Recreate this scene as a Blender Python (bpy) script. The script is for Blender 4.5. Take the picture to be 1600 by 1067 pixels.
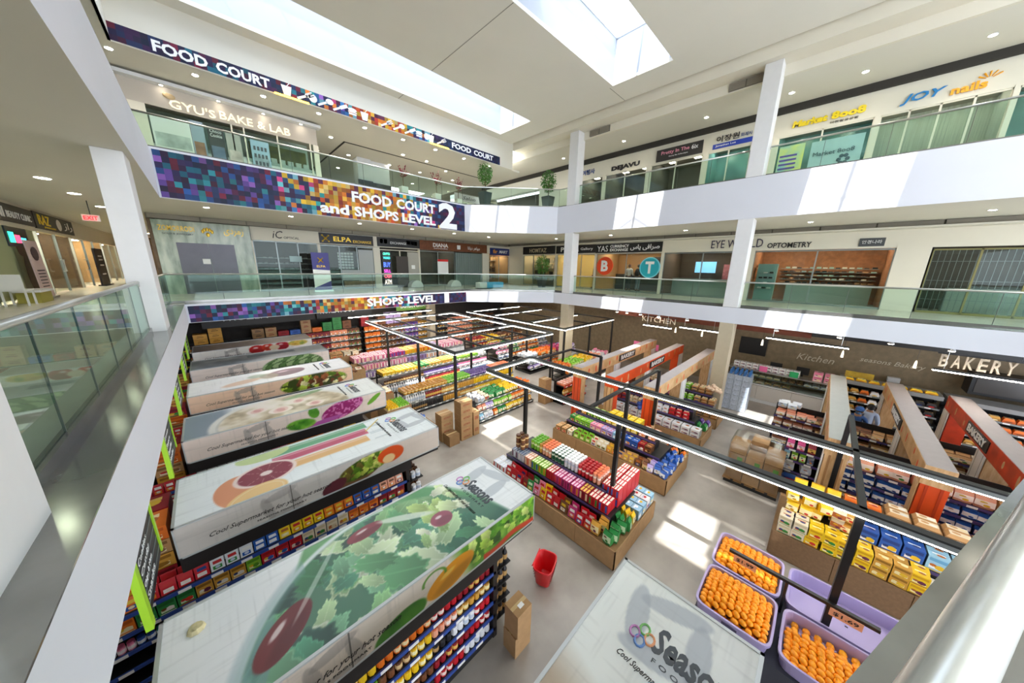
import bpy, math, random
import numpy as np
from mathutils import Matrix, Vector

PI = math.pi
random.seed(7)
S = bpy.context.scene
COL = S.collection
for o in list(bpy.data.objects):
    bpy.data.objects.remove(o)

# ------------------------------------------------------------------ camera
cd = bpy.data.cameras.new('camera')
cam = bpy.data.objects.new('camera', cd)
COL.objects.link(cam)
cd.sensor_width = 36.0
cd.lens = 479.67 / 1600 * 36
cd.clip_start = 0.02
cd.clip_end = 200
cam.matrix_world = Matrix.Translation((0, 0, 6.2)) @ Matrix.Rotation(-0.777593891, 4, 'Z') @ Matrix.Rotation(1.33485183, 4, 'X') @ Matrix.Rotation(0.0177523293, 4, 'Z')
S.camera = cam

# ------------------------------------------------------------------ world, sun, exposure
W = bpy.data.worlds.new('sky')
S.world = W
W.use_nodes = True
bg = W.node_tree.nodes['Background']
bg.inputs[0].default_value = (0.77, 0.83, 0.93, 1)
bg.inputs[1].default_value = 2.7
sd = bpy.data.lights.new('sun', 'SUN')
sd.energy = 6.0
sd.angle = 0.009
sd.color = (1.0, 0.97, 0.92)
sun = bpy.data.objects.new('sun', sd)
COL.objects.link(sun)
sun.rotation_euler = Vector((0.48, 0.075, -1)).to_track_quat('-Z', 'Y').to_euler()
sun.location = (0, 0, 30)
S.view_settings.view_transform = 'Standard'
S.view_settings.look = 'None'
S.view_settings.gamma = 1
S.view_settings.use_curve_mapping = False
S.view_settings.exposure = 1.22
cy = S.cycles
cy.max_bounces = 8
cy.diffuse_bounces = 6
cy.glossy_bounces = 3
cy.transmission_bounces = 4
cy.transparent_max_bounces = 12
cy.caustics_reflective = False
cy.caustics_refractive = False
cy.sample_clamp_indirect = 6
cy.use_denoising = True

# ------------------------------------------------------------------ materials
MAT = {}
def srgb(c):
    if isinstance(c, str):
        c = tuple(int(c[i:i + 2], 16) / 255 for i in (0, 2, 4))
    return tuple((x / 12.92 if x <= 0.04045 else ((x + 0.055) / 1.055) ** 2.4) for x in c)

def mat(name, color, rough=0.6, metal=0.0, emit=0.0, var=0.0, scale=6.0, bump=0.0, stretch=None, color2=None, spec=None):
    if name in MAT:
        return MAT[name]
    m = bpy.data.materials.new(name)
    MAT[name] = m
    m.use_nodes = True
    nt = m.node_tree
    b = nt.nodes['Principled BSDF']
    c = srgb(color)
    b.inputs['Base Color'].default_value = (*c, 1)
    b.inputs['Roughness'].default_value = rough
    b.inputs['Metallic'].default_value = metal
    if spec is not None:
        b.inputs['Specular IOR Level'].default_value = spec
    if emit:
        b.inputs['Emission Color'].default_value = (*c, 1)
        b.inputs['Emission Strength'].default_value = emit
    if var or bump or color2:
        tc = nt.nodes.new('ShaderNodeTexCoord')
        mp = nt.nodes.new('ShaderNodeMapping')
        if stretch:
            mp.inputs['Scale'].default_value = stretch
        nz = nt.nodes.new('ShaderNodeTexNoise')
        nz.inputs['Scale'].default_value = scale
        nz.inputs['Detail'].default_value = 5
        nt.links.new(tc.outputs['Object'], mp.inputs[0])
        nt.links.new(mp.outputs[0], nz.inputs['Vector'])
        if var or color2:
            rp = nt.nodes.new('ShaderNodeValToRGB')
            c2 = srgb(color2) if color2 else tuple(x * (1 - var) for x in c)
            rp.color_ramp.elements[0].position = 0.35
            rp.color_ramp.elements[1].position = 0.68
            rp.color_ramp.elements[0].color = (*c2, 1)
            rp.color_ramp.elements[1].color = (*c, 1)
            nt.links.new(nz.outputs['Fac'], rp.inputs[0])
            nt.links.new(rp.outputs[0], b.inputs['Base Color'])
        if bump:
            bp = nt.nodes.new('ShaderNodeBump')
            bp.inputs['Strength'].default_value = bump
            bp.inputs['Distance'].default_value = 0.02
            nt.links.new(nz.outputs['Fac'], bp.inputs['Height'])
            nt.links.new(bp.outputs[0], b.inputs['Normal'])
    return m

def glass_mat(name, tint, refl=0.08, rough=0.0, mul=0.75):
    m = bpy.data.materials.new(name)
    MAT[name] = m
    m.use_nodes = True
    nt = m.node_tree
    for n in list(nt.nodes):
        nt.nodes.remove(n)
    out = nt.nodes.new('ShaderNodeOutputMaterial')
    mx = nt.nodes.new('ShaderNodeMixShader')
    tr = nt.nodes.new('ShaderNodeBsdfTransparent')
    gl = nt.nodes.new('ShaderNodeBsdfGlossy')
    lw = nt.nodes.new('ShaderNodeLayerWeight')
    lw.inputs[0].default_value = 0.5
    pw = nt.nodes.new('ShaderNodeMath'); pw.operation = 'POWER'; pw.inputs[1].default_value = 4
    ma = nt.nodes.new('ShaderNodeMath')
    ma.operation = 'MULTIPLY_ADD'
    ma.inputs[1].default_value = mul
    ma.inputs[2].default_value = refl
    tr.inputs[0].default_value = (*srgb(tint), 1)
    gl.inputs[0].default_value = (0.9, 1.0, 0.96, 1)
    gl.inputs['Roughness'].default_value = rough
    nt.links.new(lw.outputs['Facing'], pw.inputs[0]); nt.links.new(pw.outputs[0], ma.inputs[0])
    nt.links.new(ma.outputs[0], mx.inputs[0])
    nt.links.new(tr.outputs[0], mx.inputs[1])
    nt.links.new(gl.outputs[0], mx.inputs[2])
    nt.links.new(mx.outputs[0], out.inputs[0])
    return m

def vcol_mat(name, rough=0.5, spec=0.4):
    m = bpy.data.materials.new(name)
    MAT[name] = m
    m.use_nodes = True
    nt = m.node_tree
    b = nt.nodes['Principled BSDF']
    a = nt.nodes.new('ShaderNodeVertexColor')
    a.layer_name = 'Col'
    nt.links.new(a.outputs[0], b.inputs['Base Color'])
    b.inputs['Roughness'].default_value = rough
    b.inputs['Specular IOR Level'].default_value = spec
    return m

white = mat('white_paint', 'D6D7D8', 0.6, var=0.03, scale=1.5)
fascia_m = mat('fascia_paint', 'D2D3D9', 0.55, var=0.03, scale=0.8)
ceil_m = mat('ceiling_paint', 'E0DCCF', 0.8, var=0.04, scale=0.5)
cream = mat('cream_paint', 'DDD7C6', 0.6, var=0.04, scale=1.0)
beige = mat('beige_column_paint', 'BDB096', 0.6, var=0.05)
steel = mat('brushed_steel', 'C9CBC6', 0.3, 0.9, var=0.12, scale=14, stretch=(1, 1, 30))
coping_m = mat('dark_polished_coping', '8E8D88', 0.14, 0.6, var=0.2, scale=3)
concrete = mat('polished_concrete', 'B4ADA3', 0.3, var=0.0, color2='928B82', scale=0.9, bump=0.02, spec=0.5)
tile_m = mat('pale_mall_tile', 'C9C6BC', 0.22, var=0.10, scale=2.2)
black = mat('black_metal', '17181A', 0.4)
black_panel = mat('black_panel', '221D1C', 0.45)
led = mat('led_strip', 'FFF8EE', 0.5, emit=20.0)
ledhouse = mat('dark_aluminium', '2B2D2D', 0.4, 0.3)
greyal = mat('grey_aluminium', '8E9696', 0.4, 0.5)
lampm = mat('downlight_lens', 'FFF4DE', 0.5, emit=25.0)
dark_int = mat('dark_shop_interior', '4A4641', 0.7, var=0.3, scale=2)
warm_int = mat('warm_shop_interior', 'C79B6A', 0.7, var=0.2, scale=1.5)
brownwall = mat('brown_brick_paint', '8B7A5F', 0.75, var=0.22, scale=5, bump=0.2)
redbrown = mat('red_brown_bulkhead', '8A4A35', 0.7, var=0.25, scale=3)
cardboard = mat('cardboard', 'B08A5E', 0.8, var=0.14, scale=7)
cardb2 = mat('dark_cardboard', '94714A', 0.85, var=0.12, scale=5)
woodm = mat('pale_timber', 'DDB88A', 0.55, scale=3.5, stretch=(1, 6, 1), color2='C69B68')
orange_m = mat('orange_panel', 'E8531E', 0.45, var=0.18, scale=2.5)
whitepan = mat('white_gloss_panel', 'F1F1F0', 0.35)
blue_m = mat('blue_price_rail', '2B4A96', 0.4)
tag_m = mat('white_price_tag', 'EDEDEA', 0.5)
red_m = mat('red_plastic', 'D61F26', 0.32)
lilac = mat('lilac_plastic', 'AFA3CF', 0.35)
mango_m = mat('mango_skin', 'FFB21A', 0.4, color2='FB9A10', scale=5)
leafm = mat('green_leaves', '4C8A2E', 0.5, var=0.5, scale=8)
trunkm = mat('bark', '6B5138', 0.8, var=0.3)
planter_m = mat('charcoal_planter', '3A4244', 0.4)
redleaf = mat('dark_red_blossom', '8E2F44', 0.6, var=0.3)
marble = mat('green_marble', 'B9C2AE', 0.2, color2='7F8F7C', scale=1.6, stretch=(2.5, 1, 0.7))
gold = mat('gold_letters', 'C9A437', 0.3, 0.6)
vent_m = mat('brown_grille', '8F887A', 0.6, 0.2)
signblack = mat('sign_black', '1C1A1B', 0.45)
signwhite = mat('sign_white', 'F2F2F0', 0.5)
inkblack = mat('ink_black', '231F20', 0.6)
yellowled = mat('yellow_led', 'FFC93A', 0.5, emit=5.0)
skin = mat('skin', 'B98A6A', 0.6)
hair_m = mat('black_hair', '1B1715', 0.6)
g_rail = glass_mat('green_rail_glass', 'E6F2EC', 0.02, mul=0.55)
g_shop = glass_mat('shop_glass', 'E8EEEC', 0.015, mul=0.3)
g_sky = glass_mat('skylight_glass', 'F2F8FF', 0.02)
g_film = glass_mat('stretch_film', 'F8F8F8', 0.10, 0.22, mul=0.5)
VC = vcol_mat('printed_packaging', 0.42, 0.45)
PRT = vcol_mat('printed_panel', 0.3, 0.5)
MOS = vcol_mat('printed_banner', 0.5, 0.3)

# ------------------------------------------------------------------ mesh helper
class MB:
    def __init__(s):
        s.v = []; s.f = []; s.mi = []; s.c = []
    def add(s, vs, fs, mi=0, c=None):
        n = len(s.v)
        s.v.extend(vs)
        for k, f in enumerate(fs):
            s.f.append([i + n for i in f])
            s.mi.append(mi)
            s.c.append(c[k] if isinstance(c, list) else c)
        return s
    def box(s, x0, x1, y0, y1, z0, z1, mi=0, c=None):
        v = [(x0, y0, z0), (x1, y0, z0), (x1, y1, z0), (x0, y1, z0), (x0, y0, z1), (x1, y0, z1), (x1, y1, z1), (x0, y1, z1)]
        return s.add(v, [(0, 3, 2, 1), (4, 5, 6, 7), (0, 1, 5, 4), (1, 2, 6, 5), (2, 3, 7, 6), (3, 0, 4, 7)], mi, c)
    def quad(s, a, b, c_, d, mi=0, c=None):
        return s.add([a, b, c_, d], [(0, 1, 2, 3)], mi, c)
    def prism(s, pts, z0, z1, mi=0, c=None):
        n = len(pts)
        v = [(p[0], p[1], z0) for p in pts] + [(p[0], p[1], z1) for p in pts]
        f = [tuple(range(n - 1, -1, -1)), tuple(range(n, 2 * n))] + [(i, (i + 1) % n, n + (i + 1) % n, n + i) for i in range(n)]
        return s.add(v, f, mi, c)
    def cyl(s, x, y, z0, z1, r, n=12, r2=None, mi=0, c=None):
        r2 = r if r2 is None else r2
        v = [(x + r * math.cos(2 * PI * i / n), y + r * math.sin(2 * PI * i / n), z0) for i in range(n)]
        v += [(x + r2 * math.cos(2 * PI * i / n), y + r2 * math.sin(2 * PI * i / n), z1) for i in range(n)]
        f = [tuple(range(n - 1, -1, -1)), tuple(range(n, 2 * n))] + [(i, (i + 1) % n, n + (i + 1) % n, n + i) for i in range(n)]
        return s.add(v, f, mi, c)
    def tube(s, pts, r, n=10, mi=0, c=None):
        pts = [Vector(p) for p in pts]
        vs = []; fs = []
        for k, p in enumerate(pts):
            a = pts[max(0, k - 1)]; b = pts[min(len(pts) - 1, k + 1)]
            d = (b - a).normalized()
            u = d.cross(Vector((0, 0, 1)))
            if u.length < 1e-3:
                u = d.cross(Vector((0, 1, 0)))
            u.normalize(); w = u.cross(d)
            rr = r[k] if isinstance(r, (list, tuple)) else r
            for i in range(n):
                t = 2 * PI * i / n
                vs.append(tuple(p + u * (rr * math.cos(t)) + w * (rr * math.sin(t))))
        for k in range(len(pts) - 1):
            for i in range(n):
                j = (i + 1) % n
                fs.append((k * n + i, k * n + j, (k + 1) * n + j, (k + 1) * n + i))
        fs.append(tuple(range(n - 1, -1, -1))); L = (len(pts) - 1) * n
        fs.append(tuple(range(L, L + n)))
        return s.add(vs, fs, mi, c)
    def sphere(s, x, y, z, rx, ry, rz, n=8, m=6, mi=0, c=None):
        vs = [(x, y, z - rz)]
        for j in range(1, m):
            a = -PI / 2 + PI * j / m
            for i in range(n):
                t = 2 * PI * i / n
                vs.append((x + rx * math.cos(a) * math.cos(t), y + ry * math.cos(a) * math.sin(t), z + rz * math.sin(a)))
        vs.append((x, y, z + rz))
        fs = [(0, 1 + (i + 1) % n, 1 + i) for i in range(n)]
        for j in range(m - 2):
            for i in range(n):
                k = (i + 1) % n
                fs.append((1 + j * n + i, 1 + j * n + k, 1 + (j + 1) * n + k, 1 + (j + 1) * n + i))
        b = 1 + (m - 2) * n; e = len(vs) - 1
        fs += [(b + i, b + (i + 1) % n, e) for i in range(n)]
        return s.add(vs, fs, mi, c)
    def mesh(s, name, mats, org=(0, 0, 0), smooth=False):
        me = bpy.data.meshes.new(name)
        v = np.array(s.v, float) - np.array(org, float)
        me.from_pydata([tuple(p) for p in v], [], s.f)
        if not isinstance(mats, (list, tuple)):
            mats = [mats]
        for m in mats:
            me.materials.append(m)
        if len(mats) > 1:
            me.polygons.foreach_set('material_index', s.mi)
        if any(c is not None for c in s.c):
            at = me.color_attributes.new('Col', 'FLOAT_COLOR', 'CORNER')
            buf = []
            for c, f in zip(s.c, s.f):
                c = c or (0.5, 0.5, 0.5)
                buf.extend((c[0], c[1], c[2], 1.0) * len(f))
            at.data.foreach_set('color', buf)
        if smooth:
            me.polygons.foreach_set('use_smooth', [True] * len(me.polygons))
        return me
    def build(s, name, mats, parent=None, org=None, smooth=False, bevel=0.0):
        if org is not None: o0 = org
        elif parent is not None: o0 = ORG[parent.name]
        else:
            v = np.array(s.v, float); o0 = (float((v[:, 0].min() + v[:, 0].max()) / 2), float((v[:, 1].min() + v[:, 1].max()) / 2), float(v[:, 2].min()))
        me = s.mesh(name, mats, o0, smooth)
        o = bpy.data.objects.new(name, me)
        COL.objects.link(o)
        if parent is not None: o.parent = parent
        else: o.location = o0
        ORG[o.name] = o0
        if bevel:
            b = o.modifiers.new('edge', 'BEVEL'); b.width = bevel; b.segments = 2; b.limit_method = 'ANGLE'
        return o
ORG = {}

def tag(o, label=None, cat=None, group=None, kind=None):
    if label: o['label'] = label
    if cat: o['category'] = cat
    if group: o['group'] = group
    if kind: o['kind'] = kind
    return o

def thing(name, label, cat, loc=(0, 0, 0), group=None, rot=0, local=False):
    o = bpy.data.objects.new(name, None)
    COL.objects.link(o)
    o.location = loc
    o.rotation_euler = (0, 0, rot)
    o.empty_display_size = 0.1
    ORG[o.name] = (0, 0, 0) if local else tuple(loc)
    return tag(o, label, cat, group)

def struct(o):
    o['kind'] = 'structure'
    return o

def bx(name, m, x0, x1, y0, y1, z0, z1, parent=None, org=None, bevel=0.0):
    return MB().box(x0, x1, y0, y1, z0, z1).build(name, m, parent, org, bevel=bevel)

FC = {}
def txt(name, s, o, r, u, w, h, m, parent=None, ext=0.012, off=0.0, shear=0.0, org=None):
    """lettering fitted into a w x h box whose lower-left corner is o, r = reading direction, u = up"""
    key = (s, round(off, 3), shear)
    if key not in FC:
        c = bpy.data.curves.new('lettering', 'FONT')
        c.body = s; c.extrude = 0.5; c.resolution_u = 2; c.offset = off; c.shear = shear
        t = bpy.data.objects.new('t', c)
        COL.objects.link(t)
        bpy.context.view_layer.update()
        me = bpy.data.meshes.new_from_object(t)
        co = np.zeros(len(me.vertices) * 3); me.vertices.foreach_get('co', co); co = co.reshape(-1, 3)
        fs = [tuple(p.vertices) for p in me.polygons]
        bpy.data.objects.remove(t); bpy.data.curves.remove(c)
        mn = co.min(0); mx = co.max(0)
        FC[key] = ((co - mn) / np.maximum(mx - mn, 1e-6), fs)
    co, fs = FC[key]
    o = np.array(o, float); r = np.array(r, float); u = np.array(u, float); n = np.cross(r, u)
    P = o + co[:, :1] * w * r + co[:, 1:2] * h * u + co[:, 2:3] * ext * n
    mb = MB(); mb.add([tuple(p) for p in P], fs)
    return mb.build(name, m, parent, org)

def YT(name, s, x0, x1, y, z0, z1, m, parent=None, **k):   # on a wall facing -Y
    return txt(name, s, (x0, y, z0), (1, 0, 0), (0, 0, 1), x1 - x0, z1 - z0, m, parent, **k)
def XT(name, s, y0, y1, x, z0, z1, m, parent=None, **k):   # on a wall facing -X, reads from y0 (larger) down to y1
    return txt(name, s, (x, y0, z0), (0, -1, 0), (0, 0, 1), y0 - y1, z1 - z0, m, parent, **k)

# ------------------------------------------------------------------ printed panels (colour attribute on a fine grid)
def hsh(ix, iy, seed):
    v = np.sin(ix * 127.1 + iy * 311.7 + seed * 74.7) * 43758.5453
    return v - np.floor(v)
def vn(x, y, seed=0):
    ix = np.floor(x); iy = np.floor(y); fx = x - ix; fy = y - iy
    fx = fx * fx * (3 - 2 * fx); fy = fy * fy * (3 - 2 * fy)
    a = hsh(ix, iy, seed); b = hsh(ix + 1, iy, seed); c = hsh(ix, iy + 1, seed); d = hsh(ix + 1, iy + 1, seed)
    return (a * (1 - fx) + b * fx) * (1 - fy) + (c * (1 - fx) + d * fx) * fy
def fbm(x, y, seed=0):
    return 0.5 * vn(x, y, seed) + 0.3 * vn(2 * x, 2 * y, seed + 1) + 0.2 * vn(4 * x, 4 * y, seed + 2)
def sm(d, w=0.02):
    return np.clip(0.5 - d / w, 0, 1)
def ell(X, Y, cx, cy_, rx, ry, a=0.0):
    ca, sa = math.cos(a), math.sin(a)
    dx = X - cx; dy = Y - cy_
    u = (dx * ca + dy * sa) / rx; v = (-dx * sa + dy * ca) / ry
    return np.sqrt(u * u + v * v) - 1.0
def blend(C_, m_, col):
    col = np.array(col, float) if not isinstance(col, np.ndarray) else col
    return C_ * (1 - m_[..., None]) + col * m_[..., None]
def hx(c):
    return np.array([int(c[i:i + 2], 16) / 255 for i in (0, 2, 4)])
def lin(C_):
    C_ = np.clip(C_, 0, 1)
    return np.where(C_ <= 0.04045, C_ / 12.92, ((C_ + 0.055) / 1.055) ** 2.4)
def printed(name, fn, o, r, u, w, h, nx, ny, m, parent, org=None):
    X, Y = np.meshgrid(np.linspace(0, w, nx + 1), np.linspace(0, h, ny + 1))
    C_ = lin(fn(X, Y))
    o = np.array(o, float); r = np.array(r, float); u = np.array(u, float)
    P = (o + X[..., None] * r + Y[..., None] * u).reshape(-1, 3)
    oo = org if org is not None else (ORG[parent.name] if parent is not None else tuple(o))
    P = P - np.array(oo)
    idx = np.arange((nx + 1) * (ny + 1)).reshape(ny + 1, nx + 1)
    F = np.stack([idx[:-1, :-1], idx[:-1, 1:], idx[1:, 1:], idx[1:, :-1]], -1).reshape(-1, 4)
    me = bpy.data.meshes.new(name)
    me.vertices.add(len(P)); me.vertices.foreach_set('co', P.ravel())
    me.loops.add(F.size); me.loops.foreach_set('vertex_index', F.ravel())
    me.polygons.add(len(F)); me.polygons.foreach_set('loop_start', np.arange(len(F)) * 4)
    me.update(calc_edges=True)
    at = me.color_attributes.new('Col', 'FLOAT_COLOR', 'POINT')
    buf = np.ones((len(P), 4)); buf[:, :3] = C_.reshape(-1, 3)
    at.data.foreach_set('color', buf.ravel())
    me.materials.append(m)
    ob = bpy.data.objects.new(name, me)
    COL.objects.link(ob)
    if parent is not None: ob.parent = parent
    else: ob.location = oo
    return ob
# ================================================================== STRUCTURE
L1, L2 = 4.79, 9.6          # gallery floors
A1 = [(-0.65, 0.45), (15.0, -5.18), (15.0, 11.7), (11.05, 15.2), (-0.65, 15.2)]      # atrium opening, level 1 (ccw)
A2 = [(-0.65, -9.0), (15.0, -9.0), (15.0, 11.7), (11.05, 15.2), (-0.65, 15.2)]

def ring(name, A, z0, z1, m_top, m_side, m_bot, outer=(-12, 27, -9, 42)):
    X0, X1, Y0, Y1 = outer
    mb = MB()
    # strips around the opening
    polys = [
        [(X0, Y0), (-0.65, Y0), (-0.65, 15.2), (X0, 15.2)],
        [(X0, 15.2), (11.05, 15.2), (11.05, Y1), (X0, Y1)],
        [(11.05, 15.2), (15.0, 11.7), (15.0, Y1), (11.05, Y1)],
        [(15.0, Y0), (X1, Y0), (X1, Y1), (15.0, Y1)]]
    if A[0][1] > -8:
        polys.append([(-0.65, Y0), (15.0, Y0), (15.0, -5.18), (-0.65, 0.45)])
    for p in polys:
        v = [(x, y, z0) for x, y in p] + [(x, y, z1) for x, y in p]
        mb.add(v, [(3, 2, 1, 0)], 2); mb.add(v, [(4, 5, 6, 7)], 0)
    n = len(A)
    for i in range(n):
        a, b = A[i], A[(i + 1) % n]
        if A[0][1] < -8 and i == 0: continue
        mb.quad((*a, z0), (*a, z1), (*b, z1), (*b, z0), 1)
    return struct(mb.build(name, [m_top, m_side, m_bot], org=(0, 0, 0)))

soffit_m = mat('gallery_soffit_paint', 'D6D2C4', 0.8, var=0.04, scale=0.4)
struct(MB().box(-12, 27, -9, 42, -0.1, 0.0).build('floor', concrete, org=(0, 0, 0)))
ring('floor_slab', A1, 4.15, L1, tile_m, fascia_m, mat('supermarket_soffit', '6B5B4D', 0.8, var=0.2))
ring('floor_slab', A2, 8.15, L2, tile_m, fascia_m, soffit_m)

# steel copings on the slab edges
def coping(name, pts, z, w=0.33):
    mb = MB()
    for a, b in zip(pts[:-1], pts[1:]):
        a = Vector((*a, 0)); b = Vector((*b, 0)); d = (b - a).normalized(); n = Vector((d.y, -d.x, 0))
        q = [a, b, b + n * w, a + n * w]
        mb.prism([(p.x, p.y) for p in q][::-1], z, z + 0.012)
    return struct(mb.build(name, coping_m, org=(0, 0, 0)))
E_back = [(-0.65, 15.2), (11.05, 15.2), (15.0, 11.7), (15.0, -5.18)]
coping('trim_1', [(-0.65, 15.2), (-0.65, 0.45)], L1)
coping('trim_2', E_back[::-1], L1)
coping('trim_3', [(-0.65, 0.45), (15.0, -5.18)], L1)
coping('trim_4', [(15.0, -9), (15.0, 11.7), (11.05, 15.2), (-0.65, 15.2)], L2)
coping('trim_5', [(-0.65, 15.2), (-0.65, -9)], L2)

# main ceiling with three skylights
SK = [(12.3, 14.65), (5.4, 7.75), (-1.5, 0.85)]
SX0, SX1 = -0.6, 13.2
CZ, CT = 13.55, 15.2
mb = MB()
ys = [-9.0]
for a, b in SK[::-1]: ys += [a, b]
ys.append(15.2)
for i in range(0, len(ys), 2):
    mb.box(-0.9, 14.6, ys[i], ys[i + 1], CZ, CZ + 0.12)
for a, b in SK:
    mb.box(SX1, 14.6, a, b, CZ, CZ + 0.12); mb.box(-0.9, SX0, a, b, CZ, CZ + 0.12)
struct(mb.build('ceiling', ceil_m, org=(0, 0, 0)))
# control joints of the ceiling
mb = MB()
for x in (7.45,):
    for i in range(0, len(ys), 2): mb.box(x, x + 0.025, ys[i] + 0.01, ys[i + 1] - 0.01, CZ - 0.004, CZ)
for y in (7.9,): mb.box(13.25, 14.6, y, y + 0.025, CZ - 0.004, CZ)
struct(mb.build('ceiling_joint', mat('joint_shadow', '8F8C80', 0.9), org=(0, 0, 0)))
# lightwells + gabled glazing
well_m = mat('skylight_well_paint', 'B4B8BF', 0.7)
for k, (a, b) in enumerate(SK):
    mb = MB(); t = 0.08
    mb.box(SX0 - t, SX1 + t, b, b + t, CZ + .12, CT); mb.box(SX0 - t, SX1 + t, a - t, a, CZ + .12, CT)
    mb.box(SX1, SX1 + t, a, b, CZ + .12, CT); mb.box(SX0 - t, SX0, a, b, CZ + .12, CT)
    m_ = (a + b) / 2; R_ = CT + 0.75
    wn = struct(mb.build('window_%d' % (k + 1), well_m, org=(0, 0, 0)))
    fr = MB()
    nx = 8
    for i in range(nx + 1):
        x = SX0 + (SX1 - SX0) * i / nx
        fr.tube([(x, a, CT), (x, m_, R_)], 0.025, 6); fr.tube([(x, b, CT), (x, m_, R_)], 0.025, 6)
    fr.tube([(SX0, m_, R_), (SX1, m_, R_)], 0.05, 6)
    fr.tube([(SX0, a, CT), (SX1, a, CT)], 0.05, 6); fr.tube([(SX0, b, CT), (SX1, b, CT)], 0.05, 6)
    fr.tube([(SX1, a, CT), (SX1, b, CT)], 0.05, 6)
    fr.build('window_frame', whitepan, wn)
    for i in range(nx):
        x0 = SX0 + (SX1 - SX0) * i / nx + 0.03; x1 = SX0 + (SX1 - SX0) * (i + 1) / nx - 0.03
        if k and i in (1, 2, 3, 4):      # added unseen panels, closing these bays to keep sun off the floor
            MB().prism([(x0, a), (x1, a), (x1, b), (x0, b)], CT + .02, CT + .1).build('sun_block_panel', well_m, wn)
            continue
        if k and i == 0: MB().prism([(x0, a), (x1, a), (x1, m_), (x0, m_)], CT + .02, CT + .1).build('sun_block_panel', well_m, wn)  # added panel on the near half, narrowing the sun patch below
        else: MB().quad((x0, a, CT), (x1, a, CT), (x1, m_, R_), (x0, m_, R_)).build('pane', g_sky, wn)
        MB().quad((x0, b, CT), (x0, m_, R_), (x1, m_, R_), (x1, b, CT)).build('pane', g_sky, wn)
    MB().add([(SX1, a, CT), (SX1, b, CT), (SX1, m_, R_)], [(0, 1, 2)]).build('pane', g_sky, wn)

# roof edge mouldings
mb = MB()
mb.box(14.6, 14.75, -9, 15.2, CZ + 0.1, CZ + 0.3)
struct(mb.build('trim_6', ceil_m, org=(0, 0, 0)))
mb = MB()
mb.box(14.75, 15.0, -9, 15.2, 13.2, 13.85)       # light band
mb.box(15.0, 15.5, -9, 15.2, 13.2, 13.3)
mb.box(15.5, 15.62, -9, 22.5, 12.85, 13.3)
struct(mb.build('wall_right', cream, org=(0, 0, 0)))
struct(MB().box(15.62, 18.15, -9, 22.5, 12.85, 12.95).build('ceiling_soffit', mat('soffit_white', 'D6D2C6', 0.8), org=(0, 0, 0)))
mb = MB()
mb.box(-0.9, 14.75, 15.2, 15.35, 12.13, CZ + 0.1)
mb.box(-12, 15.5, 15.35, 32, 12.13, 12.25)
mb.box(-12, -0.9, -9, 15.35, 12.13, 12.25)
struct(mb.build('ceiling_soffit', soffit_m, org=(0, 0, 0)))
struct(MB().box(-0.95, -0.9, -9, 15.2, 12.13, CZ + 0.1).build('wall_left', ceil_m, org=(0, 0, 0)))
# dark recess slots above the shopfronts of level 2
struct(MB().box(18.15, 18.4, -9, 22.5, 12.6, 12.95).build('trim_7', mat('dark_recess', '34312C', 0.9), org=(0, 0, 0)))

# columns
def column(x0, x1, y0, y1, z0, z1, m):
    struct(MB().box(x0, x1, y0, y1, z0, z1).build('column', m, bevel=0.012))
colm = mat('column_paint', 'D9D8D6', 0.55, var=0.03)
for (x0, x1, y0, y1) in [(15.0, 15.62, 2.45, 2.95), (15.0, 15.62, 10.55, 11.1)]:
    column(x0, x1, y0, y1, 0, 4.15, beige); column(x0, x1, y0, y1, L1, 8.15, colm); column(x0, x1, y0, y1, L2, 13.2, colm)
for (xa, xb, y0, y1) in ((-1.25, -0.83, 2.1, 2.88), (-1.12, -0.74, 9.5, 10.25)):
    column(xa, xb, y0, y1, L1, 8.15, colm)
column(11.4, 11.9, 20.3, 20.8, 0, 4.15, beige)

# vent grilles above shopfronts: recess strip built of panels
def vents(axis, c, a0, a1, z0, z1, n):
    for i in range(n):
        p = a0 + (a1 - a0) * i / n; q = a0 + (a1 - a0) * (i + 1) / n - 0.05 * (1 if a1 > a0 else -1)
        lo, hi = min(p, q), max(p, q)
        mb = MB()
        if axis == 'Y': mb.box(lo, hi, c, c + 0.04, z0, z1)
        else: mb.box(c, c + 0.04, lo, hi, z0, z1)
        nb = 5
        for k in range(nb):
            z = z0 + (z1 - z0) * (k + 0.5) / nb
            if axis == 'Y': mb.box(lo, hi, c - 0.012, c, z - 0.012, z + 0.012)
            else: mb.box(c - 0.012, c, lo, hi, z - 0.012, z + 0.012)
        mb.build('vent_panel', vent_m, VP)
VP = struct(MB().box(-1.4, 20.0, 20.2, 20.3, 7.95, 8.15).build('trim_8', mat('recess_back', '6F695E', 0.8), org=(0, 0, 0)))
vents('Y', 20.14, -1.35, 19.2, 7.97, 8.14, 13)
VP = struct(MB().box(19.3, 19.4, -9, 20.2, 7.95, 8.15).build('trim_9', MAT['recess_back'], org=(0, 0, 0)))
vents('X', 19.24, 20.0, -8.9, 7.97, 8.14, 18)
VP = struct(MB().box(-4.9, -4.8, 5, 41, 7.98, 8.15).build('trim_10', MAT['recess_back'], org=(0, 0, 0)))
for (y0, y1) in ((2.96, 4.09), (9.06, 10.2), (-4.6, -3.0)):
    VP = struct(MB().box(15.49, 15.5, y0, y1, 12.9, 13.18).build('trim_11', MAT['recess_back'], org=(0, 0, 0)))
    vents('X', 15.46, y1, y0, 12.92, 13.17, 2)

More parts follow.
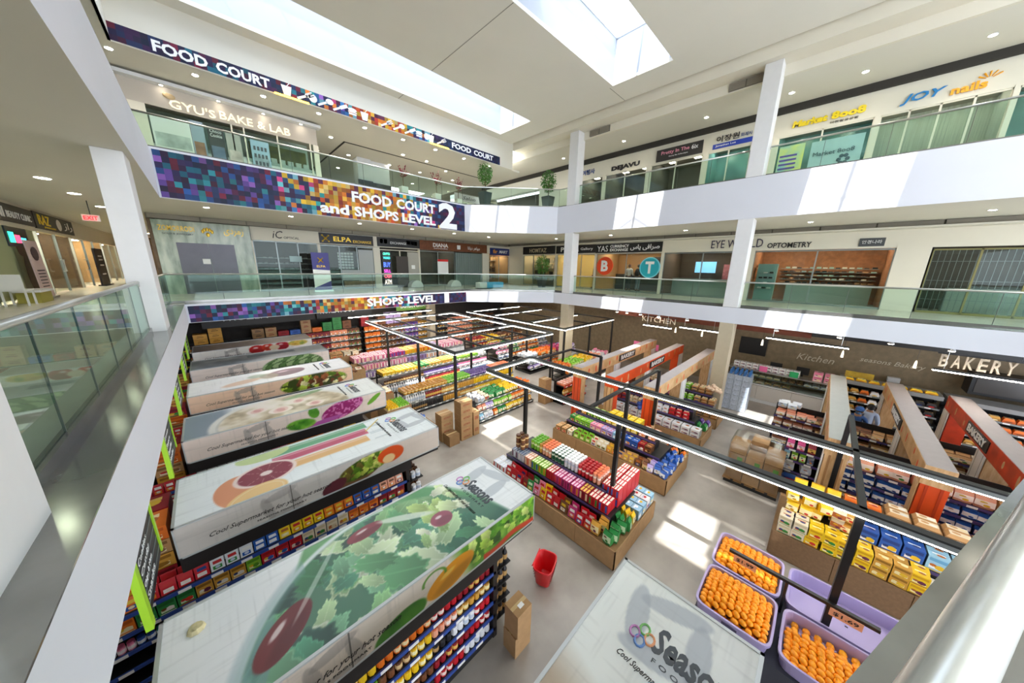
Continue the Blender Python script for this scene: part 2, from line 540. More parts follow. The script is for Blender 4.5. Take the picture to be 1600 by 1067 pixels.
# ------------------------------------------------ glass railings
def rail(label, pts, z, h=1.0, group=None, r=0.03, pane=1.35, shoe=0.10, cap0=True):
    t = thing('glass_railing', label, 'railing', (pts[0][0], pts[0][1], z), group)
    mb = MB(); mb.tube([(p[0], p[1], z + h) for p in pts], r, 10)
    for p in (pts[0], pts[-1]): mb.tube([(p[0], p[1], z + h), (p[0], p[1], z + h - 0.08)], r * 0.7, 8)
    mb.build('handrail', steel, t, smooth=True)
    sh = MB()
    for a, b in zip(pts[:-1], pts[1:]):
        a = Vector((*a, 0)); b = Vector((*b, 0)); L = (b - a).length; d = (b - a) / L; n_ = Vector((d.y, -d.x, 0)) * 0.035
        q = [a - n_, b - n_, b + n_, a + n_]
        sh.prism([(p.x, p.y) for p in q], z + 0.012, z + shoe)
        k = max(1, round(L / pane)); n2 = n_.normalized() * 0.006
        for i in range(k):
            p0 = a + d * (L * i / k + 0.008); p1 = a + d * (L * (i + 1) / k - 0.008)
            q = [p0 - n2, p1 - n2, p1 + n2, p0 + n2]
            MB().prism([(p.x, p.y) for p in q], z + shoe, z + h - r).build('glass_pane', g_rail, t)
            MB().prism([(p.x, p.y) for p in [p1 - n2 * 1.1, p1 + d * 0.012 - n2 * 1.1, p1 + d * 0.012 + n2 * 1.1, p1 + n2 * 1.1]], z + shoe, z + h - r).build('pane_seal', MAT['joint_dark'], t)
    sh.build('base_shoe', coping_m, t)
    return t
mat('joint_dark', '3B443F', 0.5)
G = None
rail('glass railing with round steel handrail beside the corridor, ending at the left white column', [(-0.97, 2.9), (-0.97, 9.45)], L1, group=G, pane=1.1)
rail('glass railing on level one from the left column round above the SHOPS LEVEL 1 banner', [(-0.97, 10.3), (-0.97, 15.55), (11.15, 15.55), (15.3, 11.85), (15.3, 11.15)], L1)
rail('level one glass railing between the two white columns in front of the currency exchange', [(15.32, 10.5), (15.32, 3.0)], L1)
rail('level one glass railing in front of the optometry shop, right of the big column', [(15.32, 2.4), (15.32, -9.0)], L1)
rail('level two glass railing above the large FOOD COURT and SHOPS LEVEL 2 banner', [(-0.97, 15.55), (11.15, 15.55), (15.3, 11.85), (15.3, 11.15)], L2)
rail('level two glass railing between the columns below the DEJAVU sign', [(15.32, 10.5), (15.32, 3.0)], L2)
rail('level two glass railing below the JOY nails sign', [(15.32, 2.4), (15.32, -9.0)], L2)
rail('level two glass railing along the upper left white fascia', [(-0.97, -9.0), (-0.97, 15.4)], L2)
# the close railing under the camera
dn = Vector((1, -0.345, 0)).normalized()
def npt(s_, off=0.0):
    p = Vector((0.0, 0.010, 0)) + dn * s_ + Vector((dn.y, -dn.x, 0)) * off
    return (p.x, p.y)
t = thing('glass_railing', 'close brushed steel handrail on glass at the lower right corner', 'railing', (*npt(-0.9), L1))
mb = MB(); mb.tube([(*npt(-0.9), L1 + 1.0), (*npt(0.3), L1 + 1.0), (*npt(1.5), L1 + 1.0), (*npt(15.0), L1 + 1.0)], 0.024, 24)
mb.build('handrail', steel, t, smooth=True)
MB().prism([npt(-0.9, -0.03), npt(15, -0.03), npt(15, 0.03), npt(-0.9, 0.03)], L1 + 0.012, L1 + 0.1).build('base_shoe', coping_m, t)
for i in range(10):
    MB().prism([npt(-0.88 + 1.5 * i, -0.006), npt(0.58 + 1.5 * i, -0.006), npt(0.58 + 1.5 * i, 0.006), npt(-0.88 + 1.5 * i, 0.006)], L1 + 0.1, L1 + 0.97).build('glass_pane', g_rail, t)

# ------------------------------------------------ outer walls behind the shops
ow = mat('mall_back_wall', '8A8174', 0.8, var=0.15, scale=0.6)
mb = MB(); mb.box(23.6, 23.8, -9, 42, 0, 13.0); mb.box(-12, 23.6, 41.8, 42, 0, 13); mb.box(-12.2, -12, -9, 42, 0, 13)
struct(mb.build('wall_back', ow, org=(0, 0, 0)))
struct(MB().box(15.62, 24, -9, 42, 13.3, 13.4).build('ceiling_slab', ow, org=(0, 0, 0)))
# supermarket side walls
mb = MB(); mb.box(20.4, 20.6, -9, 22.0, 0, 4.15)
struct(mb.build('wall_right_supermarket', brownwall, org=(0, 0, 0)))
mb = MB(); mb.box(-9, 20.4, 22.3, 22.5, 0, 4.15); mb.box(-9.1, -9, -9, 22.3, 0, 4.15)
struct(mb.build('wall_back_supermarket', mat('dark_store_wall', '2E2927', 0.8, var=0.2), org=(0, 0, 0)))
bh = MB(); bh.box(19.3, 20.4, 0.2, 9.6, 3.3, 4.15)
struct(bh.build('wall_bulkhead', redbrown, org=(0, 0, 0)))
bh = MB(); bh.box(18.9, 20.4, -9, 0.2, 3.45, 4.15)
struct(bh.build('wall_bulkhead', black, org=(0, 0, 0)))
# ================================================================== BANNERS (printed mosaic) AND SHOPS
MP = ['2A2350', '3B1E4A', '5A1E45', '24355F', '1F6E86', '2E8E9A', '6B4A9E', 'A06BC8', '2B5FA8', '7C1F3C', '33264F', '1E2A50']
MW = ['E8A020', 'F2C230', 'E07A20', 'D9541E', 'B8402A', 'F0B840', 'F5D27A', '6A2A4A', 'E88A2A']
MC = ['2FA3A0', '6FC9D0', '3A7FC0', 'E24A8A', 'F08A3A', '2A5C8A', '4A2F6E', 'F2C230', '8FD0E0']
def mosaic(cell, zones, seed):
    """zones: list of (x_end, palette)"""
    rnd = np.random.RandomState(seed)
    tab = {}
    def fn(X, Y):
        ix = np.floor(X / cell + 1e-6).astype(int); iy = np.floor(Y / cell + 1e-6).astype(int)
        C_ = np.zeros(X.shape + (3,))
        for i in range(ix.max() + 1):
            for j in range(iy.max() + 1):
                xc = (i + 0.5) * cell
                p = zones[-1][1]; prev = 0
                for e, pal in zones:
                    if xc + rnd.uniform(-0.5, 0.5) < e:
                        p = pal; break
                tab[(i, j)] = hx(p[rnd.randint(len(p))]) * rnd.uniform(0.8, 1.1)
                C_[(ix == i) & (iy == j)] = tab[(i, j)]
        return C_
    return fn
def banner(name, label, x0, x1, z0, z1, cell, zones, seed):
    """printed band on the fascia, one flat print per sheet: colour squares as faces"""
    t = thing(name, label, 'banner', ((x0 + x1) / 2, 15.19, z0))
    MB().box(x0, x1, 15.175, 15.2, z0, z1).build('backing_sheet', signwhite, t)
    rnd = random.Random(seed); mb = MB()
    nx = int(math.ceil((x1 - x0) / cell)); nz = int(math.ceil((z1 - z0) / cell))
    for i in range(nx):
        for j in range(nz):
            xa = x0 + i * cell; xb = min(x1, xa + cell); zb = z1 - j * cell; za = max(z0, zb - cell)
            p = zones[-1][1]
            for e, pal in zones:
                if xa - x0 + rnd.uniform(-0.5, 0.5) < e: p = pal; break
            c = tuple(lin(hx(p[rnd.randrange(len(p))]) * rnd.uniform(0.62, 0.95)))
            mb.quad((xa, 15.17, za), (xb, 15.17, za), (xb, 15.17, zb), (xa, 15.17, zb), 0, c)
    o = mb.build('mosaic_print', MOS, t)
    return t
b2 = banner('level_two_banner', 'large mosaic banner reading FOOD COURT and SHOPS LEVEL 2 on the back fascia', -0.6, 11.0, 8.17, 9.53, 0.17,
            [(3.0, MP), (4.2, MC + MP[:5]), (7.2, MW), (8.0, MW + MC), (9.6, MC + MP), (99, MP[:4] + MP[:4] + ['3A3F7A'])], 3)
Yb = 15.165
YT('lettering', 'FOOD', 5.05, 6.8, Yb, 8.86, 9.3, signwhite, b2, off=0.035); YT('lettering', 'COURT', 7.03, 9.12, Yb, 8.86, 9.3, signwhite, b2, off=0.035)
YT('lettering', 'and', 3.78, 4.88, Yb, 8.28, 8.7, signwhite, b2, off=0.035); YT('lettering', 'SHOPS', 5.1, 7.1, Yb, 8.28, 8.7, signwhite, b2, off=0.035); YT('lettering', 'LEVEL', 7.28, 9.12, Yb, 8.28, 8.7, signwhite, b2, off=0.035)
YT('numeral', '2', 9.32, 10.45, Yb, 8.2, 9.5, signwhite, b2, off=0.035)
b1 = banner('level_one_banner', 'narrow mosaic banner reading SHOPS LEVEL 1 above the supermarket', -0.6, 11.0, 4.17, 4.73, 0.14,
            [(2.4, MP), (3.9, MC + MP[:5]), (5.9, MW), (6.8, MW + MC), (8.6, MC + MP), (99, MP[:4] + ['3A3F7A'])], 5)
YT('lettering', 'SHOPS', 5.28, 7.05, Yb, 4.28, 4.66, signwhite, b1, off=0.035); YT('lettering', 'LEVEL', 7.3, 8.95, Yb, 4.28, 4.66, signwhite, b1, off=0.035)
YT('numeral', '1', 9.5, 9.8, Yb, 4.2, 4.72, signwhite, b1, off=0.01)
b3 = banner('food_court_banner', 'upper mosaic banner reading FOOD COURT with white cutlery pictograms under the ceiling', -0.9, 13.65, 12.16, 12.6, 0.15,
            [(4.6, MP[:4] + MP[4:5] + MP[9:]), (6.4, MC + MP), (8.6, MW + ['C03A2A']), (9.8, MC + MP), (99, ['1E2A4A', '2A2350', '24355F'])], 9)
YT('lettering', 'FOOD', -0.1, 1.08, Yb, 12.22, 12.52, signwhite, b3, off=0.035); YT('lettering', 'COURT', 1.27, 2.66, Yb, 12.22, 12.52, signwhite, b3, off=0.035)
YT('lettering', 'FOOD', 10.26, 11.5, Yb, 12.26, 12.52, signwhite, b3, off=0.03); YT('lettering', 'COURT', 11.7, 13.1, Yb, 12.26, 12.52, signwhite, b3, off=0.03)
def pict(kind, x, s=0.36):
    mb = MB(); z = 12.38; y = 15.16
    def bar(x0, z0, x1, z1, w):
        a = Vector((x0, 0, z0)); b = Vector((x1, 0, z1)); d = (b - a).normalized(); n = Vector((-d.z, 0, d.x)) * w / 2
        p = [a - n, b - n, b + n, a + n]
        mb.add([(q.x, y, q.z) for q in p] + [(q.x, y + 0.01, q.z) for q in p], [(0, 1, 2, 3), (7, 6, 5, 4), (0, 4, 5, 1), (2, 6, 7, 3)])
    def disc(cx, cz, rx, rz, n=14):
        v = [(cx + rx * math.cos(2 * PI * i / n), y, cz + rz * math.sin(2 * PI * i / n)) for i in range(n)]
        mb.add(v, [tuple(range(n))])
    if kind == 'cup':
        mb.add([(x - 0.1, y, z - 0.18), (x + 0.1, y, z - 0.18), (x + 0.16, y, z + 0.12), (x - 0.16, y, z + 0.12)], [(0, 1, 2, 3)]); bar(x, z + 0.1, x + 0.1, z + 0.22, 0.02)
    elif kind == 'fork':
        bar(x - 0.28, z - 0.16, x + 0.05, z + 0.02, 0.07)
        disc(x + 0.06, z + 0.03, 0.09, 0.07)
        for k in (-1, 0, 1): bar(x + 0.06 - k * 0.035, z + 0.03 + k * 0.05, x + 0.24 - k * 0.035, z + 0.13 + k * 0.05, 0.03)
    elif kind == 'spoon':
        bar(x - 0.28, z - 0.16, x + 0.05, z + 0.03, 0.07); disc(x + 0.14, z + 0.07, 0.14, 0.1)
    elif kind == 'knife':
        bar(x - 0.28, z - 0.16, x, z, 0.07); bar(x - 0.02, z - 0.01, x + 0.26, z + 0.14, 0.12)
    elif kind == 'burger':
        disc(x, z + 0.06, 0.17, 0.07); bar(x - 0.17, z - 0.02, x + 0.17, z - 0.02, 0.03); bar(x - 0.15, z - 0.09, x + 0.15, z - 0.09, 0.06)
    elif kind == 'dish':
        disc(x, z, 0.14, 0.14); mb.add([], [])
    mb.build('pictogram', signwhite, b3)
for k, x in (('cup', 3.15), ('fork', 3.75), ('dish', 3.98), ('spoon', 4.42), ('knife', 4.95), ('burger', 5.4), ('cup', 5.88), ('fork', 6.85), ('spoon', 7.4), ('knife', 7.95), ('burger', 8.4), ('dish', 8.8), ('cup', 9.05), ('fork', 9.65)): pict(k, x)
for x0, x1 in ((2.75, 3.8), (8.95, 10.0)):
    tag(MB().box(x0, x1, 15.05, 15.1, 12.1, 12.14).build('led_strip_light', yellowled), 'yellow glowing light strip under the %s end of the upper banner' % ('cup' if x0 < 5 else 'dark right'), 'light')

# ---------------- shopfront walls
sw = cream
def wallY(x0, x1, y, z0, z1, m=sw): return struct(MB().box(x0, x1, y, y + 0.15, z0, z1).build('wall_shopfront', m))
def wallX(y0, y1, x, z0, z1, m=sw): return struct(MB().box(x, x + 0.15, min(y0, y1), max(y0, y1), z0, z1).build('wall_shopfront', m))
wallY(1.9, 19.75, 20.4, 7.32, 7.97)
for a, b in ((1.88, 1.93), (4.72, 4.85), (7.75, 8.15), (10.82, 10.92), (16.5, 17.2), (19.5, 19.75)): wallY(a, b, 20.38, L1, 7.3)
wallX(20.4, -9, 19.6, 7.22, 7.97)
for a, b in ((20.4, 18.72), (15.32, 15.12), (11.85, 11.7), (7.36, 7.2), (3.15, 2.9), (-1.55, -2.4), (-5.6, -5.75)): wallX(a, b, 19.58, L1, 7.3)
wallX(22, -9, 18.28, 11.75, 12.62)
for a, b in ((16, 12.5), (10.93, 10.73), (8.26, 8.0), (5.5, 5.28), (3.6, 2.65), (-0.02, -0.18), (-2.8, -2.9)): wallX(a, b, 18.26, L2, 11.8)
struct(MB().box(19.05, 19.6, -9, 20.4, 7.9, 7.96).build('trim_12', soffit_m, org=(0, 0, 0)))

def shop(axis, c, a0, a1, z0, z1, label, n=2, inner=dark_int, depth=2.6, floor_=tile_m, mull=greyal):
    lo, hi = min(a0, a1), max(a0, a1)
    t = thing('shopfront', label, 'shopfront', ((lo + hi) / 2, c, z0) if axis == 'Y' else (c, (lo + hi) / 2, z0))
    def B(p0, p1, d0, d1, za, zb, m, nm):
        mb = MB()
        mb.box(p0, p1, c + d0, c + d1, za, zb) if axis == 'Y' else mb.box(c + d0, c + d1, p0, p1, za, zb)
        return mb.build(nm, m, t)
    for k in range(n):
        p = lo + (hi - lo) * k / n; q = lo + (hi - lo) * (k + 1) / n
        B(p + 0.025, q - 0.025, 0.04, 0.052, z0 + 0.08, z1 - 0.05, g_shop, 'glass_pane')
    for k in range(n + 1):
        p = lo + (hi - lo) * k / n
        B(max(lo, p - 0.025), min(hi, p + 0.025), 0.02, 0.08, z0, z1, mull, 'mullion')
    B(lo, hi, 0.02, 0.08, z1 - 0.05, z1, mull, 'head_rail'); B(lo, hi, 0.02, 0.08, z0, z0 + 0.08, mull, 'sill_rail')
    B(lo, hi, depth, depth + 0.05, z0, z1 + 0.3, inner, 'rear_partition')
    B(lo, lo + 0.02, 0.1, depth, z0, z1 + 0.3, inner, 'side_partition'); B(hi - 0.02, hi, 0.1, depth, z0, z1 + 0.3, inner, 'side_partition')
    B(lo, hi, 0.1, depth, z1 + 0.3, z1 + 0.33, mat('shop_ceiling', '9A958B', 0.8), 'ceiling_panel')
    mb = MB()
    k = max(2, int((hi - lo) / 1.3))
    for i in range(k):
        p = lo + (hi - lo) * (i + 0.5) / k
        mb.box(p - 0.15, p + 0.15, c + depth * 0.4, c + depth * 0.55, z1 + 0.285, z1 + 0.3) if axis == 'Y' else mb.box(c + depth * 0.4, c + depth * 0.55, p - 0.15, p + 0.15, z1 + 0.285, z1 + 0.3)
    mb.build('lamp_panel', mat('shop_lamp', 'FFF0D8', 0.5, emit=30.0), t)
    return t
def sign(axis, c, a0, a1, z0, z1, label, board):
    t = thing('shop_sign', label, 'sign', ((a0 + a1) / 2, c, z0) if axis == 'Y' else (c, (a0 + a1) / 2, z0))
    lo, hi = min(a0, a1), max(a0, a1)
    if board:
        mb = MB(); mb.box(lo, hi, c - 0.03, c + 0.02, z0, z1) if axis == 'Y' else mb.box(c - 0.03, c + 0.02, lo, hi, z0, z1)
        mb.build('sign_board', board, t)
    return t
def shelfset(t, axis, c, lo, hi, zs, d, cols, seed, w=0.16, h=0.14):
    """display goods inside a shop, printed colours"""
    rnd = random.Random(seed)
    sb = MB(); it = MB()
    for z in zs:
        sb.box(lo, hi, c + d, c + d + 0.25, z - 0.02, z) if axis == 'Y' else sb.box(c + d, c + d + 0.25, lo, hi, z - 0.02, z)
        p = lo + 0.05
        while p < hi - w:
            cc = tuple(lin(hx(rnd.choice(cols)))); hh = h * rnd.uniform(0.6, 1.2)
            if axis == 'Y': it.box(p, p + w * 0.8, c + d + 0.03, c + d + 0.2, z, z + hh, 0, cc)
            else: it.box(c + d + 0.03, c + d + 0.2, p, p + w * 0.8, z, z + hh, 0, cc)
            p += w * rnd.uniform(1.0, 1.3)
    sb.build('display_shelf', greyal, t)
    o = it.build('displayed_goods', VC, t); o['kind'] = 'stuff'

YB = 20.4
nearblack = mat('near_black_interior', '1E1D1C', 0.7)
# green marble front
t = thing('marble_shopfront', 'green marble shopfront with gold lettering and dark closed doors', 'shopfront', (0.28, YB, L1))
MB().box(-1.3, 1.87, YB - 0.1, YB + 0.1, L1, 7.93).build('marble_panel', marble, t)
MB().box(-0.7, 0.3, YB - 0.13, YB - 0.1, L1, 7.02).build('door', mat('dark_shutter', '5B5960', 0.35, 0.3, var=0.2, scale=2), t)
MB().box(0.31, 1.2, YB - 0.13, YB - 0.1, L1, 7.02).build('door', MAT['dark_shutter'], t)
MB().box(0.02, 0.28, YB - 0.145, YB - 0.13, 6.12, 6.35).build('notice', tag_m, t)
YT('lettering', 'ZOMORRODI', -1.15, -0.05, YB - 0.1, 7.5, 7.72, gold, t, off=0.01)
YT('lettering', 'GOLD & JEWELLERY', -1.05, -0.1, YB - 0.1, 7.33, 7.42, inkblack, t)
YT('lettering', 'ﻯﺩﺮﻣﺯ', 0.92, 1.62, YB - 0.1, 7.42, 7.76, gold, t)
mb = MB()
for a in (0, 1, 2, 3, 4):
    an = PI * (a - 2) / 5.5 + PI / 2
    mb.sphere(0.37 + 0.17 * math.cos(an), YB - 0.12, 7.48 + 0.17 * math.sin(an), 0.05, 0.02, 0.09, 6, 4)
mb.sphere(0.37, YB - 0.12, 7.42, 0.07, 0.02, 0.1, 8, 5)
mb.build('emblem', gold, t)
# iC optical
t = shop('Y', YB, 1.93, 4.72, L1, 7.32, 'dark optical shopfront under the small iC OPTICAL sign', 3, inner=nearblack)
shelfset(t, 'Y', YB, 2.1, 4.6, (5.6, 5.9, 6.2, 6.5), 1.2, ['2A2A28', '4A4A46', '6A6A64'], 1, 0.2, 0.06)
MB().box(3.35, 3.9, YB + 0.0, YB + 0.02, 6.3, 6.6).build('poster', mat('pale_blue_poster', 'A9C3C8', 0.5), t)
s_ = sign('Y', YB, 1.95, 4.8, 7.33, 7.9, 'cream sign reading iC OPTICAL in black letters', cream)
YT('lettering', 'iC', 2.75, 3.2, YB - 0.03, 7.46, 7.83, inkblack, s_, shear=0.25); YT('lettering', 'OPTICAL', 3.22, 3.9, YB - 0.03, 7.46, 7.58, inkblack, s_)
# ELPA
t = shop('Y', YB, 4.85, 7.75, L1, 7.28, 'shopfront under the ELPA EXCHANGE sign with grey window film', 3, inner=nearblack)
MB().box(6.85, 7.7, YB - 0.0, YB + 0.02, L1 + 0.1, 7.1).build('window_film', mat('grey_film', 'A3A7A6', 0.5), t)
MB().box(5.85, 6.85, YB - 0.0, YB + 0.02, L1 + 0.5, 5.9).build('window_film', MAT['grey_film'], t)
MB().box(5.9, 7.7, YB - 0.01, YB, L1 + 0.1, L1 + 0.45).build('window_print', mat('brown_print', '8C7555', 0.6, var=0.5, scale=6), t)
brk = MB()
for i in range(5):
    for j in range(6): brk.box(5.95 + 0.18 * i, 6.1 + 0.18 * i, YB + 0.9, YB + 0.92, 5.95 + 0.17 * j, 6.08 + 0.17 * j)
brk.build('display_card', tag_m, t)
s_ = sign('Y', YB - 0.02, 4.85, 7.78, 7.36, 7.92, 'black sign reading ELPA EXCHANGE in gold letters', signblack)
YT('lettering', 'ELPA', 5.55, 6.5, YB - 0.06, 7.5, 7.76, gold, s_, off=0.02); YT('lettering', 'EXCHANGE', 6.6, 7.65, YB - 0.06, 7.47, 7.62, gold, s_)
mb = MB()
for a in range(4):
    an = PI / 4 + a * PI / 2
    mb.tube([(5.15, YB - 0.06, 7.63), (5.15 + 0.2 * math.cos(an), YB - 0.06, 7.63 + 0.2 * math.sin(an))], [0.05, 0.02], 6)
    mb.sphere(5.15 + 0.22 * math.cos(an), YB - 0.06, 7.63 + 0.22 * math.sin(an), 0.05, 0.02, 0.05, 6, 4)
mb.build('emblem', gold, s_)
# exchange
t = shop('Y', YB, 8.15, 10.82, L1, 7.2, 'shopfront with a tall lit blue and pink display panel', 2, inner=nearblack, mull=cream)
MB().box(8.25, 8.85, YB - 0.03, YB + 0.02, L1 + 0.15, 7.1).build('display_board', black, t)
for (z0, z1, c_) in ((6.85, 7.0, '4FE0B0'), (6.6, 6.75, '40C8C0'), (6.1, 6.4, '4060E0'), (5.75, 5.95, 'D040B0'), (5.4, 5.65, 'F04060'), (5.0, 5.3, 'F0D0C8')):
    YT('lettering', {6.85: 'CRYPTO', 6.6: 'WORLD', 6.1: 'BUY', 5.75: 'SELL', 5.4: 'CASH', 5.0: 'ATM'}[z0], 8.33, 8.77, YB - 0.035, z0, z1, mat('glow_' + c_, c_, 0.5, emit=2.0), t, ext=0.005)
MB().box(9.1, 9.9, YB - 0.25, YB - 0.2, L1, 6.8).build('standing_panel', mat('dark_brown_print', '3A302A', 0.5), t)
MB().box(10.0, 10.8, YB + 0.0, YB + 0.02, L1, 7.1).build('door', mat('grey_door', 'A8A498', 0.5), t)
MB().box(10.25, 10.5, YB - 0.02, YB, 6.0, 6.25).build('notice', tag_m, t)
s_ = sign('Y', YB - 0.02, 8.03, 10.9, 7.37, 7.93, 'black sign with white world map shapes and the word EXCHANGE', signblack)
YT('lettering', 'EXCHANGE', 8.85, 9.95, YB - 0.06, 7.55, 7.7, signwhite, s_)
mb = MB(); rr = random.Random(4)
for k in range(16):
    x = rr.choice([rr.uniform(8.15, 8.75), rr.uniform(10.0, 10.75)]); mb.box(x - 0.09, x + 0.09, YB - 0.05, YB - 0.03, 7.62 + rr.uniform(-0.08, 0.08), 7.74 + rr.uniform(0, 0.1))
mb.build('map_print', signwhite, s_)
# DIANA
t = shop('Y', YB, 10.92, 13.8, L1, 7.25, 'jeweller window with a red and white poster under the brown DIANA sign', 2)
MB().box(12.3, 13.2, YB - 0.0, YB + 0.02, 5.7, 6.7).build('poster', tag_m, t)
MB().box(12.3, 13.2, YB - 0.012, YB, 6.55, 6.7).build('poster_band', red_m, t)
t = thing('roller_shutter', 'closed grey-green roller shutter right of the jeweller window', 'shutter', (15.1, YB, L1))
for i in range(13): MB().box(13.86 + i * 0.2, 14.04 + i * 0.2, YB, YB + 0.03, L1, 7.25).build('slat', mat('shutter_slat', '7F8F8C', 0.4, 0.3), t)
s_ = sign('Y', YB - 0.02, 10.92, 16.95, 7.32, 7.95, 'brown sign reading DIANA with white Persian lettering', mat('sign_brown', '7A4424', 0.5, var=0.3))
YT('lettering', 'DIANA', 11.95, 13.2, YB - 0.06, 7.55, 7.82, signwhite, s_, off=0.02); YT('lettering', 'Gold & Jewellery', 12.0, 13.15, YB - 0.06, 7.4, 7.5, signwhite, s_)
YT('lettering', 'ﺎﻧﺎﻳﺩ ﺮﻫﺍﻮﺟ', 15.0, 16.2, YB - 0.06, 7.45, 7.75, signwhite, s_)
MB().box(14.0, 14.3, YB - 0.06, YB - 0.04, 7.48, 7.78).build('emblem', signwhite, s_)
# blue mart shop, lit warm recess
t = shop('Y', YB, 17.2, 19.5, L1, 7.15, 'open warm-lit shop under the blue sign in the far corner', 2, inner=warm_int, depth=2.2)
shelfset(t, 'Y', YB, 17.3, 19.4, (5.3, 5.8, 6.3, 6.8), 1.6, ['3A2A22', 'C8A070', '5A4A3A'], 5, 0.3, 0.3)
s_ = sign('Y', YB - 0.02, 17.3, 19.5, 7.2, 7.78, 'blue sign with white MART letters in the far corner', mat('sign_blue', '22306E', 0.5))
YT('lettering', 'MART', 18.3, 19.3, YB - 0.06, 7.38, 7.62, signwhite, s_, off=0.02, shear=0.2); YT('lettering', 'fir', 17.6, 18.1, YB - 0.06, 7.36, 7.66, mat('sign_orange', 'F0A030', 0.5), s_, off=0.02)

XR = 19.6
t = shop('X', XR, 18.7, 15.32, L1, 7.25, 'lit shopfront with patterned wall under the black HOMTAZ sign', 3, inner=mat('cream_lit_wall', 'E8D0A8', 0.6), depth=1.6)
shelfset(t, 'X', XR, 15.5, 18.5, (5.2, 5.7, 6.2, 6.7), 1.0, ['3A2A22', 'B08860', 'D8C8A8'], 6, 0.35, 0.3)
s_ = sign('X', XR - 0.02, 18.72, 15.33, 7.3, 7.9, 'black sign reading HOMTAZ in pale letters', signblack)
XT('lettering', 'HOMTAZ', 17.95, 16.15, XR - 0.06, 7.42, 7.75, mat('pale_gold', 'C9BB9A', 0.4), s_, off=0.02)
t = shop('X', XR, 15.12, 11.85, L1, 7.25, 'bright warm gallery shop partly behind the corner column', 3, inner=mat('yellow_lit_wall', 'EBCB82', 0.6), depth=2.4)
s_ = sign('X', XR - 0.02, 15.2, 11.8, 7.3, 7.86, 'dark sign ending in the word Gallery beside the corner column', signblack)
XT('lettering', 'Gallery', 13.0, 12.0, XR - 0.06, 7.45, 7.68, signwhite, s_); XT('lettering', 'na', 13.7, 13.15, XR - 0.06, 7.42, 7.68, signwhite, s_); XT('lettering', 'P', 14.75, 14.45, XR - 0.06, 7.42, 7.75, signwhite, s_, off=0.02)
t = shop('X', XR, 11.7, 7.36, L1, 7.25, 'currency exchange window with round orange and turquoise coin signs', 2, inner=mat('tan_wall', 'B58B5E', 0.7), depth=3.2)
MB().box(XR + 2.4, XR + 2.7, 7.6, 11.4, L1, L1 + 1.1).build('service_counter', mat('counter_dark', '3A3F45', 0.5), t)
MB().box(XR + 3.1, XR + 3.16, 7.9, 9.1, 5.9, 7.1).build('wall_panel', mat('dark_screen', '3A2A26', 0.4), t)
s_ = sign('X', XR - 0.02, 11.77, 7.36, 7.27, 7.85, 'black YAS CURRENCY EXCHANGE sign with Persian lettering', signblack)
XT('lettering', 'YAS', 11.65, 10.85, XR - 0.06, 7.36, 7.74, signwhite, s_, off=0.0)
XT('lettering', 'CURRENCY', 10.7, 9.4, XR - 0.06, 7.59, 7.77, signwhite, s_, off=0.03); XT('lettering', 'EXCHANGE', 10.7, 9.45, XR - 0.06, 7.36, 7.54, signwhite, s_, off=0.03)
XT('lettering', 'ﺱﺎﻳ ﻰﻓﺍﺮﺻ', 9.3, 7.5, XR - 0.06, 7.38, 7.74, signwhite, s_, off=0.02)
def coin(y, z, r, m, s, lab, m2=None):
    t = thing('coin_sign', lab, 'sign', (XR - 0.06, y, z - r))
    n = 28; v = []
    for k, xx in enumerate((XR - 0.08, XR - 0.03)):
        v += [(xx, y + r * math.cos(2 * PI * i / n), z + r * math.sin(2 * PI * i / n)) for i in range(n)]
    f = [tuple(range(n)), tuple(range(2 * n - 1, n - 1, -1))] + [(i, n + i, n + (i + 1) % n, (i + 1) % n) for i in range(n)]
    mb = MB(); mb.add(v, f); mb.build('disc', m, t)
    if m2:
        r3 = r * 0.9; v = [(XR - 0.085, y + r3 * math.cos(2 * PI * i / n), z + r3 * math.sin(2 * PI * i / n)) for i in range(n)]
        mb = MB(); mb.add(v, [tuple(range(n))]); mb.build('disc_face', m2, t)
    XT('symbol', s, y + 0.26, y - 0.26, XR - 0.09, z - 0.36, z + 0.36, signwhite, t, off=0.04)
coin(10.98, 6.42, 0.6, mat('coin_orange', 'E04A22', 0.4), 'B', 'round orange coin sign with a white letter B symbol')
coin(7.95, 6.35, 0.62, mat('coin_rim', '7FD8E8', 0.4), 'T', 'round turquoise coin sign with a white letter T symbol', mat('coin_teal', '1FA6B8', 0.4))
t = shop('X', XR, 7.2, 3.15, L1, 7.2, 'optometry window with a wall screen left of the big column', 2, inner=mat('brown_dim_wall', '5A4638', 0.7, var=0.2), depth=3.0)
MB().box(XR + 2.3, XR + 2.36, 5.0, 6.1, 6.1, 6.75).build('wall_screen', mat('screen_blue', '6FA8D8', 0.4, emit=0.8), t)
MB().box(XR + 2.3, XR + 2.36, 3.4, 4.6, 5.4, 6.6).build('poster', mat('pink_poster', 'C77A86', 0.5, var=0.4, scale=7), t)
MB().box(XR + 1.3, XR + 1.5, 3.3, 7.0, L1, 5.75).build('frosted_counter', mat('frosted', 'A8B4B0', 0.4), t)
t = shop('X', XR, 2.9, -1.55, L1, 7.2, 'optometry window full of spectacle displays right of the big column', 2, inner=mat('orange_brown_wall', 'B8754A', 0.7, var=0.3), depth=2.6)
shelfset(t, 'X', XR, -1.4, 2.0, (5.7, 5.88, 6.06, 6.24, 6.42), 2.2, ['2A2622', 'C89060', 'E8DCC8', '5A4034', 'A8C0B0'], 8, 0.2, 0.07)
MB().box(XR + 0.6, XR + 1.1, 2.0, 2.75, L1, 6.6).build('display_cabinet', mat('teal_cabinet', '8FB5AC', 0.3), t)
shelfset(t, 'X', XR, 2.05, 2.7, (5.4, 5.65, 5.9, 6.15), 0.45, ['2A2622', 'E8E8E0'], 9, 0.18, 0.07)
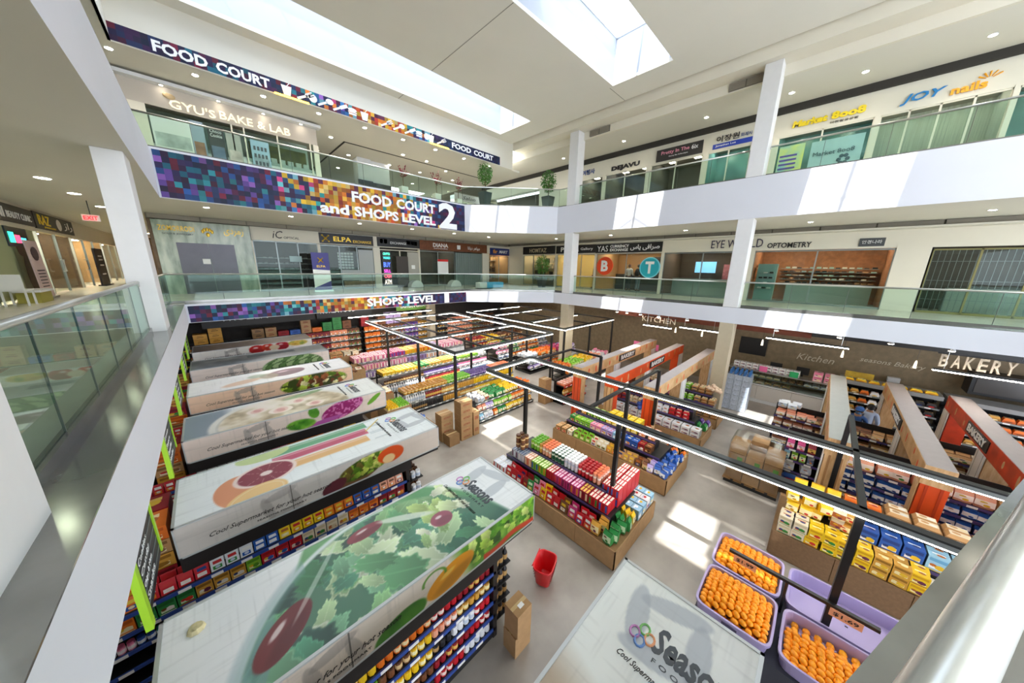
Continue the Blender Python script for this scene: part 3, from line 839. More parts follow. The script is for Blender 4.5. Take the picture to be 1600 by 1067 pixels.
MB().box(XR + 1.5, XR + 1.9, -1.3, 1.6, L1, 5.6).build('display_counter', MAT['frosted'], t)
s_ = sign('X', XR, 5.0, 0.8, 7.25, 7.6, 'black letters EYE WORLD OPTOMETRY on the cream wall partly behind a column', None)
XT('lettering', 'EYE WORLD', 4.84, 2.66, XR - 0.02, 7.38, 7.78, mat('ink_purple', '2A2440', 0.5), s_, off=0.0); XT('lettering', 'OPTOMETRY', 2.48, 0.93, XR - 0.02, 7.32, 7.56, inkblack, s_, off=0.02)
s_ = sign('X', XR, -0.5, -1.2, 7.3, 7.62, 'small grey plaque with white Korean letters', mat('plaque_grey', '45484A', 0.5))
XT('lettering', '안경나라', -0.58, -1.12, XR - 0.04, 7.4, 7.54, signwhite, s_)
t = shop('X', XR, -2.45, -5.6, L1, 7.15, 'dark unit behind a folding metal grille at the right edge of level one', 3, mull=mat('olive_frame', '7A7440', 0.5))
gr = MB()
for i in range(22): gr.box(XR + 0.12, XR + 0.14, -2.5 - i * 0.14, -2.5 - i * 0.14 + 0.012, L1, 7.1)
for z in (5.3, 6.0, 6.7): gr.box(XR + 0.12, XR + 0.14, -5.55, -2.5, z, z + 0.015)
gr.build('folding_grille', greyal, t)
MB().box(XR + 1.6, XR + 2.1, -5.2, -3.3, L1, 5.7).build('counter', MAT['frosted'], t)
t = shop('X', XR, -5.75, -9, L1, 7.15, 'last dark unit at the far right of level one', 3, mull=MAT['olive_frame'])

# level two, right side
X2 = 18.28
teal_film = mat('teal_window_film', '6FA5A8', 0.3, var=0.3, scale=1.2)
for (a, b, lab, n, inn) in ((12.5, 10.93, 'narrow level two shop window left of the DEJAVU sign', 1, dark_int), (10.73, 8.26, 'level two shop window directly under the DEJAVU letters', 2, dark_int),
                       (8.0, 5.5, 'level two shop window under the black Pretty In The 6ix sign', 2, dark_int), (5.28, 3.6, 'level two shop window under the blue Jonathan Lee sign', 2, teal_film),
                       (2.65, -0.02, 'level two shop window with pale prints under the yellow sign', 2, teal_film), (-0.18, -2.8, 'level two nail salon window with white blinds', 4, mat('blind_white', 'C5CBC4', 0.6, var=0.3, scale=3, stretch=(1, 8, 0.2))),
                       (-2.9, -6.5, 'level two window with a dark grid at the right edge', 5, teal_film), (-6.6, -9, 'last level two window beyond the right edge', 2, dark_int)):
    t = shop('X', X2, a, b, L2, 11.75, lab, n, inner=inn, depth=1.6 if inn != dark_int else 2.6, mull=cream)
    if 'yellow sign' in lab:
        MB().box(X2 - 0.0, X2 + 0.02, 1.75, 2.55, L2 + 0.1, 11.35).build('poster', mat('blue_yellow_print', '6FB2CF', 0.4, color2='D8DC70', scale=1.5), t)
        for k in range(4): MB().box(X2 - 0.012, X2, 1.95, 2.5, 10.45 + 0.16 * k, 10.52 + 0.16 * k).build('poster_line', mat('violet_ink', '5A4A9A', 0.5), t)
        MB().box(X2 - 0.0, X2 + 0.02, 0.1, 1.55, L2 + 0.1, 11.3).build('poster', mat('pale_print', '9FBEC0', 0.4), t)
        XT('lettering', 'Market 8oo8', 1.45, 0.3, X2 - 0.02, 10.75, 10.9, mat('ink_slate', '3A5560', 0.5), t)
        mb = MB()
        for k in range(6): mb.sphere(X2 - 0.01, 0.55 + 0.12 * math.cos(k * PI / 3), 10.5 + 0.14 * math.sin(k * PI / 3), 0.01, 0.07, 0.07, 8, 4)
        mb.build('flower_print', MAT['ink_slate'], t)
s_ = sign('X', X2, 12.5, 11.4, 11.9, 12.4, 'small blue Korean travel sign at the corner column', None); XT('lettering', '여행사', 12.4, 11.5, X2 - 0.02, 11.98, 12.28, mat('ink_blue', '24478C', 0.5), s_, off=0.02)
s_ = sign('X', X2, 10.4, 8.6, 11.8, 12.2, 'bold black DEJAVU letters', None); XT('lettering', 'DEJAVU', 10.36, 8.65, X2 - 0.02, 11.82, 12.12, inkblack, s_, off=0.06)
s_ = sign('X', X2 - 0.02, 7.75, 5.55, 11.82, 12.38, 'black sign reading Pretty In The 6ix in pink letters', mat('sign_charcoal', '35322F', 0.5))
XT('lettering', 'Pretty In The', 7.5, 6.15, X2 - 0.06, 12.06, 12.27, mat('pink_ink', 'F0A0B4', 0.5), s_, off=0.01); XT('lettering', '6ix', 6.05, 5.75, X2 - 0.06, 12.08, 12.28, signwhite, s_, off=0.01)
XT('lettering', 'Beauty Bar & Boutique', 7.1, 6.2, X2 - 0.06, 11.94, 12.01, signwhite, s_)
s_ = sign('X', X2, 5.1, 3.55, 11.8, 12.38, 'blue strip sign with Korean letters above it', None)
XT('lettering', '이장원', 5.0, 4.1, X2 - 0.02, 12.1, 12.36, inkblack, s_, off=0.015); XT('lettering', '회계사', 4.05, 3.62, X2 - 0.02, 12.12, 12.28, mat('ink_blue2', '24478C', 0.5), s_)
MB().box(X2 - 0.04, X2 - 0.01, 3.56, 5.12, 11.84, 12.04).build('sign_board', mat('sign_royal', '2440A8', 0.5), s_); XT('lettering', 'Jonathan Lee', 5.0, 4.2, X2 - 0.045, 11.89, 11.99, signwhite, s_)
s_ = sign('X', X2, 2.3, 0.2, 11.9, 12.4, 'yellow rounded letters with small black Korean text', None)
yl = mat('yellow_letters', 'F2D41C', 0.4)
XT('lettering', 'Market', 2.28, 1.25, X2 - 0.03, 11.98, 12.22, yl, s_, off=0.05, shear=0.1, ext=0.03); XT('lettering', '8oo8', 1.15, 0.25, X2 - 0.03, 11.98, 12.24, yl, s_, off=0.05, ext=0.03)
XT('lettering', '마켓팔공공팔', 1.15, 0.4, X2 - 0.02, 11.84, 11.92, inkblack, s_)
s_ = sign('X', X2, -0.6, -2.6, 11.8, 12.4, 'blue and orange JOY nails letters with a fan of rays', None)
XT('lettering', 'JOY', -0.55, -1.5, X2 - 0.03, 11.9, 12.22, mat('joy_blue', '1F7FC0', 0.4), s_, off=0.02, shear=0.3, ext=0.03); XT('lettering', 'nails', -1.6, -2.28, X2 - 0.03, 11.9, 12.14, mat('joy_orange', 'F0A818', 0.4), s_, off=0.03, ext=0.03)
mb = MB()
for k in range(5):
    an = PI * (0.2 + k * 0.15)
    mb.tube([(X2 - 0.02, -2.28 + 0.08 * math.cos(an), 12.12 + 0.08 * math.sin(an)), (X2 - 0.02, -2.28 + 0.26 * math.cos(an), 12.12 + 0.22 * math.sin(an))], [0.01, 0.022], 6)
mb.build('ray', MAT['joy_orange'], s_)

# level two, back: bakery booth, central pier, distant ceiling opening
YG = 19.0
LB = 10.0
t = thing('bakery_booth', "white bakery booth with GYU'S BAKE & LAB lettering on level two", 'shopfront', (1.9, YG, LB))
MB().box(-1.2, 4.95, YG, YG + 0.12, 11.9, 12.74).build('sign_wall', mat('booth_wall', 'B9B0A4', .6), t)
MB().box(-1.9, 5.1, YG - 0.3, YG + 0.1, 12.06 + .56, 12.74).build('canopy', white, t)
MB().box(4.75, 4.98, YG, YG + 0.2, LB, 11.9).build('pier', cream, t)
MB().box(-1.2, -0.7, YG, YG + 0.2, LB, 11.9).build('pier', cream, t)
for x0, x1 in ((-0.7, 1.7), (2.15, 4.75)):
    MB().box(x0, x1, YG + 0.04, YG + 0.05, LB + 0.6, 11.88).build('glass_pane', g_shop, t)
for x in (-0.7, 1.72, 2.12, 3.3, 4.6): MB().box(x, x + 0.05, YG, YG + 0.08, LB, 11.9).build('mullion', cream, t)
MB().box(-1.2, 4.98, YG + 2.2, YG + 2.3, LB, 12.4).build('rear_wall', mat('mint_wall', 'C9D4CC', 0.6), t)
MB().box(2.4, 4.7, YG + 1.4, YG + 1.5, 10.4, 11.8).build('menu_wall', mat('olive_wall', '8A8440', 0.6, var=0.5, scale=3), t)
MB().box(-1.2, 4.98, YG + 0.1, YG + 0.5, LB, LB + 0.75).build('counter', white, t)
def poster(x0, x1, z0, z1, c1, c2, p, y=YG + 0.0, n=3, s=2.2):
    MB().box(x0, x1, y, y + 0.02, z0, z1).build('poster', mat('poster_%s' % c1, c1, 0.5), p)
    MB().box(x0 + 0.05, x1 - 0.05, y - 0.01, y, z0 + 0.05, z0 + (z1 - z0) * 0.5).build('poster_image', mat('poster_image_%s' % c2, c2, 0.5, var=0.5, scale=s), p)
poster(-0.6, 0.45, 10.5, 11.55, 'D8DCD8', 'C2CCC8', t); poster(0.45, 0.85, 10.2, 11.7, '8FA0B0', 'A87A60', t); poster(0.95, 1.45, 10.2, 11.65, '2F3234', '6B7C98', t)
YT('lettering', 'Choco', 1.02, 1.38, YG - 0.012, 11.42, 11.54, signwhite, t); YT('lettering', 'Cookie', 1.02, 1.38, YG - 0.012, 11.26, 11.38, signwhite, t)
poster(1.5, 1.98, 10.2, 11.6, 'A9A6A2', 'D8C8C4', t); poster(2.3, 2.95, 10.3, 11.5, '9CB8D0', 'B8CAD8', t)
for k in range(3):
    for j in range(4): MB().box(2.38 + 0.13 * j, 2.46 + 0.13 * j, YG - 0.025, YG - 0.012, 10.5 + 0.3 * k, 10.66 + 0.3 * k).build('poster_cup', mat('cup_ink', '4A4E58', 0.5), t)
for i in range(5): MB().box(3.0 + 0.32 * i, 3.22 + 0.32 * i, YG + 0.15, YG + 0.35, LB + 0.75, LB + 0.95).build('display_box', mat('carton_white', 'E4E4E0', 0.6), t)
ivory = mat('ivory_letters', 'F4EBCB', 0.35, emit=0.3)
YT('lettering', "GYU'S", 0.0, 1.3, YG - 0.02, 11.95, 12.25, ivory, t, ext=0.05, off=0.01); YT('lettering', 'BAKE & LAB', 1.42, 3.85, YG - 0.02, 12.0, 12.3, ivory, t, ext=0.05, off=0.01)
mb = MB(); mb.sphere(0.05, YG - 0.03, 12.34, 0.16, 0.03, 0.1, 10, 6); mb.sphere(-0.03, YG - 0.03, 12.36, 0.1, 0.04, 0.09, 8, 5); mb.build('pastry_emblem', mat('pastry_gold', 'B8A078', 0.5), t)
t.location = (1.9 * .895, 19 * .895, 6.2 + (10.0 - 6.2) * .895); t.scale = (.895,) * 3
struct(MB().box(7.1, 7.85, 19.9, 20.6, L2, 12.13).build('column', white, bevel=0.01)); struct(MB().box(7.85, 9.0, 20.1, 20.6, L2, 12.13).build('column', white))
t = thing('cladding_panel', 'black right-hand cladding panel at the foot of the white level two pier', 'panel', (8.4, 20.05, L2)); MB().box(7.87, 9.02, 20.0, 20.09, L2, 10.95).build('sheet', black, t)
t = thing('cladding_panel', 'black left-hand cladding panel with a white EXIT mark on the level two pier', 'panel', (7.5, 19.85, L2))
MB().box(7.05, 7.87, 19.8, 19.885, L2, 10.95).build('sheet', black, t); YT('lettering', 'EXIT', 7.3, 7.6, 19.79, 10.5, 10.62, signwhite, t)
# far skylight over the food court + slots in the soffit
struct(MB().box(10.8, 14.2, 25.2, 27.2, 12.1, 12.13).build('window_4', mat('far_skylight', 'F4F8FF', 0.5, emit=2.2), org=(0, 0, 0)))
mb = MB(); mb.box(5.9, 14.5, 18.1, 18.18, 12.115, 12.13); mb.box(5.9, 5.98, 18.1, 27, 12.115, 12.13)
struct(mb.build('trim_13', MAT['dark_recess'], org=(0, 0, 0)))
struct(MB().box(-12, 18.2, 29.8, 30, L2, 12.13).build('wall_food_court', cream, org=(0, 0, 0)))
t = shop('Y', 23.0, 16.3, 20.5, L2, 11.9, 'distant white-barred unit with red and yellow letters behind the corner trees', 6, inner=mat('pale_wall', 'D0CEC8', 0.6), mull=white, depth=1.5)
YT('lettering', 'NAIL', 16.6, 17.9, 22.95, 11.95, 12.1, red_m, t, off=0.03); YT('lettering', 'BAR', 18.0, 19.0, 22.95, 11.95, 12.1, yl, t, off=0.03)
t = thing('hanging_sign', 'slanted white sign with small black script on level two behind the corner', 'sign', (15.3, 20.5, 11.0))
MB().box(14.0, 16.6, 20.5, 20.55, 11.0, 11.5).build('sign_board', mat('pinkish_white', 'E6DCE2', 0.5), t); YT('lettering', 'Salon', 14.7, 15.9, 20.49, 11.13, 11.37, inkblack, t, shear=0.3)

# ---------------- left corridor (level one)
XL = -4.6
lc = mat('corridor_ceiling', 'A9A79C', 0.8)
struct(MB().box(XL - 0.2, XL, 3, 42, 7.3, 8.15).build('wall_left_corridor', cream, org=(0, 0, 0)))
struct(MB().box(-1.42, -1.3, 20.4, 42, L1, 8.15).build('wall_corridor_right', mat('brown_corridor', '6E5A42', 0.6, var=0.3), org=(0, 0, 0)))
struct(MB().box(XL - 0.2, XL, 3, 15.2, L1, 7.3).build('wall_left_corridor', mat('sage_wall', 'A8AC90', 0.6), org=(0, 0, 0)))
def shopL(y0, y1, label, inner, n):
    t = thing('shopfront', label, 'shopfront', (XL, (y0 + y1) / 2, L1))
    for k in range(n):
        p = y0 + (y1 - y0) * k / n; q = y0 + (y1 - y0) * (k + 1) / n
        MB().box(XL - 0.05, XL - 0.04, p + 0.03, q - 0.03, L1 + 0.05, 7.25).build('glass_pane', g_shop, t)
        MB().box(XL - 0.08, XL, p - 0.03, p + 0.03, L1, 7.3).build('mullion', greyal, t)
    MB().box(XL - 1.6, XL - 1.5, y0, y1, L1, 7.4).build('rear_partition', inner, t)
    MB().box(XL - 1.5, XL, y0 - 0.02, y0, L1, 7.4).build('side_partition', inner, t)
    MB().box(XL - 1.0, XL - 0.8, y0 + 0.3, y1 - 0.3, 7.36, 7.4).build('lamp_panel', MAT['shop_lamp'], t)
    return t
sage = mat('sage_print', '9BA37E', 0.5)
t = shopL(15.3, 22.3, 'sage green beauty clinic window with a figure print at the left edge', sage, 3)
MB().box(XL - 0.02, XL, 15.4, 22.2, L1 + 0.1, 7.28).build('window_film', sage, t)
mb = MB(); mb.sphere(XL + 0.005, 20.6, 6.6, 0.01, 0.42, 0.32, 12, 8); mb.sphere(XL + 0.005, 20.9, 5.7, 0.012, 0.5, 0.8, 12, 8); mb.build('figure_print', mat('figure_brown', '6E5E4C', 0.6, var=0.3), t)
MB().box(XL + 0.0, XL + 0.04, 19.6, 21.4, 6.62, 7.28).build('lit_screen', mat('screen_dark', '1A2A30', 0.3), t)
for k, c_ in enumerate(('30E0B0', 'F04060', '40C8E0')): MB().box(XL + 0.04, XL + 0.05, 19.75 + k * 0.5, 20.15 + k * 0.5, 6.75, 7.1 - 0.08 * k).build('screen_figure', mat('scr_' + c_, c_, 0.5, emit=1.5), t)
def signL(y0, y1, z0, z1, label, m):
    t = thing('shop_sign', label, 'sign', (XL, (y0 + y1) / 2, z0)); MB().box(XL - 0.02, XL + 0.05, y0, y1, z0, z1).build('sign_board', m, t); return t
def LT(s, y0, y1, z0, z1, m, p, **k): return txt('lettering', s, (XL + 0.055, y0, z0), (0, 1, 0), (0, 0, 1), y1 - y0, z1 - z0, m, p, **k)
s_ = signL(16.0, 22.6, 7.45, 8.05, 'black sign ending in the white words HANI BEAUTY CLINIC', signblack); LT('HANI', 18.3, 19.9, 7.58, 7.92, signwhite, s_, off=0.02); LT('BEAUTY CLINIC', 20.1, 22.3, 7.6, 7.82, signwhite, s_)
s_ = signL(22.75, 28.0, 7.42, 8.08, 'black sign reading RAZ in yellow with a white moon disc', signblack); LT('RAZ', 23.1, 24.5, 7.6, 8.0, yl, s_, off=0.02); LT('JEWELLERY', 23.6, 25.1, 7.47, 7.55, yl, s_); LT('ﺯﺍﺭ', 26.4, 27.7, 7.55, 7.95, signwhite, s_)
mb = MB(); mb.sphere(XL + 0.06, 25.7, 7.75, 0.01, 0.35, 0.25, 14, 8); mb.build('moon_disc', signwhite, s_)
t = shopL(22.7, 27.2, 'dark glass jeweller front with a yellow light line beside the roll-up banner', mat('olive_dark', '4A4634', 0.6), 2)
MB().box(XL - 0.9, XL - 0.85, 25.6, 25.8, L1 + 0.3, 7.0).build('light_line', yellowled, t)
mb = MB(); mb.tube([(XL + 0.08, 24.2, 5.7), (XL + 0.16, 24.2, 5.7), (XL + 0.16, 24.2, 6.2), (XL + 0.08, 24.2, 6.2)], 0.03, 8); mb.build('door_handle', steel, t)
t = shopL(27.4, 34, 'brown glazed shopfront deep in the left corridor', mat('brown_int', '5E4630', 0.6, var=0.4), 3)
mb = MB(); mb.tube([(XL + 0.08, 28.2, 5.7), (XL + 0.16, 28.2, 5.7), (XL + 0.16, 28.2, 6.2), (XL + 0.08, 28.2, 6.2)], 0.03, 8); mb.build('door_handle', steel, t)
t = shopL(34.2, 41, 'last warm-lit shopfront at the end of the left corridor', warm_int, 3)
struct(MB().box(XL, -1.4, 41.5, 41.6, L1, 8.15).build('wall_corridor_end', mat('corridor_end', '7A6448', 0.6, var=0.3), org=(0, 0, 0)))
def rollup(y0, x, w, h, label, m, m2, name='roll_up_banner', axis='L'):
    t = thing(name, label, 'banner stand', (x, y0, L1))
    if axis == 'L':
        mb = MB(); mb.add([(x, y0, L1 + 0.05), (x, y0 + w, L1 + 0.05), (x - 0.05, y0 + w, L1 + h), (x - 0.05, y0, L1 + h), (x - 0.03, y0, L1 + 0.05), (x - 0.03, y0 + w, L1 + 0.05), (x - 0.08, y0 + w, L1 + h), (x - 0.08, y0, L1 + h)],
               [(0, 1, 2, 3), (7, 6, 5, 4), (0, 4, 5, 1), (1, 5, 6, 2), (2, 6, 7, 3), (3, 7, 4, 0)]); mb.build('banner_sheet', m, t)
        MB().box(x - 0.12, x + 0.08, y0 - 0.05, y0 + w + 0.05, L1 + 0.012, L1 + 0.07).build('base', steel, t)
        mb = MB(); mb.sphere(x - 0.02, y0 + w * 0.45, L1 + h * 0.78, 0.02, w * 0.28, h * 0.12, 10, 6); mb.build('portrait_print', m2, t)
        for k in range(8): MB().box(x + 0.0 - 0.03, x + 0.012 - 0.02, y0 + w * 0.2, y0 + w * 0.8, L1 + h * (0.1 + 0.055 * k), L1 + h * (0.12 + 0.055 * k)).build('text_line', m2, t)
    return t
rollup(19.7, -4.25, 1.15, 2.05, 'pink roll-up banner with a dark portrait standing in the left corridor', mat('pink_banner', 'C9B2B0', 0.5), mat('dark_print', '4A3A3E', 0.6))
t = thing('standing_sign', 'tall black standing sign farther down the left corridor', 'banner stand', (-4.25, 29.5, L1)); MB().box(-4.3, -4.22, 28.9, 30.9, L1 + 0.05, 6.85).build('panel', signblack, t); MB().box(-4.4, -4.1, 28.9, 30.9, L1, L1 + 0.05).build('base', black, t)
for z in (6.4, 6.2, 5.9, 5.4): MB().box(-4.22, -4.21, 29.5, 30.4, z, z + 0.07).build('text_line', tag_m, t)
t = thing('exit_sign', 'red EXIT sign hanging from the left corridor ceiling', 'sign', (-2.5, 18, 7.47)); MB().box(-2.68, -2.3, 18, 18.06, 7.5, 7.7).build('casing', tag_m, t); YT('lettering', 'EXIT', -2.64, -2.34, 17.99, 7.53, 7.66, mat('exit_red', 'E02020', 0.5, emit=1.5), t, off=0.02); MB().box(-2.5, -2.48, 18.02, 18.04, 7.7, 8.15).build('hanger', black, t)
t = thing('white_chair', 'white chair beside a low yellow stool near the left edge window', 'chair', (-4.2, 17.5, L1))
for (a, b) in ((-4.45, 17.2), (-4.05, 17.2), (-4.45, 17.8), (-4.05, 17.8)): MB().box(a, a + 0.04, b, b + 0.04, L1, L1 + 0.45).build('leg', white, t)
MB().box(-4.48, -4.0, 17.15, 17.87, L1 + 0.45, L1 + 0.5).build('seat', white, t); MB().box(-4.48, -4.0, 17.12, 17.17, L1 + 0.5, L1 + 0.95).build('backrest', white, t)
t = thing('low_bench', 'low white shelf bench on a yellow box by the sage window', 'bench', (-4.2, 18.6, L1)); MB().box(-4.45, -4.0, 18.2, 19.3, L1, L1 + 0.35).build('yellow_box', mat('olive_yellow', '9C9440', 0.6), t); MB().box(-4.48, -3.95, 18.1, 19.4, L1 + 0.35, L1 + 0.42).build('top', white, t)
# purple and white roll-up banner before the ELPA shop
rb = thing('roll_up_banner', 'purple and white roll-up banner before the ELPA shop', 'banner stand', (4.55, 19.0, L1))
MB().box(4.05, 4.85, 19.0, 19.03, L1 + 0.08, L1 + 2.0).build('banner_sheet', mat('banner_purple', '3E3A86', 0.5), rb)
mb = MB(); mb.add([(4.05, 18.99, L1 + 0.2), (4.85, 18.99, L1 + 0.55), (4.85, 18.99, L1 + 1.1), (4.05, 18.99, L1 + 1.15)], [(0, 1, 2, 3)]); mb.build('white_field', signwhite, rb)
YT('lettering', 'ELPA', 4.25, 4.65, 18.985, L1 + 1.25, L1 + 1.36, gold, rb, ext=0.004)
mb = MB()
for a in range(4):
    an = PI / 4 + a * PI / 2; mb.tube([(4.45, 18.98, L1 + 1.62), (4.45 + 0.17 * math.cos(an), 18.98, L1 + 1.62 + 0.17 * math.sin(an))], [0.04, 0.02], 6)
mb.build('emblem', gold, rb); MB().box(4.0, 4.9, 18.9, 19.15, L1, L1 + 0.08).build('base', steel, rb)

# ---------------- people
def person(label, loc, rot, shirt, trousers, hair=hair_m, cap=None, pose='stand', mask=None):
    t = thing('person', label, 'person', loc, rot=rot, local=True)
    def sk(name, verts, edges, rad, m):
        import bmesh
        me = bpy.data.meshes.new(name); bm = bmesh.new()
        lay = bm.verts.layers.skin.verify()
        vs = [bm.verts.new(v) for v in verts]
        for a, b in edges: bm.edges.new((vs[a], vs[b]))
        for v, r_ in zip(vs, rad): v[lay].radius = (r_, r_)
        vs[0][lay].use_root = True
        bm.to_mesh(me); bm.free(); me.materials.append(m)
        o = bpy.data.objects.new(name, me); COL.objects.link(o); o.parent = t
        s1 = o.modifiers.new('skin', 'SKIN'); s1.use_smooth_shade = True
        s2 = o.modifiers.new('sub', 'SUBSURF'); s2.levels = 1; s2.render_levels = 1
        return o
    f = 0.28 if pose == 'reach' else 0.05     # forearm forward (facing -y)
    V = [(0, 0, .95), (0, 0, 1.12), (0, 0, 1.32), (0, 0, 1.46), (0, -.01, 1.53), (0, -.02, 1.64), (0, -.02, 1.70),
         (.18, 0, 1.42), (.25, .02, 1.14), (.24, -f, .92 + f * .6), (.23, -f - .06, .84 + f * .7),
         (-.18, 0, 1.42), (-.25, .02, 1.14), (-.24, -f, .92 + f * .6), (-.23, -f - .06, .84 + f * .7),
         (.10, 0, .88), (.11, -.02, .5), (.11, .02, .09), (.11, -.13, .04), (-.10, 0, .88), (-.11, .0, .5), (-.11, .05, .09), (-.11, -.10, .04)]
    Ed = [(0, 1), (1, 2), (2, 3), (3, 4), (4, 5), (5, 6), (3, 7), (7, 8), (8, 9), (9, 10), (3, 11), (11, 12), (12, 13), (13, 14), (0, 15), (15, 16), (16, 17), (17, 18), (0, 19), (19, 20), (20, 21), (21, 22)]
    R_ = [.12, .11, .13, .08, .05, .085, .07, .055, .042, .033, .028, .055, .042, .033, .028, .075, .052, .036, .03, .075, .052, .036, .03]
    sk('body', V, Ed, R_, skin)
    for sx in (1, -1):
        hx_, hy, hz = .23 * sx, -f - .08, .82 + f * .75
        for k in range(4):
            sk('finger', [(hx_ + (k - 1.5) * .018, hy, hz), (hx_ + (k - 1.5) * .02, hy - .035, hz - .03), (hx_ + (k - 1.5) * .02, hy - .03, hz - .065 + .006 * abs(k - 1.5))], [(0, 1), (1, 2)], [.009, .008, .006], skin)
        sk('thumb', [(hx_ - .03 * sx, hy + .01, hz), (hx_ - .05 * sx, hy - .02, hz - .03)], [(0, 1)], [.010, .008], skin)
    sk('shirt', [V[0], V[1], V[2], V[3], V[7], V[8], (.245, -f * .5, 1.04), V[11], V[12], (-.245, -f * .5, 1.04)], [(0, 1), (1, 2), (2, 3), (3, 4), (4, 5), (5, 6), (3, 7), (7, 8), (8, 9)], [.145, .14, .155, .09, .075, .06, .052, .075, .06, .052], shirt)
    sk('trousers', [(0, 0, .97), V[15], V[16], (V[17][0], V[17][1], .1), V[19], V[20], (V[21][0], V[21][1], .1)], [(0, 1), (1, 2), (2, 3), (0, 4), (4, 5), (5, 6)], [.14, .1, .07, .055, .1, .07, .055], trousers)
    for sx in (1, -1):
        MB().sphere(.11 * sx, -.07, .05, .055, .14, .05, 10, 6).build('shoe', inkblack, t, smooth=True)
    hb = MB(); hb.sphere(0, .02, 1.67, .10, .115, .115, 12, 8)
    hb.build('hair', hair, t, smooth=True)
    fc = MB(); fc.sphere(0, -.115, 1.62, .012, .022, .018, 6, 4); fc.sphere(.095, -.01, 1.62, .012, .02, .03, 6, 4); fc.sphere(-.095, -.01, 1.62, .012, .02, .03, 6, 4)
    fc.build('nose_and_ears', skin, t, smooth=True)
    ey = MB(); ey.sphere(.034, -.098, 1.65, .013, .008, .008, 6, 4); ey.sphere(-.034, -.098, 1.65, .013, .008, .008, 6, 4); ey.build('eyes', inkblack, t); 
    if mask: MB().sphere(0, -.07, 1.585, .075, .055, .05, 12, 6).build('face_mask', mask, t, smooth=True)
    else: MB().box(-.025, .025, -.104, -.098, 1.575, 1.583).build('mouth', mat('lips', '8A4A44', 0.5), t)
    if cap:
        cb = MB(); cb.sphere(0, 0.0, 1.72, .112, .125, .09, 12, 6); cb.sphere(0, -.13, 1.70, .085, .075, .014, 12, 4); cb.build('cap', cap, t, smooth=True)
    return t
person('person with dark hair and white shirt seen from behind at the exchange counter', (20.9, 9.85, L1), -PI / 2 + PI, mat('white_shirt', 'E8EAEC', 0.7), mat('dark_jeans', '3A4250', 0.7), hair=mat('brown_hair', '5A3A28', 0.6), pose='reach')
person('person in black top with long dark hair beside the white-shirted customer', (20.9, 9.2, L1), -PI / 2 + PI - 0.3, mat('black_top', '202226', 0.7), mat('pale_jeans', '7C8CA0', 0.7), pose='reach')
person('person in dark clothes standing inside the yellow-lit gallery shop', (20.9, 12.5, L1), PI / 2 - PI - 0.5, mat('dark_coat', '2E2C2A', 0.7), mat('dark_jeans2', '2A2E36', 0.7))
person('person in a blue cap, blue mask and blue uniform among the bread shelves', (15.3, -1.45, 0), -PI / 2 - 0.3, mat('blue_uniform', '2F5690', 0.7), mat('navy_trousers', '20304A', 0.7), cap=mat('blue_cap', '2A5A9C', 0.7), mask=mat('blue_mask', '5A86B8', 0.7), pose='reach')
person('person in a pale blue top with black hair behind the blue-capped worker', (16.0, -1.75, 0), PI / 2, mat('pale_top', 'B8C8E0', 0.7), mat('navy_trousers', '20304A', 0.7))

# ---------------- plants, benches on the galleries
def ficus(label, x, y, z, pot_h, crown_r, crown_z, seed, group=None):
    t = thing('potted_tree', label, 'plant', (x, y, z), group)
    mb = MB(); a, b = 0.2, 0.3
    mb.add([(x - a, y - a, z), (x + a, y - a, z), (x + a, y + a, z), (x - a, y + a, z), (x - b, y - b, z + pot_h), (x + b, y - b, z + pot_h), (x + b, y + b, z + pot_h), (x - b, y + b, z + pot_h)], [(0, 3, 2, 1), (4, 5, 6, 7), (0, 1, 5, 4), (1, 2, 6, 5), (2, 3, 7, 6), (3, 0, 4, 7)])
    mb.build('planter', planter_m, t, bevel=0.01)
    mb = MB(); mb.tube([(x, y, z + pot_h - 0.05), (x + 0.03, y, z + pot_h + 0.4), (x, y + 0.02, z + crown_z)], [0.035, 0.03, 0.02], 8)
    rnd = random.Random(seed)
    for k in range(7):
        an = rnd.uniform(0, 2 * PI); r_ = rnd.uniform(0.4, 0.9) * crown_r; zz = z + crown_z + rnd.uniform(-0.4, 0.6)
        mb.tube([(x, y, z + crown_z - 0.2), (x + r_ * math.cos(an), y + r_ * math.sin(an), zz)], [0.018, 0.008], 6)
    mb.build('trunk', trunkm, t, smooth=True)
    lf = MB()
    for k in range(900):
        u = rnd.gauss(0, 1), rnd.gauss(0, 1), rnd.gauss(0, 1); L = math.sqrt(sum(q * q for q in u)); r_ = crown_r * rnd.uniform(0.45, 1.0)
        hh = 1.35
        cx, cy_, cz = x + u[0] / L * r_, y + u[1] / L * r_, z + crown_z + 0.15 + u[2] / L * r_ * hh
        a_ = Vector((rnd.uniform(-1, 1), rnd.uniform(-1, 1), rnd.uniform(-0.8, 0.2))).normalized() * 0.07
        b_ = a_.cross(Vector((rnd.uniform(-1, 1), rnd.uniform(-1, 1), rnd.uniform(-1, 1)))).normalized() * 0.025
        c_ = Vector((cx, cy_, cz)); lf.add([tuple(c_ - a_), tuple(c_ + b_), tuple(c_ + a_), tuple(c_ - b_)], [(0, 1, 2, 3)])
    o = lf.build('foliage', leafm, t); o['kind'] = 'stuff'
ficus('leafy tree in a charcoal planter behind the level two rail, left of the corner', 12.6, 15.3, L2, 0.9, 0.45, 1.75, 1)
ficus('leafy tree in a charcoal planter behind the level two rail, beside the corner column', 15.9, 13.2, L2, 0.9, 0.5, 1.6, 2)
ficus('leafy tree in a charcoal pot behind the level one rail before the HOMTAZ shop', 18.0, 15.2, L1, 0.75, 0.55, 1.5, 3)
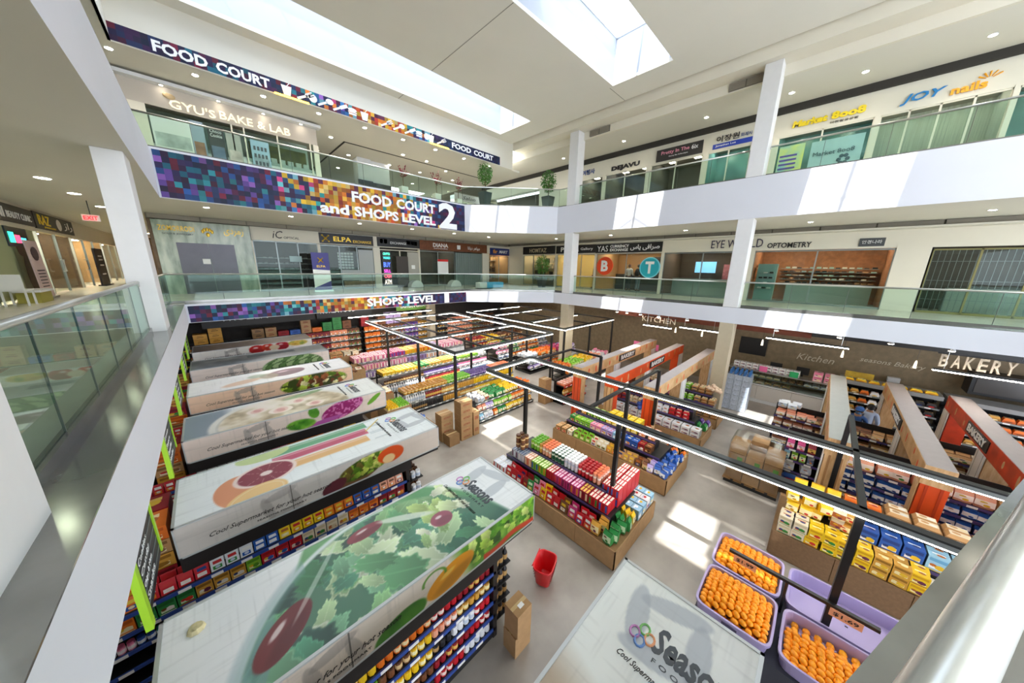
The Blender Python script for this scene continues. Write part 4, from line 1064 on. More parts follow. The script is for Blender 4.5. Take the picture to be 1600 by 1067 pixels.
def redtree(x, y, lab, seed):
    t = thing('blossom_tree', lab, 'plant', (x, y, L2)); rnd = random.Random(seed)
    MB().box(x - 0.18, x + 0.18, y - 0.18, y + 0.18, L2, L2 + 0.55).build('planter', mat('pale_planter', 'CFCBC2', 0.5), t, bevel=0.01)
    br = MB(); bl = MB(); br.tube([(x, y, L2 + 0.5), (x, y, L2 + 1.0)], 0.02, 6)
    for k in range(16):
        an = rnd.uniform(0, 2 * PI); e = (x + 0.35 * math.cos(an) * rnd.uniform(.4, 1), y + 0.35 * math.sin(an) * rnd.uniform(.4, 1), L2 + 1.1 + rnd.uniform(0, 0.6))
        br.tube([(x, y, L2 + 0.98), e], 0.006, 5)
        for j in range(6):
            q = rnd.uniform(0.4, 1); p = [x + (e[0] - x) * q, y + (e[1] - y) * q, L2 + 0.98 + (e[2] - L2 - 0.98) * q]
            bl.sphere(*p, 0.03, 0.03, 0.025, 5, 4)
    br.build('branches', trunkm, t); bl.build('blossom', redleaf, t)['kind'] = 'stuff'
redtree(8.0, 16.3, 'dark red blossom tree in front of the white pier on level two', 1); redtree(10.0, 16.4, 'middle dark red blossom tree behind the level two rail', 2); redtree(11.6, 16.6, 'dark red blossom tree left of the green tree on level two', 3)
bluem = mat('sky_blue_bench', '58B0E0', 0.5)
for (x0, x1, y, z, lab) in ((13.0, 15.1, 15.9, L2, 'long blue and white bench behind the level two corner rail'), (12.9, 15.0, 16.2, L1, 'long blue and white bench behind the level one corner rail')):
    t = thing('bench', lab, 'bench', ((x0 + x1) / 2, y, z)); MB().box(x0 + 0.6, x1, y, y + 0.5, z + 0.05, z + 0.42).build('blue_body', bluem, t, bevel=0.02); MB().box(x0, x0 + 0.6, y, y + 0.5, z + 0.05, z + 0.42).build('white_end', white, t, bevel=0.02); MB().box(x0 + 0.1, x1 - 0.1, y + 0.1, y + 0.4, z, z + 0.05).build('plinth', black, t)
for (x, y, lab) in ((10.1, 19.4, 'white rounded seat before the shop with the brown standing panel'), (12.8, 18.8, 'white rounded seat before the jeweller window')):
    t = thing('rounded_seat', lab, 'seat', (x, y, L1)); mb = MB()
    n = 12; prof = [(x + 0.45 * math.cos(PI * i / n), L1 + 0.02 + 0.45 * math.sin(PI * i / n)) for i in range(n + 1)]
    v = [(p[0], y, p[1]) for p in prof] + [(p[0], y + 0.5, p[1]) for p in prof]
    mb.add(v, [tuple(range(n + 1)), tuple(range(2 * n + 1, n, -1))] + [(i, n + 1 + i, n + 2 + i, i + 1) for i in range(n)]); mb.build('shell', white, t); MB().box(x - 0.4, x + 0.4, y + 0.05, y + 0.45, L1, L1 + 0.03).build('foot', greyal, t)

# ---------------- downlights
DLN = {}
ONAME = 'first second third fourth fifth sixth seventh eighth ninth tenth eleventh twelfth'.split()
def downlight(x, y, z, lab, group, r=0.075, e=30):
    DLN[group] = DLN.get(group, -1) + 1
    lab = '%s %s' % (ONAME[DLN[group]], lab)
    t = thing('downlight', lab, 'light', (x, y, z - 0.02), group)
    MB().cyl(x, y, z - 0.012, z - 0.001, r + 0.02, 14).build('ring', white, t)
    MB().cyl(x, y, z - 0.018, z - 0.012, r, 14).build('lens', lampm, t)
    if e:
        ld = bpy.data.lights.new('lamp', 'SPOT'); ld.energy = e * 2.5; ld.spot_size = 2.4; ld.spot_blend = 1; ld.shadow_soft_size = 0.1; ld.color = (1, 0.93, 0.82)
        lo = bpy.data.objects.new('downlight_lamp', ld); COL.objects.link(lo); lo.parent = t; lo.location = (0, 0, -0.02)
for x in (-1.0, 0.75, 2.5, 4.27, 6.05, 7.83, 9.6, 11.4, 13.2): downlight(x, 15.7, 12.13, 'round ceiling light from left, row behind the upper FOOD COURT banner', 'downlights behind the upper banner')
for (x, y) in ((5.3, 18.0), (6.7, 20), (8.77, 17.7), (10.2, 17.7), (12, 18.5), (5.3, 20.5), (9, 20), (11, 20), (13.5, 20), (7, 23), (9.5, 23), (12, 23)): downlight(x, y, 12.13, 'small round ceiling light among those over the level two food court', 'downlights over the food court', e=0 if y > 19 else 25)
for y in (13, 9.06, 5.2, 2.35, 0.47, -1.94, -5): downlight(17.0, y, 12.85, 'round ceiling light from the far corner, before the level two right shops', 'downlights before the level two right shops')
for x in (-0.1, 1.3, 2.6, 3.85): downlight(x, 16.85, 11.94, 'warm spotlight from left under the bakery booth canopy', 'spotlights of the bakery booth', 0.04, e=.7)
for x in (0.4, 2.95, 5.7, 8.4, 11.1, 13.8): downlight(x, 16.4, 8.15, 'round ceiling light from left over the level one back walkway', 'downlights over the level one back walkway')
for y in (13.5, 9.5, 5.5, 1, -3, -7): downlight(17.3, y, 8.15, 'round ceiling light from the far corner over the level one right walkway', 'downlights over the level one right walkway')
for (x, y) in ((-2.5, 14.0), (-2.45, 16.4), (-2.4, 19.5), (-2.4, 24), (-2.4, 29), (-2.5, 9), (-2.5, 35)): downlight(x, y, 8.15, 'round ceiling light in the left corridor', 'downlights of the left corridor', 0.12, e=22)
# ================================================================== SUPERMARKET
# ---- product prototypes: each colour version is one shared mesh
VARS = {  # name: (main, patch, cap)
 'red': ('C8202A', 'F6E6D8', 'A8141C'), 'crimson': ('9C1C28', 'E8C060', '70141C'), 'orange': ('E8761E', 'FBE3B0', 'C85A14'), 'yellow': ('F2C820', 'FFF4C0', 'D8A010'),
 'lime': ('8CC63A', 'F2F7C8', '5A9A22'), 'green': ('2E8A44', 'DDEFC8', '1E6A30'), 'dark green': ('1F5A3A', 'E8EEE0', 'E8EEE8'), 'blue': ('2A5CB0', 'F2F4F8', '1C3F86'),
 'pale blue': ('9CCBE4', 'F8FBFF', '6AA8D0'), 'purple': ('6A4A94', 'E8DCF2', '4A3270'), 'lilac': ('B8A4D4', 'F4EEFA', '8A70B0'), 'pink': ('EE9AB4', 'FFF0F2', 'D8688C'),
 'magenta': ('C83A78', 'F8D0E0', '981E54'), 'white': ('E8E8E8', 'C8D2E0', 'F2F2F2'), 'silver': ('B8BCC2', '5A6A8A', 'DADDE0'), 'brown': ('7A4A2A', 'E8C890', '4A2A18'),
 'tan': ('C89A64', 'F2E0C0', '8A6238'), 'black': ('262426', 'B8925A', '151515'), 'teal': ('3A9C98', 'E0F4F0', '1E7470'), 'peach': ('EFA888', 'FFF0E4', 'E8764A'),
 'cream': ('E8DCC0', 'B8693A', 'D8C8A0'), 'golden': ('D8A040', 'F8E8B0', '9A6A20')}
PROTO = {}
def lc3(h, k=1.0): return tuple(float(v) for v in lin(hx(h) * k))
def proto(kind, var):
    key = (kind, var)
    if key in PROTO: return PROTO[key]
    vn0, _, sub_ = var.partition('#'); sub_ = int(sub_ or 0)
    m, p, c = VARS[vn0]; rp_ = random.Random(kind + var)
    if kind in ('jar', 'jar_body', 'lid', 'bottle') and sub_ % 2: p = m
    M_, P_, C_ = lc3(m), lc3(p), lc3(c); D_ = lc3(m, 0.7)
    A1_ = lc3(rp_.choice(['E8C030', 'D83A2A', 'F4F0E8', '2A5CB0', '3A8A3A', 'E88A2A', '6A2A4A', 'F0E0B0', c])); A2_ = lc3(rp_.choice(['F4F0E8', 'E8C030', 'C82A2A', '1E3A78', 'B86A30', '7A4A2A', p]))
    def ov(cx, cy_, rx, ry, col, pl='f', n=8, k=.509):
        q = [(cx + rx * math.cos(2 * PI * i / n), cy_ + ry * math.sin(2 * PI * i / n)) for i in range(n)]
        mb.add([(a_, -k, b_) if pl == 'f' else (a_, b_, k) for a_, b_ in q], [tuple(range(n))], 0, col)
    mb = MB()
    if kind in ('jar', 'jar_body'):
        mb.cyl(0, 0, 0, .03, .42, 8, .5, c=M_); mb.cyl(0, 0, .03, .2, .5, 8, c=M_); mb.cyl(0, 0, .2, .62, .505, 8, c=P_); mb.cyl(0, 0, .62, .78, .5, 8, .42, c=M_)
        if kind == 'jar': mb.cyl(0, 0, .78, 1, .46, 8, c=C_)
    elif kind == 'lid': mb.cyl(0, 0, .78, 1, .46, 8, c=C_)
    elif kind == 'bottle':
        mb.cyl(0, 0, 0, .2, .48, 8, .5, c=M_); mb.cyl(0, 0, .2, .55, .505, 8, c=P_); mb.cyl(0, 0, .55, .68, .5, 8, .45, c=M_); mb.cyl(0, 0, .68, .88, .45, 8, .16, c=M_); mb.cyl(0, 0, .88, 1, .18, 8, c=C_)
    elif kind == 'can':
        mb.cyl(0, 0, 0, .06, .46, 10, .5, c=C_); mb.cyl(0, 0, .06, .5, .5, 10, c=M_); mb.cyl(0, 0, .5, .7, .503, 10, c=P_); mb.cyl(0, 0, .7, .94, .5, 10, c=M_); mb.cyl(0, 0, .94, 1, .5, 10, .44, c=C_)
    elif kind in ('carton', 'packet_box'):
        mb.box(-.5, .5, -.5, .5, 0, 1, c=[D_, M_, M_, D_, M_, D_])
        mb.quad((-.36, -.505, .16), (.36, -.505, .16), (.36, -.505, .42), (-.36, -.505, .42), c=P_); mb.quad((-.42, -.505, .68), (.42, -.505, .68), (.42, -.505, .9), (-.42, -.505, .9), c=C_)
        mb.quad((-.3, .12, 1.005), (.3, .12, 1.005), (.3, .32, 1.005), (-.3, .32, 1.005), c=P_)
        ov(.12, .33, .25, .17, A1_); ov(-.2, .4, .16, .1, A2_, k=.512); ov(.08, .02, .22, .17, A2_, 't', k=1.01); mb.quad((-.42, -.508, .02), (.42, -.508, .02), (.42, -.508, .08), (-.42, -.508, .08), c=A1_)
    elif kind == 'multipack':
        mb.box(-.5, .5, -.5, .5, 0, 1, c=M_)
        for i in range(3):
            x = -.5 + (i + .15) / 3; mb.quad((x, -.45, 1.006), (x + .2, -.45, 1.006), (x + .2, .45, 1.006), (x, .45, 1.006), c=P_)
            mb.quad((x, -.506, .1), (x + .2, -.506, .1), (x + .2, -.506, .85), (x, -.506, .85), c=C_ if i % 2 else A1_)
    elif kind in ('bag', 'bread_bag'):
        v = []
        for z, wx, wy in ((0, .46, .36), (.25, .5, .5), (.7, .48, .42), (.93, .5, .05), (1, .5, .03)):
            v += [(-wx, -wy, z), (0, -wy * 1.15, z), (wx, -wy, z), (wx, wy, z), (0, wy * 1.1, z), (-wx, wy, z)]
        f = []; cc = []
        for k in range(4):
            for i in range(6):
                j = (i + 1) % 6; f.append((k * 6 + i, k * 6 + j, k * 6 + 6 + j, k * 6 + 6 + i))
                cc.append(P_ if (k == 1 and i in (0, 1)) else (C_ if k == 3 else M_))
        f += [(5, 4, 3, 2, 1, 0), (24, 25, 26, 27, 28, 29)]; cc += [M_, C_]
        mb.add(v, f, 0, cc)
        ov(0, .42, .3, .2, P_, k=.6); ov(.08, .36, .18, .1, A1_, k=.61); ov(-.1, .6, .2, .07, A2_, k=.6)
    elif kind == 'tray':
        mb.box(-.5, .5, -.5, .5, 0, .5, c=C_); mb.add([(-.46, -.46, .5), (.46, -.46, .5), (.46, .46, .5), (-.46, .46, .5), (-.36, -.36, 1), (.36, -.36, 1), (.36, .36, 1), (-.36, .36, 1)], [(4, 5, 6, 7), (0, 1, 5, 4), (1, 2, 6, 5), (2, 3, 7, 6), (3, 0, 4, 7)], 0, [P_, M_, M_, M_, M_])
        ov(-.12, .05, .16, .2, M_, 't', k=1.01); ov(.16, -.08, .15, .18, A1_, 't', k=1.01); ov(0, .25, .3, .14, A2_, k=.505)
    elif kind == 'shipping_box':
        mb.box(-.5, .5, -.5, .5, 0, 1, c=M_); mb.quad((-.5, -.03, 1.004), (.5, -.03, 1.004), (.5, .03, 1.004), (-.5, .03, 1.004), c=lc3('D8C29A'))
        mb.quad((-.25, -.505, .3), (.25, -.505, .38), (.25, -.505, .55), (-.25, -.505, .47), c=C_); mb.quad((-.2, -.505, .62), (.15, -.505, .66), (.15, -.505, .76), (-.2, -.505, .72), c=C_)
    elif kind == 'pouch':
        mb.add([(-.5, -.3, 0), (.5, -.3, 0), (.5, .3, 0), (-.5, .3, 0), (-.48, -.2, .5), (.48, -.2, .5), (.48, .25, .5), (-.48, .25, .5), (-.5, .0, 1), (.5, .0, 1), (.5, .06, 1), (-.5, .06, 1)],
               [(0, 1, 5, 4), (4, 5, 9, 8), (1, 2, 6, 5), (5, 6, 10, 9), (2, 3, 7, 6), (6, 7, 11, 10), (3, 0, 4, 7), (7, 4, 8, 11), (8, 9, 10, 11)], 0, [M_, M_, M_, M_, M_, M_, M_, M_, C_])
        ov(0, .3, .2, .12, P_, k=.31)
        v0_ = [(-.34, -.285, .1), (.3, -.285, .1), (.3, -.235, .4), (-.34, -.235, .4)]; mb.add(v0_, [(0, 1, 2, 3)], 0, A1_); mb.add([(-.3, -.19, .55), (.34, -.19, .55), (.3, -.1, .78), (-.3, -.1, .78)], [(0, 1, 2, 3)], 0, A2_)
    PROTO[key] = mb
    return mb
VARS['kraft'] = ('B08A5E', 'D8C29A', '8A3A2A'); VARS['dark kraft'] = ('94714A', 'C8A878', '3A2A1E')
PL = []
WORD = {'jar': 'jar', 'bottle': 'bottle', 'can': 'canister', 'carton': 'carton', 'packet_box': 'packet box', 'multipack': 'multipack', 'bag': 'bag', 'bread_bag': 'bread bag', 'tray': 'tray', 'shipping_box': 'shipping box', 'pouch': 'pouch'}
def put(kind, var, x, y, z, rot, size, place, group=None):   # group: position words for the label
    PL.append((kind, var, x, y, z, rot, size, place, group))
class Fr:
    def __init__(s, x, y, rot): s.x, s.y, s.r = x, y, rot; s.c, s.s = math.cos(rot), math.sin(rot)
    def w(s, u, v): return (s.x + u * s.c - v * s.s, s.y + u * s.s + v * s.c)
NUM = 'first second third fourth fifth sixth seventh eighth ninth tenth eleventh twelfth thirteenth fourteenth fifteenth sixteenth seventeenth eighteenth nineteenth twentieth'.split()
TENS = ['', '', 'twenty', 'thirty', 'forty', 'fifty', 'sixty', 'seventy']
def nth(i):
    i += 1
    if i <= 20: return NUM[i - 1]
    t_, u_ = divmod(i, 10)
    return (TENS[t_] + '-' + NUM[u_ - 1]) if (u_ and t_ < 8) else (TENS[min(t_, 7)][:-1] + 'ieth')
def fill(fr, z, u0, u1, v0, rows, kind, size, segs, place, stack=1, jit=0.0, yaw=0.0, gap=1.03, seed=0):
    rnd = random.Random(int(z * 100) + int(u1 * 31) + seed + len(PL))
    w, d, h = size; n = max(1, int((u1 - u0) / (w * gap)))
    step = (u1 - u0) / n; tot = sum(k for _, k in segs); acc = []; a = 0
    for q_, (vname, k) in enumerate(segs): a += k / tot; acc.append((a, vname, q_))
    for i in range(n):
        t = (i + .5) / n
        _, var, q_ = next(e for e in acc if t <= e[0] + 1e-9)
        sub_ = int(t * tot * .999) + q_
        for r_ in range(rows):
            for k in range(stack):
                u = u0 + (i + .5) * step + rnd.uniform(-jit, jit) * w; v = v0 + (r_ + .5) * d * 1.04 + rnd.uniform(-jit, jit) * d
                x, y = fr.w(u, v)
                pos = nth(i) + ' from left' + ('' if rows == 1 else (', front' if r_ == 0 else (', rear' if r_ == rows - 1 else ', %s row' % NUM[r_]))) + ('' if stack == 1 else (' lower' if k == 0 else ' upper'))
                put(kind, '%s#%d' % (var, sub_ % 4), x, y, z + k * h, fr.r + yaw + rnd.uniform(-jit, jit) * 1.2, (w * .975, d * .975, h * (1 - jit * rnd.random() * .5)), place, pos)
def lbox(fr, mb, u0, u1, v0, v1, z0, z1, c=None):
    p = [fr.w(u0, v0), fr.w(u1, v0), fr.w(u1, v1), fr.w(u0, v1)]
    mb.prism(p, z0, z1, 0, c)
ORD = ['bottom', 'second', 'third', 'fourth', 'fifth', 'sixth']
def unit(label, fr, L, depth, H, zs, base_h=0.12, frame_m=black, rail_m=blue_m, base_m=None, name='gondola_shelf', step=0.0, back=True, tags=True):
    """one-sided shelf run; returns the list of (z, v-start)"""
    cx, cy_ = fr.w(L / 2, depth / 2)
    t = thing(name, label, 'shelf', (cx, cy_, 0))
    mb = MB(); lbox(fr, mb, 0, L, 0.02, depth, 0, base_h); mb.build('plinth', base_m or frame_m, t)
    if back:
        mb = MB(); lbox(fr, mb, 0, L, depth - 0.03, depth, base_h, H); mb.build('back_panel', frame_m, t)
    for u in ([0, L - 0.05]):
        mb = MB(); lbox(fr, mb, u, u + 0.05, depth - 0.12, depth - 0.03, 0, H); mb.build('upright', frame_m, t)
    out = []
    for i, z in enumerate(zs):
        v0 = 0.0 + step * i
        mb = MB(); lbox(fr, mb, 0, L, v0 + 0.02, depth - 0.03, z - 0.03, z); s_ = mb.build('shelf', frame_m, t)
        mb = MB(); lbox(fr, mb, 0, L, v0, v0 + 0.02, z - 0.05, z + 0.01); rl = mb.build('price_rail', rail_m, s_)
        if tags:
            mb = MB(); u = 0.1
            while u < L - 0.2: lbox(fr, mb, u, u + 0.14, v0 - 0.004, v0, z - 0.045, z + 0.005); u += 0.36
            g = mb.build('price_tags', tag_m, s_); g['kind'] = 'stuff'
        out.append((z, v0 + 0.03))
    return t, out

# ---------------------------------------------------------------- printed canopies over the gondolas
W_, H_ = 4.31, 1.45
def base_linen(X, Y, c='D3D6D2'):
    C_ = np.ones(X.shape + (3,)) * np.clip(hx(c) * 1.17, 0, .96)
    a = vn(X * 55, Y * 2.2, 3); b = vn(X * 2.2, Y * 55, 8)
    return C_ * (0.97 + .05 * fbm(X * 2, Y * 2, 4) - .11 * np.clip(a - .72, 0, 1) * 3 * .6 - .11 * np.clip(b - .72, 0, 1) * 3 * .6)[..., None]
def leaves(C_, X, Y, box, n, r, cols, seed, mask=None):
    """many overlapping frilly leaves, printed"""
    rd = np.random.RandomState(seed); x0, x1, y0, y1 = box
    for k in range(n):
        cx, cy_ = rd.uniform(x0, x1), rd.uniform(y0, y1); rr_ = r * rd.uniform(.5, 1.1); a = rd.uniform(0, PI); asp = rd.uniform(.4, .8)
        dx, dy = X - cx, Y - cy_; ca, sa = math.cos(a), math.sin(a); u = (dx * ca + dy * sa) / rr_; v = (-dx * sa + dy * ca) / (rr_ * asp)
        th = np.arctan2(v, u); ed = 1 + .1 * np.sin(th * rd.randint(5, 11) + k) + .06 * np.sin(th * 17 + k * 2)
        d_ = np.sqrt(u * u + v * v) / ed - 1; m = sm(d_, .08)
        if mask is not None: m = m * mask
        if m.max() <= 0: continue
        i = rd.randint(len(cols)); c = hx(cols[i]); sh = .72 + .5 * np.clip(u * .4 + .5, 0, 1)
        C_ = C_ * (1 - m[..., None]) + np.clip(c * sh[..., None], 0, 1) * m[..., None]
        C_ = blend(C_, m * sm(np.abs(d_ + .06) - .04, .08) * .45, np.clip(c * 1.45, 0, 1)); C_ = blend(C_, m * sm(np.abs(v) - .03, .06) * (u < .8) * .35, np.clip(c * 1.5, 0, 1))
    return C_
def wmark(C_, X, Y, x0, y0, s, c='B9BDC2', k=0.75):
    for cx, cy_, rx, ry, a in ((0, .35, .42, .13, .2), (.35, 0, .13, .42, .3), (0, -.35, .42, .13, .1), (-.35, 0, .13, .42, .2)):
        d_ = ell(X, Y, x0 + cx * s, y0 + cy_ * s, rx * s, ry * s, a)
        C_ = blend(C_, sm(d_, 0.12) * k, hx(c))
    return C_
def leafy(C_, X, Y, mask, cols, sc=3, seed=0):
    n = fbm(X * sc, Y * sc, seed); k = len(cols) - 1; t = np.clip((n - .2) / .6, 0, .999) * k; i = t.astype(int); f = (t - i)[..., None]
    cc = np.array([hx(c) for c in cols]); L_ = cc[i] * (1 - f) + cc[np.minimum(i + 1, k)] * f
    return C_ * (1 - mask[..., None]) + L_ * mask[..., None]
def shade_ball(C_, X, Y, cx, cy_, rx, ry, a, c, hi='F2E8E4'):
    d_ = ell(X, Y, cx, cy_, rx, ry, a); m = sm(d_, .06); C_ = blend(C_, m, np.clip(hx(c) * 1.0, 0, 1)); C_ = blend(C_, sm(ell(X, Y, cx + rx * .1, cy_ - ry * .35, rx * .8, ry * .5, a), .5) * m * .35, hx(c) * .55)
    return blend(C_, sm(ell(X, Y, cx - rx * .15, cy_ + ry * .35, rx * .3, ry * .18, a), .5) * m * .8, hx(hi))
def top1(X, Y):
    C_ = base_linen(X, Y); C_ = wmark(C_, X, Y, 3.85, .8, .75)
    m = sm(ell(X, Y, 2.0, -.15, 1.7, 1.95, 0), .05) * sm(-(X - .62 - .45 * Y), .05); C_ = leafy(C_, X, Y, m, ['3A7A4C', '5C9C62', '7FB07A'], .9, 2)
    inb = sm(ell(X, Y, 2.1, -.35, 1.66, 1.72, 0), .05)
    C_ = leafy(C_, X, Y, inb, ['2A5244', '3F6E54', '587F62'], 1.6, 7)
    C_ = leaves(C_, X, Y, (.5, 3.3, -.1, 1.3), 70, .3, ['3E7A50', '5A9462', '7FAE74', 'A9C792', '2F6048', '4C8A6A', '6C9E78', 'C8D8AE', '355448'], 5, inb)
    C_ = leaves(C_, X, Y, (2.5, 3.3, .35, 1.15), 16, .17, ['A8C470', 'CBDCA0', '8DB06A', 'E2E8C6'], 8)
    rim = np.abs(ell(X, Y, 2.1, -.35, 1.68, 1.75, 0))
    C_ = blend(C_, sm(rim - .018, .02) * (X < 2.3), hx('DDE8E4')); C_ = blend(C_, sm(ell(X, Y, .64, .16, .1, .55, -.35), .2) * .6, hx('6C8E96')); C_ = blend(C_, sm(rim - .05, .03) * (X < 1.2) * .4, hx('7FA0A4'))
    C_ = shade_ball(C_, X, Y, .9, .42, .34, .17, .75, '6E2626'); C_ = shade_ball(C_, X, Y, 1.95, 1.13, .25, .11, .1, '8A3844'); C_ = shade_ball(C_, X, Y, 2.87, .6, .17, .14, 0, '9A4658')
    C_ = blend(C_, sm(ell(X, Y, 2.5, .98, .4, .06, -.5), .3) * .85, hx('DFE8D6')); C_ = blend(C_, sm(ell(X, Y, 1.3, .85, .5, .03, .9), .3) * .5, hx('E4ECE0'))
    return C_ * .9 + .1 * hx('C8D8D8')  # pale blue-grey veil puts reflected sky into the print colours
def top2(X, Y):
    C_ = base_linen(X, Y, 'CDD2D2'); C_ = wmark(C_, X, Y, 3.95, .75, .7)
    for cy_, c in ((1.22, '5FA57A'), (.92, 'C04A6A'), (.6, 'E3B070')):
        m = ((X > 1.25) & (X < 3.05 - (1.2 - cy_) * .25)).astype(float) * sm(np.abs(Y - cy_ - .0 * X) - .13, .05); C_ = blend(C_, m * .9, hx(c)); C_ = blend(C_, m * sm(np.abs(Y - cy_ - .07) - .02, .03) * .5, hx('F4E0E0'))
        C_ = blend(C_, ((X > 3.0) & (X < 3.35)).astype(float) * sm(np.abs(np.abs(Y - cy_) - .13) - .01, .02) * .6, hx('8FA0AA'))
    C_ = blend(C_, sm(ell(X, Y, 1.15, 1.32, .42, .22, 0), .05), hx('C6D79A')); C_ = blend(C_, sm(ell(X, Y, .78, .35, .36, .5, .2), .05), hx('E09A74'))
    d_ = ell(X, Y, 1.12, .62, .46, .36, 0); C_ = blend(C_, sm(d_, .05), hx('F0DCD4')); C_ = blend(C_, sm(d_ + .14, .05), hx('8C3A4C'))
    an = np.arctan2(Y - .62, X - 1.12); C_ = blend(C_, ((np.abs(np.sin(an * 5)) < .09) & (d_ < -.14)).astype(float) * .7, hx('D8A8A8')); C_ = blend(C_, sm(ell(X, Y, 1.12, .62, .09, .07, 0), .2), hx('F0DDD8'))
    C_ = blend(C_, sm(ell(X, Y, .95, .02, .42, .3, .35), .05), hx('EEC98C')); C_ = blend(C_, sm(np.abs(ell(X, Y, .95, .02, .36, .25, .35)) - .02, .05), hx('F6E6C4'))
    C_ = blend(C_, sm(np.abs((Y - 1.05) - (X - 3.1) * .9) - .02, .02) * ((X > 2.95) & (X < 3.4)), hx('D8C060'))
    return C_
def top3(X, Y):
    C_ = base_linen(X, Y, 'C9CBC8'); C_ = blend(C_, sm(-(.75 - X), .3) * 0, hx('FFFFFF')); C_ = blend(C_, sm(X - .75, .2), hx('8F9CA6'))
    d_ = ell(X, Y, 1.9, .2, 1.45, 1.3, 0); C_ = blend(C_, sm(np.abs(d_) - .05, .04), hx('E6E4DC')); n = fbm(X * 3, Y * 3, 12)
    inb = sm(d_ + .05, .05); C_ = leafy(C_, X, Y, inb, ['9A8A70', 'C8B89A', 'E6DCC8', 'F0E6DA'], 2.5, 15)
    for cx, cy_, r in ((1.3, .75, .22), (1.75, .45, .26), (2.2, .8, .2), (2.5, .35, .22)):
        for k in range(3): C_ = blend(C_, sm(ell(X, Y, cx, cy_, r * (1 - .28 * k), r * .8 * (1 - .28 * k), k), .1), hx(['F0E2D6', 'E8C8BC', 'D8A09A'][k]))
    return leafy(C_, X, Y, sm(ell(X, Y, 2.4, 1.2, .5, .12, .2), .3), ['6A8A5C', 'A8BC90'], 5, 4)
def top4(X, Y):
    C_ = base_linen(X, Y, 'D5D6D2'); C_ = blend(C_, sm(ell(X, Y, 1.2, .5, .5, .2, .3), .3) * .7, hx('E0B89A')); C_ = shade_ball(C_, X, Y, 2.4, .8, .55, .38, .2, '8A6A78', 'D8C0C8'); C_ = blend(C_, sm(ell(X, Y, 1.9, .7, .25, .3, .2), .2) * .8, hx('9C8F78'))
    return leafy(C_, X, Y, sm(ell(X, Y, 1.6, .9, .25, .2, 0), .4) * .6, ['8AA088', 'B8C4A8'], 4, 5)
def top5(X, Y):
    C_ = base_linen(X, Y, 'A8AAAC'); C_ = leafy(C_, X, Y, sm(X - 2.2, .5) * .8, ['6A6E74', '8C9094', 'C4C6C4'], 2, 22); C_ = blend(C_, sm(np.abs(Y - .95) - .2, .05) * ((X > 1.6) & (X < 3.2)), hx('6F7C88'))
    return blend(C_, sm(-(X - 3.2), .2) * sm(X - 9, .1), hx('D4D6D4'))
def top6(X, Y):
    C_ = base_linen(X, Y, '9A928C'); C_ = leafy(C_, X, Y, sm(X - 2.4, .5) * .7, ['6E625C', '8C8078', 'B0906C'], 1.6, 31); return blend(C_, sm(-(X - 3.0), .4) * .7, hx('B5B1AC'))
def top0(X, Y):
    C_ = base_linen(X, Y, 'CFD1CD'); C_ = wmark(C_, X, Y, 3.75, .72, .85, 'A9B0BA', .6)
    return leafy(C_, X, Y, sm(X - 2.4 - .3 * Y, .4), ['B8A48C', 'C9B8A2', 'D6CCBC'], 1.2, 9)
def front_base(X, Y, c):
    C_ = base_linen(X, Y, c); return wmark(C_, X, Y, 1.25, .2, .55, '8F8781', .5)
def front1(X, Y):
    C_ = front_base(X, Y, 'BFB3A6')
    mk = sm(-(X - 2.95 + .5 * Y), .25); C_ = leafy(C_, X, Y, mk, ['3C6A1C', '5E9A2A', '8CC040'], 4.5, 5); C_ = leaves(C_, X, Y, (2.9, 4.3, .1, .5), 40, .12, ['4A8A22', '78B030', 'A8CC50', '2F5A18', 'C8DC78'], 3, mk)
    C_ = blend(C_, sm(np.abs(Y - .06 - .03 * np.sin(X * 7)) - .05, .03) * (X > 3.2), hx('C8401E')); C_ = leafy(C_, X, Y, sm(ell(X, Y, 1.95, .05, .33, .17, .2), .1), ['2F6A1E', '4F8A2A'], 4, 1)
    C_ = shade_ball(C_, X, Y, 2.65, .2, .38, .19, .25, 'E89A1E', 'F8D060'); C_ = blend(C_, sm(np.abs(ell(X, Y, 2.4, .33, .16, .12, 0)) - .12, .1) * (Y > .3), hx('5C8A2E'))
    return C_
def front2(X, Y):
    C_ = front_base(X, Y, 'A9A29B'); C_ = blend(C_, sm(2.6 - X, .2) * 0, hx('FFFFFF')); C_ = blend(C_, sm(-(X - 3.3), .2) * .6, hx('D8C4B2'))
    C_ = blend(C_, sm(ell(X, Y, 2.4, .1, .55, .16, .2), .05), hx('6A4A30')); mk = sm(ell(X, Y, 2.65, .26, .52, .2, .15), .1); C_ = leaves(blend(C_, mk, hx('3A4A1C')), X, Y, (2.15, 3.1, .05, .48), 40, .1, ['4A6A1C', '7E9A34', 'A8B44A', '6A5A2A', 'C8C868'], 8, mk); C_ = blend(C_, sm(ell(X, Y, 2.05, .1, .22, .12, .3), .05), hx('5A2A32'))
    C_ = blend(C_, sm(ell(X, Y, 3.15, .3, .28, .18, 0), .08), hx('D8501E')); return blend(C_, sm(ell(X, Y, 3.1, .22, .13, .1, 0), .1), hx('F0C890'))
